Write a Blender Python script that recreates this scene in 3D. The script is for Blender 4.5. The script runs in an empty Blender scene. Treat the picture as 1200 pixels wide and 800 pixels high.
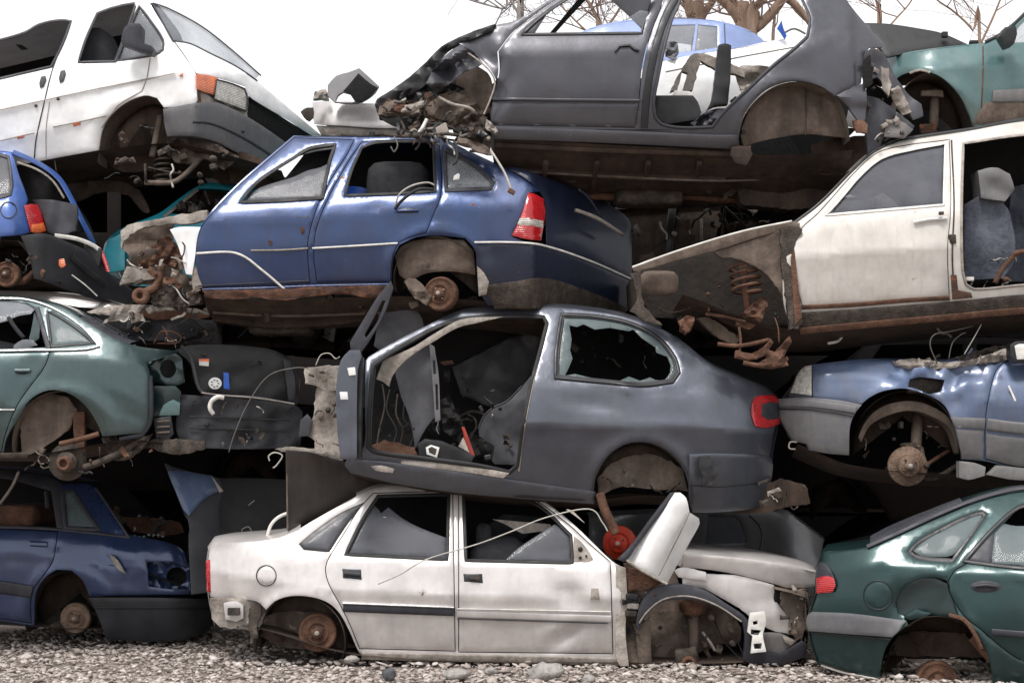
import bpy, bmesh, math, random
import numpy as np
from mathutils import Vector, noise
from mathutils.geometry import delaunay_2d_cdt
random.seed(7)
S = bpy.context.scene
COL = S.collection
# ------------------------------------------------------------------ camera
F = 1896.0; HC = 1.45; HOR = 545.0
TH = math.atan((HOR-400)/F); CT, ST = math.cos(TH), math.sin(TH)
cd = bpy.data.cameras.new("camera"); cam = bpy.data.objects.new("camera", cd); COL.objects.link(cam)
cam.location = (0, 0, HC); cam.rotation_euler = (math.pi/2+TH, 0, 0)
cd.sensor_width = 36; cd.lens = 36*F/1200; cd.clip_end = 2000; cd.clip_start = .1
S.camera = cam
def P(px, py, Y):
    """photo measurement -> world point standing at depth Y"""
    xc = (px-600)/F; yc = (400-py)/F
    t = Y/(CT-yc*ST)
    return Vector((xc*t, Y, HC+(ST+yc*CT)*t))
# ------------------------------------------------------------------ world and sun
w = bpy.data.worlds.new("World"); S.world = w; w.use_nodes = True
nt = w.node_tree; nt.nodes.clear()
out = nt.nodes.new('ShaderNodeOutputWorld'); bg = nt.nodes.new('ShaderNodeBackground')
sky = nt.nodes.new('ShaderNodeTexSky'); sky.sky_type = 'NISHITA'; sky.sun_disc = False
SUN_EL, SUN_AZ = math.radians(63), math.radians(205)
sky.sun_elevation = SUN_EL; sky.sun_rotation = SUN_AZ; sky.air_density = 1.0; sky.dust_density = 3.0; sky.ozone_density = 1
hs = nt.nodes.new('ShaderNodeHueSaturation'); hs.inputs['Saturation'].default_value = .10; hs.inputs['Value'].default_value = 1
tc = nt.nodes.new('ShaderNodeTexCoord'); mp = nt.nodes.new('ShaderNodeMapping'); mp.inputs['Scale'].default_value = (1, 1, 3)
nz = nt.nodes.new('ShaderNodeTexNoise'); nz.inputs['Scale'].default_value = 2.2; nz.inputs['Detail'].default_value = 4
cr = nt.nodes.new('ShaderNodeValToRGB'); cr.color_ramp.elements[0].color = (.97, .975, .98, 1); cr.color_ramp.elements[1].color = (1.25, 1.25, 1.25, 1)
cr.color_ramp.elements[0].position = .35; cr.color_ramp.elements[1].position = .65
mx = nt.nodes.new('ShaderNodeMixRGB'); mx.blend_type = 'MULTIPLY'; mx.inputs[0].default_value = 1
ov = nt.nodes.new('ShaderNodeMixRGB'); ov.inputs[0].default_value = .72; ov.inputs[2].default_value = (9.3, 9.4, 9.6, 1)
L = nt.links.new
L(sky.outputs[0], hs.inputs['Color']); L(hs.outputs[0], ov.inputs[1]); L(ov.outputs[0], mx.inputs[1])
L(tc.outputs['Generated'], mp.inputs[0]); L(mp.outputs[0], nz.inputs['Vector']); L(nz.outputs['Fac'], cr.inputs[0]); L(cr.outputs[0], mx.inputs[2])
L(mx.outputs[0], bg.inputs['Color']); bg.inputs['Strength'].default_value = .13; L(bg.outputs[0], out.inputs[0])
sd = bpy.data.lights.new("sun", 'SUN'); sd.energy = 3.1; sd.angle = math.radians(18); sd.color = (1, .955, .915)
so = bpy.data.objects.new("sun", sd); COL.objects.link(so)
az = math.radians(205)   # from behind and a little left of the camera
dirv = Vector((math.sin(az)*math.cos(SUN_EL), math.cos(az)*math.cos(SUN_EL), math.sin(SUN_EL)))
so.rotation_euler = dirv.to_track_quat('Z', 'Y').to_euler()
S.view_settings.view_transform = 'Standard'; S.view_settings.look = 'None'; S.view_settings.exposure = 0
# ------------------------------------------------------------------ materials
def newmat(name):
    m = bpy.data.materials.new(name); m.use_nodes = True
    return m, m.node_tree, m.node_tree.nodes['Principled BSDF']
def nd(nt, t, **k):
    n = nt.nodes.new(t)
    for a, b in k.items():
        if a in n.inputs: n.inputs[a].default_value = b
        else: setattr(n, a, b)
    return n
def ramp(nt, src, stops):
    r = nt.nodes.new('ShaderNodeValToRGB'); e = r.color_ramp.elements
    while len(e) < len(stops): e.new(.5)
    for i, (p, c) in enumerate(stops):
        e[i].position = p
        e[i].color = (c, c, c, 1) if not hasattr(c, '__len__') else (*c, 1)
    nt.links.new(src, r.inputs[0]); return r.outputs[0]
def mixc(nt, fac, a, b, mode='MIX'):
    m = nt.nodes.new('ShaderNodeMixRGB'); m.blend_type = mode
    for i, v in ((0, fac), (1, a), (2, b)):
        if hasattr(v, 'links') or isinstance(v, bpy.types.NodeSocket): nt.links.new(v, m.inputs[i])
        elif i == 0: m.inputs[0].default_value = v
        else: m.inputs[i].default_value = (*v, 1)
    return m.outputs[0]
def tex(nt, scale, detail=6, stretch=(1, 1, 1), rough=.6, off=(0, 0, 0)):
    c = nt.nodes.new('ShaderNodeTexCoord'); m = nt.nodes.new('ShaderNodeMapping'); m.inputs['Scale'].default_value = stretch
    m.inputs['Location'].default_value = off
    n = nd(nt, 'ShaderNodeTexNoise', Scale=scale, Detail=detail, Roughness=rough)
    nt.links.new(c.outputs['Object'], m.inputs[0]); nt.links.new(m.outputs[0], n.inputs['Vector'])
    return n.outputs['Fac']
def mathn(nt, op, a, b):
    m = nt.nodes.new('ShaderNodeMath'); m.operation = op; m.use_clamp = True
    for i, v in ((0, a), (1, b)):
        if isinstance(v, (int, float)): m.inputs[i].default_value = v
        else: nt.links.new(v, m.inputs[i])
    return m.outputs[0]
SEED = [0]
def paint(name, col, rough=.32, metal=.15, dirt=.5, dcol=(.19, .16, .13), low=.55, coat=.5, rust=.0, bump=.25, scratch=.3):
    m, nt, b = newmat(name); L = nt.links.new
    SEED[0] += 1; o = (SEED[0]*3.7, SEED[0]*1.3, SEED[0]*.7)
    big = ramp(nt, tex(nt, 1.3, 8, off=o), [(.35, 0), (.75, 1)])
    fine = ramp(nt, tex(nt, 22, 6, off=o), [(.42, 0), (.7, 1)])
    drip = ramp(nt, tex(nt, 3.2, 6, (5, 5, .5), off=o), [(.48, 0), (.72, 1)])
    sep = nt.nodes.new('ShaderNodeSeparateXYZ'); c = nt.nodes.new('ShaderNodeTexCoord'); L(c.outputs['Object'], sep.inputs[0])
    mr = nd(nt, 'ShaderNodeMapRange'); mr.inputs['From Min'].default_value = 0; mr.inputs['From Max'].default_value = low
    mr.inputs['To Min'].default_value = 1; mr.inputs['To Max'].default_value = 0; L(sep.outputs['Z'], mr.inputs['Value'])
    a = mathn(nt, 'MULTIPLY', big, dirt); a2 = mathn(nt, 'MULTIPLY', drip, dirt*.7); a3 = mathn(nt, 'MULTIPLY', fine, dirt*.35)
    lo = mathn(nt, 'MULTIPLY', mr.outputs[0], dirt*1.1); lo = mathn(nt, 'MULTIPLY', lo, mathn(nt, 'ADD', fine, .55))
    s = mathn(nt, 'ADD', mathn(nt, 'ADD', a, a2), mathn(nt, 'ADD', a3, lo)); s = mathn(nt, 'MULTIPLY', s, .8)
    v = ramp(nt, tex(nt, 4, 3, off=o), [(.3, tuple(x*.82 for x in col)), (.7, tuple(min(1, x*1.14) for x in col))])
    base = mixc(nt, s, v, dcol)
    chip = ramp(nt, tex(nt, 34, 5, off=(o[0], 9, 1)), [(.735, 0), (.75, 1)]); base = mixc(nt, mathn(nt, 'MULTIPLY', chip, .7), base, tuple(.3+.4*x for x in col))
    runs = ramp(nt, tex(nt, 6, 5, (3, 3, .22), off=o), [(.54, 0), (.66, 1)]); base = mixc(nt, mathn(nt, 'MULTIPLY', runs, dirt*.45), base, tuple(x*.45 for x in dcol))
    if scratch:
        sc = ramp(nt, tex(nt, 9, 10, (1, 1, 9), .75, off=(o[0]+5, 0, 3)), [(.665, 0), (.69, 1)])
        base = mixc(nt, mathn(nt, 'MULTIPLY', sc, scratch), base, tuple(.35+.5*x for x in col))
    if rust:
        rm = ramp(nt, tex(nt, 5.5, 10, off=(o[0], 7, 2), rough=.7), [(.70-.2*rust, 0), (.74-.2*rust, 1)])
        base = mixc(nt, rm, base, (.13, .045, .02))
        s = mathn(nt, 'ADD', s, rm)
    L(base, b.inputs['Base Color'])
    rr = nd(nt, 'ShaderNodeMapRange'); rr.inputs['To Min'].default_value = rough; rr.inputs['To Max'].default_value = .85
    L(mathn(nt, 'MULTIPLY', s, .75), rr.inputs['Value']); L(rr.outputs[0], b.inputs['Roughness'])
    b.inputs['Metallic'].default_value = metal
    cw = nd(nt, 'ShaderNodeMapRange'); cw.inputs['To Min'].default_value = coat; cw.inputs['To Max'].default_value = 0
    L(mathn(nt, 'MULTIPLY', s, .7), cw.inputs['Value']); L(cw.outputs[0], b.inputs['Coat Weight']); b.inputs['Coat Roughness'].default_value = .12
    bp = nd(nt, 'ShaderNodeBump', Strength=bump, Distance=.01); L(tex(nt, 5, 3, off=o), bp.inputs['Height'])
    bp2 = nd(nt, 'ShaderNodeBump', Strength=.12, Distance=.003); L(tex(nt, 60, 4), bp2.inputs['Height']); L(bp.outputs[0], bp2.inputs['Normal'])
    L(bp2.outputs[0], b.inputs['Normal'])
    return m
def grime(name, c1, c2, c3=None, rough=.85, scale=4, bump=.6, metal=0, stretch=(1, 1, 1)):
    m, nt, b = newmat(name); L = nt.links.new; SEED[0] += 1
    t = tex(nt, scale, 10, stretch, .65, off=(SEED[0], 2, 3))
    base = ramp(nt, t, [(.28, c1), (.7, c2)] if c3 is None else [(.27, c1), (.52, c2), (.80, c3)])
    f = ramp(nt, tex(nt, scale*7, 6), [(.3, .78), (.7, 1.10)])
    dr = ramp(nt, tex(nt, 3, 5, (4, 4, .5)), [(.35, .72), (.65, 1.08)]); f = mixc(nt, 1, f, dr, 'MULTIPLY')
    base = mixc(nt, 1, base, f, 'MULTIPLY')
    L(base, b.inputs['Base Color']); b.inputs['Roughness'].default_value = rough; b.inputs['Metallic'].default_value = metal
    bp = nd(nt, 'ShaderNodeBump', Strength=bump, Distance=.02); L(tex(nt, scale*5, 9, stretch), bp.inputs['Height']); L(bp.outputs[0], b.inputs['Normal'])
    return m
def simple(name, col, rough=.5, metal=0, coat=0, var=.25, spec=.5, scale=12, bump=.15):
    m, nt, b = newmat(name); L = nt.links.new
    base = ramp(nt, tex(nt, scale, 7), [(.3, tuple(x*(1-var) for x in col)), (.7, tuple(min(1, x*(1+var)+.01*var) for x in col))])
    L(base, b.inputs['Base Color']); L(ramp(nt, tex(nt, scale*.6, 6), [(.3, max(.04, rough-.12)), (.7, min(1, rough+.15))]), b.inputs['Roughness'])
    b.inputs['Metallic'].default_value = metal; b.inputs['Coat Weight'].default_value = coat
    bp = nd(nt, 'ShaderNodeBump', Strength=bump, Distance=.005); L(tex(nt, scale*4, 6), bp.inputs['Height']); L(bp.outputs[0], b.inputs['Normal'])
    return m
def glass(name, col, alpha, rough=.12):
    m, nt, b = newmat(name); L = nt.links.new
    d = ramp(nt, tex(nt, 2.2, 7), [(.35, alpha-.08), (.75, min(1, alpha+.2))])
    L(d, b.inputs['Alpha']); L(ramp(nt, tex(nt, 6, 6), [(.3, tuple(x*.8 for x in col)), (.7, tuple(x*1.15 for x in col))]), b.inputs['Base Color'])
    L(ramp(nt, tex(nt, 3, 6), [(.35, rough+.18), (.75, rough+.5)]), b.inputs['Roughness']); b.inputs['Coat Weight'].default_value = .12; b.inputs['Coat Roughness'].default_value = .05; b.inputs['Specular IOR Level'].default_value = .3
    return m
M = dict(
    silver=paint('silver_paint', (.66, .625, .61), metal=.35, dirt=.15, dcol=(.30, .25, .20), low=.5, rust=.12),
    slate=paint('slate_grey_paint', (.095, .105, .135), rough=.30, metal=.62, dirt=.26, dcol=(.11, .10, .09), low=.4, bump=.35),
    charcoal=paint('charcoal_paint', (.066, .068, .082), rough=.36, metal=.5, dirt=.24, dcol=(.11, .095, .09), coat=.3),
    blue=paint('blue_paint', (.020, .048, .138), rough=.27, metal=.45, dirt=.24, dcol=(.09, .07, .065), low=.42, rust=.25),
    cream=paint('cream_paint', (.63, .60, .565), metal=0, rough=.45, dirt=.26, dcol=(.33, .27, .2), low=.35, rust=.2, coat=.25),
    teal=paint('dull_green_paint', (.044, .080, .084), metal=.45, dirt=.24, dcol=(.13, .14, .13)),
    green=paint('dark_green_paint', (.011, .043, .043), metal=.45, dirt=.18, dcol=(.06, .06, .055), rough=.32, coat=.5),
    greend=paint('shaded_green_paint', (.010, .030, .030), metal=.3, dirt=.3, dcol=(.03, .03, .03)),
    seagreen=paint('sea_green_paint', (.050, .125, .130), metal=.15, dirt=.25, dcol=(.2, .2, .17)),
    steel=paint('steel_blue_paint', (.062, .100, .195), rough=.40, metal=.3, dirt=.34, dcol=(.20, .19, .18), low=.45),
    navy=paint('navy_paint', (.018, .042, .125), metal=.35, dirt=.22, dcol=(.12, .12, .13), rough=.25, coat=.9, bump=.45, low=.3),
    bright=paint('bright_blue_paint', (.045, .12, .40), metal=.1, dirt=.2, dcol=(.15, .15, .2)),
    pale=paint('pale_blue_paint', (.17, .24, .46), metal=.1, dirt=.2, dcol=(.3, .3, .35)),
    cyan=paint('cyan_paint', (.012, .36, .46), metal=.0, dirt=.2, dcol=(.2, .25, .25)),
    white=paint('white_paint', (.84, .84, .84), metal=0, dirt=.04, dcol=(.45, .40, .33), rough=.3, low=.6, scratch=.1),
    darksilver=paint('dark_silver_paint', (.10, .10, .11), metal=.4, dirt=.4),
    brown=grime('brown_panel_paint', (.030, .024, .022), (.055, .044, .039), rough=.45, bump=.2, scale=1.5),
    rust=grime('rusty_steel', (.050, .024, .016), (.125, .058, .034), (.20, .115, .075), scale=9, rough=.9),
    orust=grime('orange_rust', (.035, .022, .018), (.085, .040, .025), (.34, .12, .045), scale=9, rough=.95, stretch=(1, 1, 3)),
    under=grime('dirty_underbody', (.014, .009, .007), (.055, .034, .023), (.105, .068, .046), scale=3, rough=.9),
    liner=grime('dusty_wheel_housing', (.07, .052, .041), (.15, .113, .09), (.22, .175, .145), scale=3.5, rough=.92),
    dusty=grime('dusty_pale_metal', (.20, .17, .145), (.38, .335, .295), (.48, .44, .40), scale=5, rough=.75),
    mech=grime('greasy_metal', (.02, .017, .015), (.075, .058, .046), (.15, .12, .10), scale=14, rough=.7, metal=.3),
    disc=grime('rusted_brake_disc', (.10, .065, .045), (.20, .13, .09), (.30, .24, .19), scale=12, rough=.6, metal=.35),
    black=simple('black_plastic', (.009, .009, .011), .45),
    bumper=simple('dark_bumper_plastic', (.020, .021, .026), .55, scale=5, var=.4),
    gbumper=paint('grey_bumper_plastic', (.105, .11, .125), rough=.6, metal=0, coat=0, dirt=.35, dcol=(.25, .22, .19)),
    rubber=simple('black_rubber', (.012, .012, .012), .65),
    trimdk=simple('dark_trim', (.028, .028, .036), .55),
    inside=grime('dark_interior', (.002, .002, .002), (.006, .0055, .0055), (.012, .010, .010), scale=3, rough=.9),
    fabric=simple('grey_seat_fabric', (.020, .021, .025), .95, scale=20),
    bfabric=grime('blue_grey_seat_fabric', (.03, .035, .05), (.09, .10, .13), (.14, .15, .18), scale=4, rough=.95),
    chrome=simple('chrome_trim', (.75, .75, .74), .25, metal=.85),
    whitetrim=simple('pale_trim', (.66, .64, .60), .5),
    wplastic=simple('white_plastic', (.72, .70, .66), .5),
    red=simple('red_lamp', (.52, .012, .018), .18, coat=.8, var=.2),
    orange=simple('orange_lamp', (.80, .16, .03), .25, coat=.6),
    clear=simple('clear_lamp', (.52, .50, .45), .2, coat=.8, var=.4, scale=30),
    redpaint=grime('red_caliper_paint', (.45, .02, .012), (.62, .05, .02), (.35, .06, .03), scale=8, rough=.5, bump=.2),
    glass=glass('dusty_glass', (.20, .21, .23), .72),
    gglass=glass('green_tinted_glass', (.12, .155, .16), .68),
    dglass=glass('dark_glass', (.12, .125, .145), .5),
    skyglass=glass('clear_grimy_glass', (.30, .32, .35), .38),
    wire=simple('wire', (.10, .09, .08), .5), wirelt=simple('pale_wire', (.42, .40, .36), .5),
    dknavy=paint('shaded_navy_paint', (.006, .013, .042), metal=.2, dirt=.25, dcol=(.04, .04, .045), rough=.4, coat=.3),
    greytrim=simple('grey_moulded_trim', (.075, .075, .085), .6, scale=6, var=.35), dred=simple('faded_red_plastic', (.30, .03, .02), .5),
    bluepl=simple('blue_plastic', (.02, .10, .50), .4), sticker=simple('paper_sticker', (.72, .72, .70), .6, var=.1),
)
for k_ in ('red', 'orange', 'clear'):      # moulded ribs inside the lamp lenses
    nt = M[k_].node_tree; c_ = nt.nodes.new('ShaderNodeTexCoord'); wv = nt.nodes.new('ShaderNodeTexWave'); wv.inputs['Scale'].default_value = 22; wv.inputs['Distortion'].default_value = .3; wv.bands_direction = 'Z'
    nt.links.new(c_.outputs['Object'], wv.inputs['Vector']); b_ = nt.nodes['Principled BSDF']; bp_ = nt.nodes.new('ShaderNodeBump'); bp_.inputs['Strength'].default_value = .5; bp_.inputs['Distance'].default_value = .006
    old = b_.inputs['Normal'].links[0].from_socket; nt.links.new(wv.outputs['Fac'], bp_.inputs['Height']); nt.links.new(old, bp_.inputs['Normal']); nt.links.new(bp_.outputs[0], b_.inputs['Normal'])
    oc = b_.inputs['Base Color'].links[0].from_socket; nt.links.new(mixc(nt, ramp(nt, wv.outputs['Fac'], [(.2, .35), (.6, 0)]), oc, (.06, .01, .01) if k_ == 'red' else (.15, .12, .1)), b_.inputs['Base Color'])
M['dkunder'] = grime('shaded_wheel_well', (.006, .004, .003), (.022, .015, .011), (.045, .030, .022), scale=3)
# ------------------------------------------------------------------ 2-D helpers
def rs(pts, step=6.0, closed=True, ang=38, raw=False):
    """round a traced outline through its points, keeping true corners"""
    p = [np.array(q[:2], float) for q in pts]; n = len(p); out = []
    def corner(i):
        if not closed and (i == 0 or i == n-1): return True
        a = p[i]-p[i-1]; b = p[(i+1) % n]-p[i]
        la, lb = np.hypot(*a), np.hypot(*b)
        if la < 1e-6 or lb < 1e-6: return True
        return math.degrees(math.acos(max(-1, min(1, float(a@b)/la/lb)))) > ang
    cs = [raw or corner(i) for i in range(n)]
    def tan(i):
        a = p[(i+1) % n]-p[i-1]; l = np.hypot(*a); return a/l if l > 1e-9 else a
    for i in range(n if closed else n-1):
        a, b = p[i], p[(i+1) % n]; l = np.hypot(*(b-a))
        if l < 1e-6: continue
        k = max(1, int(round(l/step)))
        ta = (b-a)/l if cs[i] else tan(i); tb = (b-a)/l if cs[(i+1) % n] else tan((i+1) % n)
        for j in range(k):
            t = j/k; h = (2*t**3-3*t**2+1, t**3-2*t**2+t, -2*t**3+3*t**2, t**3-t**2)
            out.append(h[0]*a+h[1]*ta*l+h[2]*b+h[3]*tb*l)
    if not closed: out.append(p[-1])
    return np.array(out)
def area(p): x, y = p[:, 0], p[:, 1]; return .5*float(np.sum(x*np.roll(y, -1)-np.roll(x, -1)*y))
def inset(p, d):
    p = np.array(p, float); s = 1 if area(p) > 0 else -1
    e = np.roll(p, -1, 0)-p; l = np.maximum(np.hypot(e[:, 0], e[:, 1]), 1e-6)[:, None]; nrm = np.stack([-e[:, 1], e[:, 0]], 1)/l*s
    nn = nrm+np.roll(nrm, 1, 0); nn /= np.maximum(np.hypot(nn[:, 0], nn[:, 1]), .5)[:, None]
    return p+nn*d
def inpoly(q, p):
    x, y = q[:, 0], q[:, 1]; r = np.zeros(len(q), bool); x1, y1 = p[:, 0], p[:, 1]; x2, y2 = np.roll(x1, -1), np.roll(y1, -1)
    for a, b, c, d in zip(x1, y1, x2, y2):
        if b == d: continue
        r ^= ((b > y) != (d > y)) & (x < (c-a)*(y-b)/(d-b)+a)
    return r
def segdist(q, p, closed=True):
    a = p if closed else p[:-1]; b = np.roll(p, -1, 0) if closed else p[1:]
    best = np.full(len(q), 1e9)
    for u, v in zip(a, b):
        d = v-u; L2 = max(float(d@d), 1e-9); t = np.clip(((q-u)@d)/L2, 0, 1)
        best = np.minimum(best, np.hypot(*(q-(u+t[:, None]*d)).T))
    return best
def folds(x, y, seed, fr):
    h = 0; rn = random.Random(int(seed*7)+13)
    for i in range(5):
        a = rn.uniform(0, math.pi); f = fr*rn.uniform(.35, 1.1); ph = rn.uniform(0, 9); w_ = 1/(1+f/fr)
        t = (x*math.cos(a)+y*math.sin(a))*f+ph+.8*noise.noise(Vector((x*fr*.3, y*fr*.3, seed+i))); h += w_*(abs((t % 1)-.5)*4-1)
    return h*.32
def smoothstep(a, b, x): t = max(0, min(1, (x-a)/(b-a))); return t*t*(3-2*t)
# ------------------------------------------------------------------ objects
def mkobj(name, verts, faces, mats, base, parent=None, smooth=True, midx=None):
    me = bpy.data.meshes.new(name); me.from_pydata([tuple(Vector(v)-base) for v in verts], [], faces); me.validate(clean_customdata=False)
    for m in (mats if isinstance(mats, (list, tuple)) else [mats]): me.materials.append(m)
    if midx is not None and len(midx) == len(me.polygons):
        me.polygons.foreach_set('material_index', midx)
    me.polygons.foreach_set('use_smooth', [smooth]*len(me.polygons)); me.update()
    o = bpy.data.objects.new(name, me); COL.objects.link(o)
    if parent is not None: o.parent = parent
    else: o.location = base
    return o
def tag(o, label, cat, group=None, kind=None):
    if label: o['label'] = label
    if cat: o['category'] = cat
    if group: o['group'] = group
    if kind: o['kind'] = kind
    return o
def tubemesh(pts, r, n=8, r2=None, cap=True):
    pts = [Vector(p) for p in pts]; V, Fc = [], []; up = Vector((.13, .9, .35)); m = len(pts)
    for i, p in enumerate(pts):
        t = (pts[min(i+1, m-1)]-pts[max(i-1, 0)]); t.normalize()
        a = t.cross(up)
        if a.length < 1e-3: a = t.cross(Vector((1, 0, 0)))
        a.normalize(); b = t.cross(a); rr = r if r2 is None else r+(r2-r)*i/(m-1)
        for k in range(n):
            c = 2*math.pi*k/n; V.append(p+(a*math.cos(c)+b*math.sin(c))*rr)
    for i in range(m-1):
        for k in range(n):
            Fc.append((i*n+k, i*n+(k+1) % n, (i+1)*n+(k+1) % n, (i+1)*n+k))
    if cap: Fc.append(tuple(range(n))[::-1]); Fc.append(tuple(range((m-1)*n, m*n)))
    return V, Fc
def catm(pts, k=6):
    pts = [Vector(p) for p in pts]
    if len(pts) < 3: return pts
    q = [pts[0]]+pts+[pts[-1]]; out = []
    for i in range(1, len(q)-2):
        a, b, c, d = q[i-1:i+3]
        for j in range(k):
            t = j/k; out.append(.5*((2*b)+(c-a)*t+(2*a-5*b+4*c-d)*t*t+(3*b-a-3*c+d)*t**3))
    out.append(pts[-1]); return out
def merge(lst):
    V, Fc = [], []
    for v, f in lst:
        o = len(V); V += list(v); Fc += [tuple(i+o for i in t) for t in f]
    return V, Fc
def lathe(c, prof, ax=Vector((0, -1, 0)), n=28):
    """prof: (radius, distance along ax)"""
    ax = ax.normalized(); u = ax.cross(Vector((0, 0, 1))); u.normalize(); v = ax.cross(u); V, Fc = [], []
    for r, h in prof:
        for k in range(n):
            a = 2*math.pi*k/n; V.append(c+ax*h+(u*math.cos(a)+v*math.sin(a))*r)
    for i in range(len(prof)-1):
        for k in range(n): Fc.append((i*n+k, i*n+(k+1) % n, (i+1)*n+(k+1) % n, (i+1)*n+k))
    Fc.append(tuple(range((len(prof)-1)*n, len(prof)*n)))
    return V, Fc
def boxmesh(c, sx, sy, sz, bev=.1, rot=0, bulge=0, jit=0, roty=0):
    bm = bmesh.new(); bmesh.ops.create_cube(bm, size=1)
    for v in bm.verts: v.co = Vector((v.co.x*sx, v.co.y*sy, v.co.z*sz))
    bmesh.ops.bevel(bm, geom=bm.edges[:], offset=bev*min(sx, sy, sz), segments=3, profile=.6, affect='EDGES')
    if jit or bulge:
        bmesh.ops.subdivide_edges(bm, edges=[e for e in bm.edges if e.calc_length() > .06], cuts=3, use_grid_fill=True)
    for v in bm.verts:
        if jit: v.co += noise.noise_vector(v.co*9+Vector(c)*3)*jit
    cr_, sr = math.cos(rot), math.sin(rot)
    V = []
    for v in bm.verts:
        x, y, z = v.co; x, z = x*cr_-z*sr, x*sr+z*cr_
        if roty: x, y = x*math.cos(roty)-y*math.sin(roty), x*math.sin(roty)+y*math.cos(roty)
        V.append(Vector((x, y, z))+Vector(c))
    bm.verts.index_update(); Fc = [tuple(v.index for v in f.verts) for f in bm.faces]; bm.free()
    return V, Fc
BOD = []
RAG = ('mech', 'rust', 'orust', 'liner', 'dusty', 'under', 'inside')
class Body:
    """a thing whose near side is a curved sheet of metal seen almost square on"""
    def __init__(s, name, label, cat, Y0, belt, x0, x1, W=1.62, yaw=0, tumble=.30, hwin=75, hbody=115, endl=.25, endr=.25, lend=70,
                 creases=(), dents=(), arches=(), crum=(), wav=.004, group='scrapped cars stacked in the pile', base=None, ramp=None, seed=0, single=False):
        s.Y0, s.W, s.yaw = Y0, W, yaw; s.bx = np.array([b[0] for b in belt], float); s.by = np.array([b[1] for b in belt], float)
        s.x0, s.x1, s.tumble, s.hwin, s.hbody, s.endl, s.endr, s.lend = x0, x1, tumble, hwin, hbody, endl, endr, lend
        rn = random.Random(seed*31+5); dents = list(dents)+[(rn.uniform(x0, x1), rn.uniform(min(b[1] for b in belt)+8, max(b[1] for b in belt)+hbody*.8), rn.uniform(8, 24), rn.uniform(5, 14), rn.choice((1, 1, -.6))*rn.uniform(.002, .006), rn.uniform(-40, 40)) for _ in range(12)]
        s.creases, s.dents, s.arches, s.crum, s.wav, s.seed, s.rampd = creases, dents, arches, crum, wav, seed, ramp
        s.cx = (x0+x1)/2; base = base or (s.cx, float(np.mean(s.by))+hbody)
        s.base = P(base[0], base[1], Y0); s.name = name
        s.skew = -yaw; BOD.append(s); s.label = label; s.root = bpy.data.objects.new(name, None); s.root.empty_display_size = .2; COL.objects.link(s.root); s.root.location = s.base
        tag(s.root, label, cat, group)
    def belt(s, px): return float(np.interp(px, s.bx, s.by))
    def axis(s, px): return s.Y0+s.yaw*(px-s.cx)/158
    def depth(s, px, py, pl=True):
        Y = s.axis(px); b = s.belt(px)
        if py < b: u = (b-py)/s.hwin; Y += .085+s.tumble*u*(.75+.25*u)
        else:
            v = (py-b)/s.hbody; Y += .03*math.exp(-(py-b)/9) + .22*max(0, v-.38)**2 + .055*max(0, 1-v/.5)**2
        if px < s.x0+s.lend: Y += s.endl*((s.x0+s.lend-px)/s.lend)**2
        if px > s.x1-s.lend: Y += s.endr*((px-s.x1+s.lend)/s.lend)**2
        if s.rampd:
            for (xa, xb, dy) in s.rampd:
                if dy > 0 and px > xa: Y += dy*(px-xa)/(xb-xa)
                if dy < 0 and px < xb: Y += -dy*(xb-px)/(xb-xa)
        if not pl: return Y
        for (pl_, amp, sg) in s.creases:
            if pl_[0][0]-25 < px < pl_[-1][0]+25:
                d = py-float(np.interp(px, [q[0] for q in pl_], [q[1] for q in pl_])); e = 1
                if px < pl_[0][0]: e = 1-(pl_[0][0]-px)/25
                if px > pl_[-1][0]: e = 1-(px-pl_[-1][0])/25
                Y -= amp*e*math.exp(-abs(d)/sg)
                if d > 0 and amp > .004: Y += amp*e*1.6*(1-math.exp(-d/(sg*2.5)))
        for (cx, cy, rx, ry, amp, an) in s.dents:
            dx, dy = px-cx, py-cy; c, q = math.cos(math.radians(an)), math.sin(math.radians(an)); u, v = (dx*c+dy*q)/rx, (-dx*q+dy*c)/ry
            r2 = u*u+v*v
            if r2 < 9: Y += amp*math.exp(-r2)
        for (cx, cy, r) in s.arches:
            Y -= .028*math.exp(-((math.hypot(px-cx, py-cy)-r)/9)**2)
        for (cx, cy, r, amp, fr) in s.crum:
            d = math.hypot(px-cx, py-cy)
            if d < r:
                wgt = 1-smoothstep(.5*r, r, d); q = Vector((px*fr, py*fr, s.seed*3.1))
                Y += amp*wgt*(folds(px, py, s.seed+cx, fr)*1.3+.5)
        Y += s.wav*noise.noise(Vector((px/45, py/45, s.seed)))
        return Y
    def panel(s, name, pts, mat, holes=(), off=0., th=.022, parent=None, inn='inside', grid=6.5, raw=False, dfn=None, label=None, gap=0, roll=.007, extra=()):
        o = pts if isinstance(pts, np.ndarray) else rs(pts, raw=raw)
        if gap: o = inset(o, gap)
        hs_ = [h if isinstance(h, np.ndarray) else rs(h, 5) for h in holes]
        loops = [o]+hs_; V, E = [], []
        for lp in loops:
            n0 = len(V); V += [tuple(q) for q in lp]; E += [(n0+i, n0+(i+1) % len(lp)) for i in range(len(lp))]
        cand = [inset(o, 2.2)]+[inset(h, -2.2) for h in hs_]
        x0, y0 = o.min(0); x1, y1 = o.max(0); g = []
        ny = int((y1-y0)/(grid*.87))+1; nx = int((x1-x0)/grid)+1
        for j in range(ny+1):
            for i in range(nx+1): g.append((x0+(i+.5*(j % 2))*grid, y0+j*grid*.87))
        for (pl_, amp, sg) in s.creases:
            cl = rs(pl_, 5, False); g = [q for q in g if not (cl[0][0] < q[0] < cl[-1][0] and abs(q[1]-np.interp(q[0], cl[:, 0], cl[:, 1])) < 2.5)]
            cand.append(cl)
        for e in extra: cand.append(np.array(e, float))
        cand.append(np.array(g)); C = np.concatenate(cand)
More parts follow.
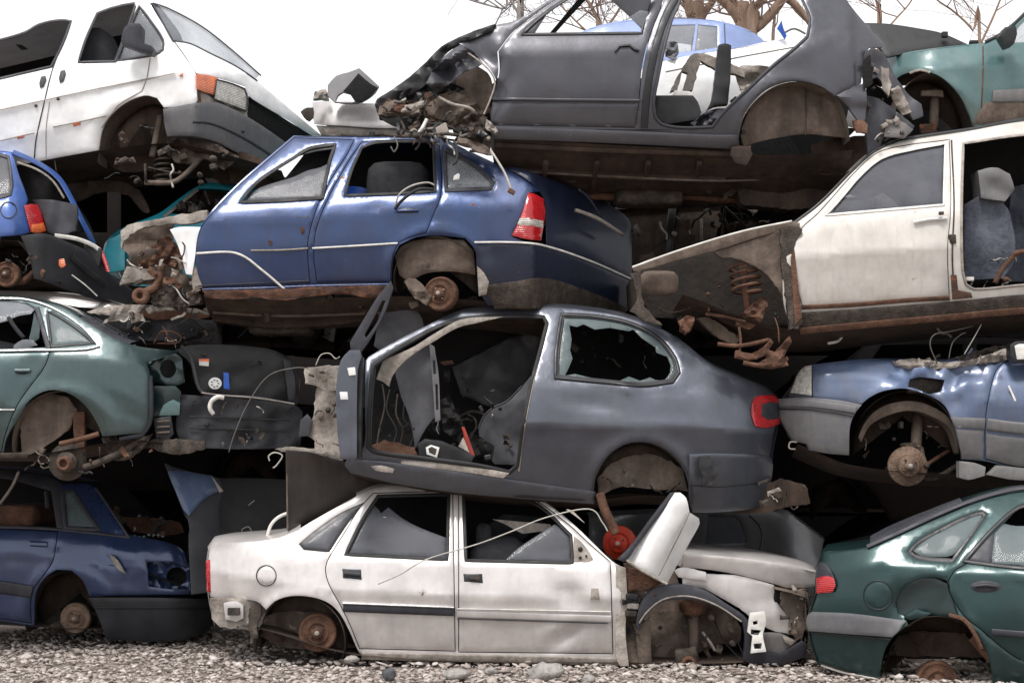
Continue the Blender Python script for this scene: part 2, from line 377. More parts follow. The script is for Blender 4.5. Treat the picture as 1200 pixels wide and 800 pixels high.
        ok = inpoly(C, o)
        for h in hs_: ok &= ~inpoly(C, h)
        C = C[ok]; dd = np.full(len(C), 1e9)
        for lp in loops: dd = np.minimum(dd, segdist(C, lp))
        C = C[dd > 1.3]; dd = dd[dd > 1.3]
        nb = len(V); V += [tuple(q) for q in C]
        r = delaunay_2d_cdt([Vector(v) for v in V], E, [], 0, 1e-4)
        vv = np.array([tuple(v) for v in r[0]]); fs = [f for f in r[2] if len(f) == 3]
        cen = np.array([vv[list(f)].mean(0) for f in fs]); keep = inpoly(cen, o)
        for h in hs_: keep &= ~inpoly(cen, h)
        fs = [f for f, k in zip(fs, keep) if k]
        D = np.full(len(vv), 1e9)
        for lp in loops: D = np.minimum(D, segdist(vv, lp))
        fn = dfn or s.depth; W3 = []
        for q, d in zip(vv, D):
            W3.append(P(q[0], q[1], fn(float(q[0]), float(q[1]))+off+roll*math.exp(-d/1.2)))
        cnt = {}; ff = []
        for f in fs:
            a, b, c = W3[f[0]], W3[f[1]], W3[f[2]]
            f = tuple(f) if (b-a).cross(c-a).y < 0 else (f[0], f[2], f[1]); ff.append(f)
            for i in range(3):
                e = (f[i], f[(i+1) % 3]); cnt[e] = cnt.get(e, 0)+1
        n = len(W3); T = Vector((0, th, 0)); VV = list(W3)+[v+T for v in W3]; FF = list(ff); mi = [0]*len(ff)
        FF += [(f[0]+n, f[2]+n, f[1]+n) for f in ff]; mi += [1]*len(ff)
        for (a, b) in cnt:
            if (b, a) not in cnt:
                k = len(VV); VV += [W3[a], W3[b], W3[b]+T, W3[a]+T]; FF.append((k+1, k, k+3, k+2)); mi.append(0)
        m0 = M[mat] if isinstance(mat, str) else mat
        ob = mkobj(name, VV, FF, [m0, M[inn]], s.base, parent or s.root, True, mi)
        if label: ob['label'] = label
        return ob
    def door(s, pts, mat, win=None, name='door', off=-.002, holes=(), **k):
        o = rs(pts); return s.panel(name, inset(o, 1.1), mat, holes=([win] if win is not None else [])+list(holes), off=off, **k)
    def strip(s, name, pts, wpx, mat, off=-.014, th=.012, parent=None, closed=False, dfn=None):
        c = rs(pts, 7, closed); n = len(c)
        if closed: t = np.roll(c, -1, 0)-np.roll(c, 1, 0)
        else: t = np.gradient(c, axis=0)
        t /= np.maximum(np.hypot(t[:, 0], t[:, 1]), 1e-6)[:, None]; nn = np.stack([-t[:, 1], t[:, 0]], 1)*wpx/2
        fn = dfn or s.depth; V = []; Fc = []
        for q, m in zip(c, nn):
            for k, o in ((-1, 0), (-.6, -.004), (.6, -.004), (1, 0)):
                a = q+m*k; V.append(P(a[0], a[1], fn(*map(float, a))+off+o))
            for k in (1, -1):
                a = q+m*k; V.append(P(a[0], a[1], fn(*map(float, a))+off+th))
        R = n if closed else n-1
        for i in range(R):
            j = (i+1) % n
            for k in range(6): Fc.append((i*6+k, j*6+k, j*6+(k+1) % 6, i*6+(k+1) % 6))
        return mkobj(name, V, Fc, M[mat], s.base, parent or s.root, True)
    def loft(s, name, pts, mat, crown=.04, t0=0, t1=1, drop=0, nt=12, parent=None, yin=0, raw=False, wob=.006, th=None):
        c = rs(pts, 8, False, raw=raw); V, Fc = [], []; n = len(c)
        W3 = [P(q[0], q[1], s.depth(float(q[0]), float(q[1]), False)+yin) for q in c]
        for i, p in enumerate(W3):
            t = W3[min(i+1, n-1)]-W3[max(i-1, 0)]; nr = Vector((-t.z, 0, t.x)); nr.normalize()
            C = s.axis(c[i][0])+s.W/2; Yf = 2*C-p.y
            for j in range(nt+1):
                u = t0+(t1-t0)*(.5-.5*math.cos(math.pi*j/nt)); k = crown*(1-(2*u-1)**4)
                q = Vector((p.x+s.skew*(Yf-p.y)*u, p.y+(Yf-p.y)*u, p.z))+nr*(k-drop*math.sin(math.pi*u))
                if wob and 0 < j < nt: q += noise.noise_vector(q*2.2)*wob
                V.append(q)
        m = nt+1
        for i in range(n-1):
            for j in range(nt): Fc.append((i*m+j, i*m+j+1, (i+1)*m+j+1, (i+1)*m+j))
        return mkobj(name, V, Fc, M[mat], s.base, parent or s.root, True)
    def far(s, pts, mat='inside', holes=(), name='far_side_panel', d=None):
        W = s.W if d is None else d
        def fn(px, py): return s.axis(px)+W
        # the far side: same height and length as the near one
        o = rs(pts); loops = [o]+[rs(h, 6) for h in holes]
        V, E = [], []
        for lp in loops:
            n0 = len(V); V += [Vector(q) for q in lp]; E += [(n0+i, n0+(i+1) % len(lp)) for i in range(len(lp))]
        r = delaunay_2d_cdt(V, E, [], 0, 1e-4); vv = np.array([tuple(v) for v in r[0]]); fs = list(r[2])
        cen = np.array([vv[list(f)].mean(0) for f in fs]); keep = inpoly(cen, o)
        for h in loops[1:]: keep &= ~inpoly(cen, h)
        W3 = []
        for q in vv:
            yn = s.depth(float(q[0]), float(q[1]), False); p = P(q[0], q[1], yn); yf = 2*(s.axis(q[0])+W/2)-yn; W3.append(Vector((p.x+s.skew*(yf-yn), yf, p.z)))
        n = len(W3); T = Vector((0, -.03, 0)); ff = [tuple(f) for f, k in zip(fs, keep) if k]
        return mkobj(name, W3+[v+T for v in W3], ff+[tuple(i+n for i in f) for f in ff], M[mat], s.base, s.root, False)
    def well(s, pts, mat='liner', d=.28, parent=None, closed=False, back=True, name='wheel_housing', yin=.004, shrink=.0):
        c = rs(pts, 6, False); V, Fc = [], []; nj = 5; n = len(c)
        for q in c:
            p = P(q[0], q[1], s.depth(float(q[0]), float(q[1]), False)+yin)
            for j in range(nj+1):
                r = p+Vector((s.skew*d*j/nj, d*j/nj, 0)); V.append(r+noise.noise_vector(r*4)*.012*(j > 0))
        for i in range(n-1):
            for j in range(nj): Fc.append((i*(nj+1)+j, i*(nj+1)+j+1, (i+1)*(nj+1)+j+1, (i+1)*(nj+1)+j))
        if back:
            cc = sum((V[i*(nj+1)+nj] for i in range(n)), Vector())/n
            rings = 5; prev = [i*(nj+1)+nj for i in range(n)]
            for k in range(1, rings+1):
                cur = []
                for i in range(n):
                    e = V[i*(nj+1)+nj]; r = e.lerp(cc, k/rings*.98); r = r+Vector((0, -.05*math.sin(k/rings*3)+.02*noise.noise(r*5), 0)); V.append(r); cur.append(len(V)-1)
                for i in range(n-1): Fc.append((prev[i], prev[i+1], cur[i+1], cur[i]))
                prev = cur
        return mkobj(name, V, Fc, M[mat], s.base, parent or s.root, True)
    def disc(s, px, py, r, mat='disc', dY=.06, name='brake_disc', yawd=0, tilt=0, drum=False, hub='mech'):
        Y = s.depth(px, py, False)+dY; c = P(px, py, Y); R = r*Y/F; ax = Vector((math.sin(yawd), -math.cos(yawd), tilt)).normalized()
        if drum: prof = [(R*.9, -.09), (R, -.08), (R*1.03, -.03), (R*1.0, -.005), (R*.9, .006), (R*.86, .0), (R*.6, .0), (R*.57, .008), (R*.52, .008), (R*.45, -.004), (R*.3, .0), (R*.28, .03), (R*.12, .035)]
        else: prof = [(R*.55, -.06), (R*.97, -.035), (R, -.028), (R, -.004), (R*.97, 0), (R*.60, 0), (R*.58, .012), (R*.53, .045), (R*.49, .052), (R*.24, .052), (R*.22, .07), (R*.12, .072)]
        o = mkobj(name, *lathe(c, prof, ax), M[mat], s.base, s.root, True)
        u = ax.cross(Vector((0, 0, 1))).normalized(); v = ax.cross(u)
        for k in range(4):
            a = k*math.pi/2+.6; q = c+ax*(.0 if drum else .05)+(u*math.cos(a)+v*math.sin(a))*R*(.37)
            mkobj('wheel_bolt', *lathe(q, [(R*.05, 0), (R*.05, .018), (.001, .02)], ax, 6), M[hub], s.base, o, False)
        mkobj('hub', *lathe(c+ax*(.03 if drum else .068), [(R*.13, -.03), (R*.13, .012), (R*.08, .02), (.001, .02)], ax, 12), M['dusty'], s.base, o, True)
        return o
    def tube(s, name, pts, r, mat, parent=None, r2=None, n=8, k=5):
        q = catm([P(a, b, s.axis(a)+c) for a, b, c in pts], k); return mkobj(name, *tubemesh(q, r, n, r2), M[mat], s.base, parent or s.root, True)
    def rod(s, pts, r, n=8, k=5, r2=None):
        return tubemesh(catm([P(a, b, s.axis(a)+c) for a, b, c in pts], k), r, n, r2)
    def spring(s, a, b, R, turns=4.5, r=.007, mat='rust', name='coil_spring', parent=None):
        A = P(a[0], a[1], s.axis(a[0])+a[2]); B = P(b[0], b[1], s.axis(b[0])+b[2]); ax = (B-A); u = ax.cross(Vector((0, 1, 0))).normalized(); v = ax.normalized().cross(u)
        N = int(turns*14); pts = [A+ax*i/N+(u*math.cos(i/14*6.283)+v*math.sin(i/14*6.283))*R for i in range(N+1)]
        return mkobj(name, *tubemesh(pts, r, 7), M[mat], s.base, parent or s.root, True)
    def box(s, name, px, py, dY, wx, wy, wz, mat, rot=0, bev=.2, parent=None, jit=0, roty=0):
        c = P(px, py, s.axis(px)+dY); return mkobj(name, *boxmesh(c, wx, wy, wz, bev, rot, 0, jit, roty), M[mat], s.base, parent or s.root, True)
    def flat(s, name, pts, mat, dY, th=.03, parent=None, amp=.03, fr=.04, slope=0, vs=0, grid=7, inn=None, holes=(), label=None, raw=False):
        """a loose, bent sheet at its own depth"""
        p = np.array([q[:2] for q in pts], float); cx, cy = p.mean(0)
        def fn(px, py): return s.axis(px)+dY+slope*(px-cx)/158+vs*(py-cy)/158+amp*(.45*noise.noise(Vector((px*fr, py*fr, cx)))+(.75*folds(px, py, cx+cy, fr*.9) if amp > .012 else 0))
        if amp >= .02 and not raw and mat not in ('white', 'sticker'):
            o = rs(pts, 5); j = 1.1 if mat in RAG else .35
            pts = np.array([(q[0]+j*noise.noise(Vector((q[0]*.35, q[1]*.35, 1)))*1.8, q[1]+j*noise.noise(Vector((q[0]*.35, q[1]*.35, 7)))*1.8) for q in o]); grid = min(grid, 4.5 if amp >= .06 else 6)
        ob = s.panel(name, pts, mat, dfn=fn, th=th, parent=parent, grid=grid, inn=inn or (mat if isinstance(mat, str) else 'inside'), holes=holes, label=label, roll=.004, raw=raw)
        if amp >= .04: ob.data.set_sharp_from_angle(angle=math.radians(24))
        return ob
def arc(cx, cy, rx, ry, a0, a1, n=9):
    return [(cx+rx*math.cos(math.radians(a0+(a1-a0)*i/(n-1))), cy-ry*math.sin(math.radians(a0+(a1-a0)*i/(n-1)))) for i in range(n)]
# ================================================================== BOTTOM ROW
# ---- silver sedan, centre of the bottom row
def build_silver_sedan():
    c = Body('sedan', 'silver four-door sedan on the gravel with a dented front door', 'car', 12.0,
             [(243, 640), (340, 648), (540, 657), (720, 662)], 243, 730, hwin=85, hbody=120, tumble=.30, endl=.30, endr=.0, lend=75,
             creases=[([(246, 668), (380, 690), (534, 697), (718, 700)], .016, 12), ([(246, 641), (380, 652), (540, 660), (716, 664)], .010, 8)],
             dents=[(668, 698, 20, 13, .042, 20), (662, 746, 24, 8, .036, -35), (650, 735, 16, 6, -.018, -20), (600, 740, 30, 18, .008, 0), (480, 740, 40, 20, .006, 0)],
             arches=[(350, 752, 52)], base=(480, 774), seed=1)
    body = [(247, 640), (250, 636), (310, 633), (338, 626), (368, 609), (400, 591), (434, 574), (464, 568), (535, 569), (609, 575), (636, 586), (670, 612),
            (694, 635), (717, 657), (727, 663), (729, 779), (430, 771), (421, 764), (410, 740), (398, 718), (385, 706), (365, 699), (340, 698), (322, 704), (312, 714), (300, 704), (247, 699), (243, 690), (243, 660)]
    rd = [(437, 577), (531, 574), (534, 763), (421, 760), (411, 735), (400, 712), (384, 682), (381, 664), (386, 651), (404, 622), (420, 596)]
    fdr = [(537, 574), (609, 579), (634, 589), (668, 615), (692, 637), (716, 658), (719, 766), (537, 764)]
    rw = [(443, 581), (526, 579), (524, 655), (405, 649), (424, 610)]
    fw = [(543, 579), (606, 583), (634, 594), (669, 627), (671, 659), (546, 656)]
    qw = [(350, 637), (356, 644), (386, 647), (402, 622), (427, 588), (400, 600), (372, 619)]
    seg = rs(rd); seg2 = rs(fdr)
    b = c.panel('body_side', body, 'silver', holes=[seg, seg2, rs(qw, 5)])
    q = c.panel('window_seal', qw, 'black', off=.004, th=.01); c.panel('window_glass', inset(rs(qw, 5), 4), 'dglass', off=-.002, th=.004, parent=q, inn='dglass')
    fl = c.panel('fuel_flap', arc(312, 674, 11, 11.5, 0, 348, 18), 'silver', off=-.005, th=.004, parent=b)
    c.strip('fuel_flap_gap', arc(312, 674, 11.6, 12, 0, 345, 20), 1.2, 'black', off=-.002, th=.003, parent=b, closed=True)
    d = c.door(rd, 'silver', win=rs(rw, 5))
    c.strip('window_seal', rw, 4, 'rubber', off=-.004, closed=True, parent=d)
    c.panel('window_glass', [(438, 590), (447, 601), (455, 594), (470, 606), (490, 617), (523, 630), (524, 655), (405, 649), (424, 610)], 'dglass', off=.012, th=.005, parent=d, inn='dglass', label='rear side window broken along its top')
    c.panel('handle_plate', [(400, 665), (424, 666), (425, 680), (401, 678)], 'trimdk', off=-.006, th=.01, parent=d)
    c.strip('handle', [(403, 671.5), (422, 673)], 5, 'black', off=-.022, th=.012, parent=d)
    c.strip('side_trim', [(402, 712), (532, 717)], 9, 'trimdk', off=-.012, parent=d); c.strip('trim_line', [(401, 706.5), (532, 711.5)], 1.8, 'chrome', off=-.018, parent=d)
    d = c.door(fdr, 'silver', win=rs(fw, 5), label='dented front door')
    c.strip('window_seal', fw, 4, 'rubber', off=-.004, closed=True, parent=d)
    c.panel('window_glass', [(593, 655), (606, 643), (628, 628), (650, 614), (660, 620), (669, 628), (671, 659), (594, 657)], 'dglass', off=.012, th=.005, parent=d, inn='dglass', label='front side window broken away at its rear')
    c.panel('mirror_plate', [(672, 627), (683, 636), (692, 648), (696, 656), (690, 659), (672, 659)], 'dusty', off=-.008, th=.01, parent=d)
    mm = []
    for x, y, r in ((680, 643, 3), (680, 653, 2), (687, 651, 1.6)): mm.append(lathe(P(x, y, c.depth(x, y)-.02), [(.012*r/2, 0), (.012*r/2, .004), (.002, .004)], n=10))
    for q in mm: mkobj('bolt_hole', *q, M['black'], c.base, d)
    c.panel('handle_plate', [(542, 671), (566, 671), (567, 684), (543, 682)], 'black', off=-.006, th=.01, parent=d)
    c.strip('handle', [(550, 677), (562, 678)], 5, 'mech', off=-.02, th=.012, parent=d)
    c.strip('side_trim', [(536, 719), (716, 725)], 9, 'silver', off=-.012, parent=d); c.strip('trim_line', [(536, 713), (716, 716.5)], 1.6, 'whitetrim', off=-.020, parent=d)
    c.strip('trim_line', [(536, 724.5), (712, 730)], 1.2, 'trimdk', off=-.016, parent=d)
    c.panel('side_lamp_socket', [(693, 689), (701, 689), (703, 702), (692, 702)], 'dusty', off=-.016, th=.01, parent=d)
    c.strip('sill', [(424, 768), (560, 771), (728, 775)], 9, 'dusty', off=-.012)
    # tail
    c.panel('tail_light', [(241, 657), (246, 655), (247, 694), (242, 692)], 'red', off=-.01, th=.04)
    c.flat('bumper_mount', [(246, 700), (316, 701), (312, 716), (303, 738), (270, 736), (258, 733), (248, 724)], 'dusty', .10, amp=.03)
    c.flat('tail_lamp_carrier', [(262, 706), (276, 704), (285, 709), (285, 724), (277, 728), (264, 725)], 'silver', .055, amp=.008)
    mkobj('slot', *boxmesh(P(274, 716, 12.03), .09, .03, .055, .2), M['mech'], c.base, c.root)
    c.flat('tow_bracket', [(292, 712), (304, 706), (306, 718), (301, 733), (302, 748), (293, 748), (291, 730)], 'mech', .03, amp=.03)
    # across
    c.loft('roof', [(418, 583), (436, 575), (464, 569), (535, 570), (609, 576), (640, 590)], 'silver', crown=.05)
    c.loft('boot_lid', [(245, 645), (250, 637), (310, 634), (338, 627), (352, 619)], 'silver', crown=.06)
    c.loft('tail_panel', [(252, 733), (245, 700), (243, 660), (246, 642)], 'silver', crown=.05)
    c.loft('floor_pan', [(252, 728), (300, 735), (425, 768), (728, 776), (900, 772), (940, 745)], 'under', crown=.01)
    c.far([(250, 636), (338, 626), (400, 591), (434, 574), (535, 569), (609, 575), (670, 612), (727, 660), (900, 690), (935, 770), (430, 771), (300, 735), (247, 720)], 'inside')
    # rear wheel
    c.well(arc(350, 752, 54, 54, 190, -20, 12), 'liner', d=.42)
    c.flat('rear_axle', [(308, 722), (330, 716), (380, 718), (408, 730), (418, 758), (380, 762), (330, 757), (305, 745)], 'liner', .30, amp=.08, fr=.06)
    c.disc(372, 741, 22, 'rust', dY=.06, name='brake_drum', drum=True, tilt=-.02, hub='mech')
    # interior
    c.box('rear_seat', 440, 690, .85, .55, 1.2, .75, 'fabric', rot=.2, bev=.3); c.box('front_seat', 590, 690, .55, .45, .5, .8, 'fabric', rot=.15, bev=.4)
    c.box('headrest', 567, 628, .55, .12, .28, .2, 'fabric', bev=.5); c.box('dashboard', 690, 668, .8, .35, 1.3, .3, 'inside', bev=.3)
    c.flat('sun_visor', [(577, 608), (645, 614), (648, 621), (620, 624), (613, 625), (590, 613)], 'dusty', .42, th=.02, amp=.01)
    c.flat('headliner', [(560, 625), (590, 602), (640, 606), (590, 650), (556, 655)], 'fabric', .75, amp=.04)
    # front end without its fender
    c.flat('hinge_pillar', [(722, 662), (733, 665), (735, 700), (733, 740), (737, 780), (727, 780), (722, 770)], 'dusty', .02, th=.06, amp=.01)
    c.flat('bulkhead', [(731, 660), (760, 664), (790, 668), (800, 690), (770, 700), (752, 720), (748, 785), (735, 785), (732, 720)], 'liner', .12, amp=.06)
    c.flat('rust_patch', [(733, 664), (768, 668), (782, 680), (760, 690), (736, 692)], 'rust', .06, amp=.05)
    for i, (x, y) in enumerate(((741, 699), (742, 710), (740, 719))): c.box('hinge', x, y, .03, .09, .05, .05, ['black', 'dusty', 'mech'][i], bev=.3, jit=.01)
    c.flat('inner_fender', [(745, 742), (752, 716), (770, 700), (800, 694), (830, 698), (855, 715), (868, 735), (868, 752), (840, 756), (818, 765), (795, 778), (775, 782), (763, 790), (752, 788)], 'liner', .42, amp=.05)
    c.panel('inner_fender_edge', [(745, 737), (762, 722), (764, 790), (749, 786)], 'liner', off=.02)
    c.panel('arch_liner', [(745, 733), (748, 715), (754, 701), (769, 688), (796, 684), (826, 691), (850, 706), (874, 723), (884, 742), (890, 760), (915, 765), (940, 750), (947, 755), (942, 770), (912, 780), (889, 782), (871, 773), (873, 746), (870, 728), (844, 713), (820, 704), (799, 702), (775, 706), (758, 720), (748, 738)], 'trimdk', off=-.01, th=.05)
    for k in range(9):
        a = random.uniform(0, 1); x = 752+a*110; y = 722-26*math.sin(a*3.1)+random.uniform(-3, 3)
    c.flat('fender_rail', [(799, 668), (827, 672), (865, 674), (907, 685), (908, 700), (916, 713), (931, 728), (929, 743), (905, 738), (884, 726), (866, 712), (845, 700), (824, 689), (800, 686)], 'silver', .10, amp=.045, fr=.022)
    c.flat('fender_top', [(790, 668), (800, 664), (827, 670), (828, 680), (795, 676)], 'silver', .06, amp=.02)
    c.loft('slam_panel', [(908, 690), (930, 695), (944, 700), (946, 740)], 'liner', crown=.03)
    c.flat('lamp_housing', [(917, 692), (945, 690), (947, 706), (944, 735), (938, 752), (926, 742), (922, 722), (914, 708)], 'liner', .10, amp=.035, fr=.05)
    c.box('lamp_recess', 913, 698, .16, .12, .1, .11, 'inside', bev=.4)
    c.flat('lamp_bracket', [(879, 718), (896, 716), (898, 730), (894, 742), (898, 763), (880, 765), (882, 745), (876, 740)], 'wplastic', -.05, amp=.012, holes=[[(882, 728), (888, 726), (888, 731), (883, 732)], [(880, 737), (892, 738), (889, 744), (880, 743)], [(883, 754), (893, 753), (892, 760), (884, 760)]])
    c.panel('bumper_remnant', [(884, 742), (915, 742), (931, 750), (945, 756), (940, 770), (912, 779), (889, 780), (876, 770)], 'gbumper', off=.03, th=.05)
    c.flat('bumper_dust', [(917, 744), (933, 750), (928, 756), (920, 752)], 'dusty', .05, amp=.02)
    c.loft('bonnet', [(798, 664), (805, 650), (856, 653), (916, 661), (956, 670), (958, 684)], 'silver', crown=.05, yin=-.0)
    c.panel('bonnet_edge', [(800, 649), (830, 650), (880, 655), (930, 663), (957, 668), (960, 686), (927, 689), (905, 683), (865, 673), (830, 667), (800, 664)], 'silver', dfn=lambda x, y: 12.12-.012*(y-689)*-1*.9+.35*max(0, (688-y)/40), th=.03, inn='silver')
    c.loft('front_panel', [(944, 692), (948, 720), (946, 760), (938, 776)], 'mech', crown=.03)
    # strut and hub
    o = c.tube('suspension_strut', [(813, 700, .34), (813, 760, .26)], .042, 'liner')
    mkobj('strut_mount', *lathe(P(812, 706, 12.3), [(.10, -.06), (.11, 0), (.06, .03), (.01, .03)], Vector((0, -.3, 1))), M['rust'], c.base, o)
    o = mkobj('wheel_carrier', *boxmesh(P(806, 773, 12.2), .17, .12, .21, .35, .1, 0, .03), M['mech'], c.base, c.root)
    mkobj('hub', *lathe(P(807, 777, 12.12), [(.055, -.03), (.055, .02), (.03, .025), (.026, .0), (.001, 0)]), M['rust'], c.base, o)
    c.tube('control_arm', [(823, 740, .3), (832, 752, .28), (838, 762, .27)], .012, 'dusty'); c.tube('brake_hose', [(835, 720, .4), (848, 750, .35), (868, 772, .3)], .006, 'rubber')
    c.tube('cable', [(862, 745, .3), (872, 768, .25), (880, 776, .2)], .005, 'rubber')
    # bits of grit on the arch liner rim
    c.strip('liner_edge', [(749, 730), (757, 718), (775, 703), (799, 698), (820, 701), (844, 711), (869, 728)], 2, 'dusty', off=-.012)
    return c
# ---- navy estate, left of the bottom row
def build_navy():
    c = Body('hatchback', 'navy blue car with black rear bumper at the left of the bottom row', 'car', 13.15,
             [(-140, 616), (0, 618), (71, 621), (152, 630), (221, 640)], -150, 252, hwin=70, hbody=105, tumble=.28, endl=0, endr=.35, lend=60,
             creases=[([(-140, 640), (62, 650), (140, 664), (215, 668)], .014, 12)],
             dents=[(60, 640, 12, 8, .01, 0), (135, 660, 16, 11, .02, 30), (158, 648, 14, 12, -.015, 0), (20, 655, 26, 9, .012, 0), (15, 700, 24, 10, .01, 0)],
             arches=[(78, 722, 52)], crum=[(150, 655, 45, .02, .05)], base=(60, 745), seed=2, wav=.008)
    body = [(-150, 617), (0, 617), (66, 620), (68, 566), (89, 567), (101, 566), (112, 572), (130, 600), (149, 626), (202, 637), (216, 646), (221, 668), (222, 696), (105, 698), (97, 680), (84, 668), (66, 667), (52, 677), (42, 695), (40, 733), (0, 727), (-150, 720)]
    dr = [(-60, 619), (0, 619), (68, 622), (66, 640), (62, 658), (50, 676), (38, 694), (37, 730), (0, 725), (-60, 722)]
    gl = [(73, 576), (86, 575), (100, 598), (116, 620), (77, 618)]
    lamp = [(172, 658), (202, 658), (219, 664), (221, 690), (200, 690), (174, 687)]
    b = c.panel('body_side', body, 'navy', holes=[rs(dr), rs(gl, 5), rs(lamp, 4)])
    g = c.panel('window_glass', gl, 'gglass', off=.01, th=.006, inn='gglass'); c.strip('window_seal', gl, 5, 'trimdk', off=-.004, closed=True, parent=g)
    c.strip('roof_gutter', [(112, 571), (132, 600), (150, 628)], 3, 'trimdk', off=-.006)
    d = c.door(dr, 'navy'); c.strip('side_trim', [(-60, 686), (0, 688), (37, 693)], 15, 'trimdk', off=-.012, parent=d); c.strip('handle', [(35, 636), (55, 637)], 6, 'navy', off=-.018, parent=d)
    c.strip('window_seal', [(-60, 618), (0, 617), (70, 620), (152, 629)], 3.5, 'trimdk', off=-.006)
    c.flat('lamp_housing', [(170, 655), (222, 660), (223, 692), (172, 690)], 'navy', .10, amp=.05, fr=.12, holes=[arc(207, 675, 12, 11, 0, 340, 12)])
    c.box('lamp_recess', 205, 675, .28, .25, .1, .25, 'inside')
    c.panel('bumper', [(103, 700), (160, 700), (215, 701), (250, 703), (252, 716), (250, 730), (236, 743), (196, 751), (125, 749), (122, 742), (116, 724), (108, 708)], 'bumper', off=-.045, th=.06)
    c.strip('bumper_groove', [(112, 712), (160, 712), (215, 712), (249, 713)], 2.2, 'black', off=-.05)
    c.loft('bumper_return', [(236, 743), (250, 730), (252, 712), (250, 704), (222, 700)], 'bumper', crown=.12)
    c.well(arc(78, 722, 50, 52, 200, -25, 12), 'under', d=.4)
    c.disc(88, 724, 17.5, 'disc', dY=.06, name='brake_drum', drum=True)
    c.tube('axle', [(60, 738, .2), (88, 726, .35), (110, 728, .5)], .05, 'mech')
    c.loft('roof', [(-150, 545), (0, 550), (66, 562), (90, 567)], 'navy', crown=.02); c.loft('floor_pan', [(-150, 722), (40, 734), (130, 738), (230, 742)], 'under', crown=0)
    c.panel('door_frame', [(-150, 546), (0, 549), (66, 561), (72, 567), (76, 620), (67, 621), (60, 575), (0, 560), (-150, 556)], 'trimdk', off=-.004)
    c.loft('tail_panel', [(224, 700), (222, 668), (216, 646)], 'navy', crown=.05)
    c.far([(-150, 545), (66, 562), (110, 570), (150, 628), (218, 646), (222, 740), (-150, 722)], 'inside')
    c.loft('boot_floor', [(120, 660), (160, 668), (218, 690)], 'inside', crown=0)
    c.box('rear_seat', 15, 603, .7, .62, .9, .18, 'rust', bev=.4, jit=.03); c.strip('belt_guide', [(54, 575), (56, 595)], 5, 'trimdk', off=.1)
    c.tube('window_frame', [(0, 590, .3), (14, 570, .3), (22, 552, .3)], .012, 'dusty')
    c.flat('rust_patch', [(142, 606), (170, 606), (210, 612), (216, 624), (190, 628), (155, 622)], 'rust', .75, amp=.06)
    # torn plastic along the boot edge
    for i in range(7):
        x = 158+i*5.5; c.box('glass_crumb', x, 627+random.uniform(-1, 2), .14, .022, .02, .018, 'gglass', rot=random.random(), bev=.3)
    c.flat('paint_chip', [(128, 649), (134, 652), (142, 662), (147, 672), (140, 668), (133, 660)], 'dusty', -.015, th=.004, amp=.0)
    return c
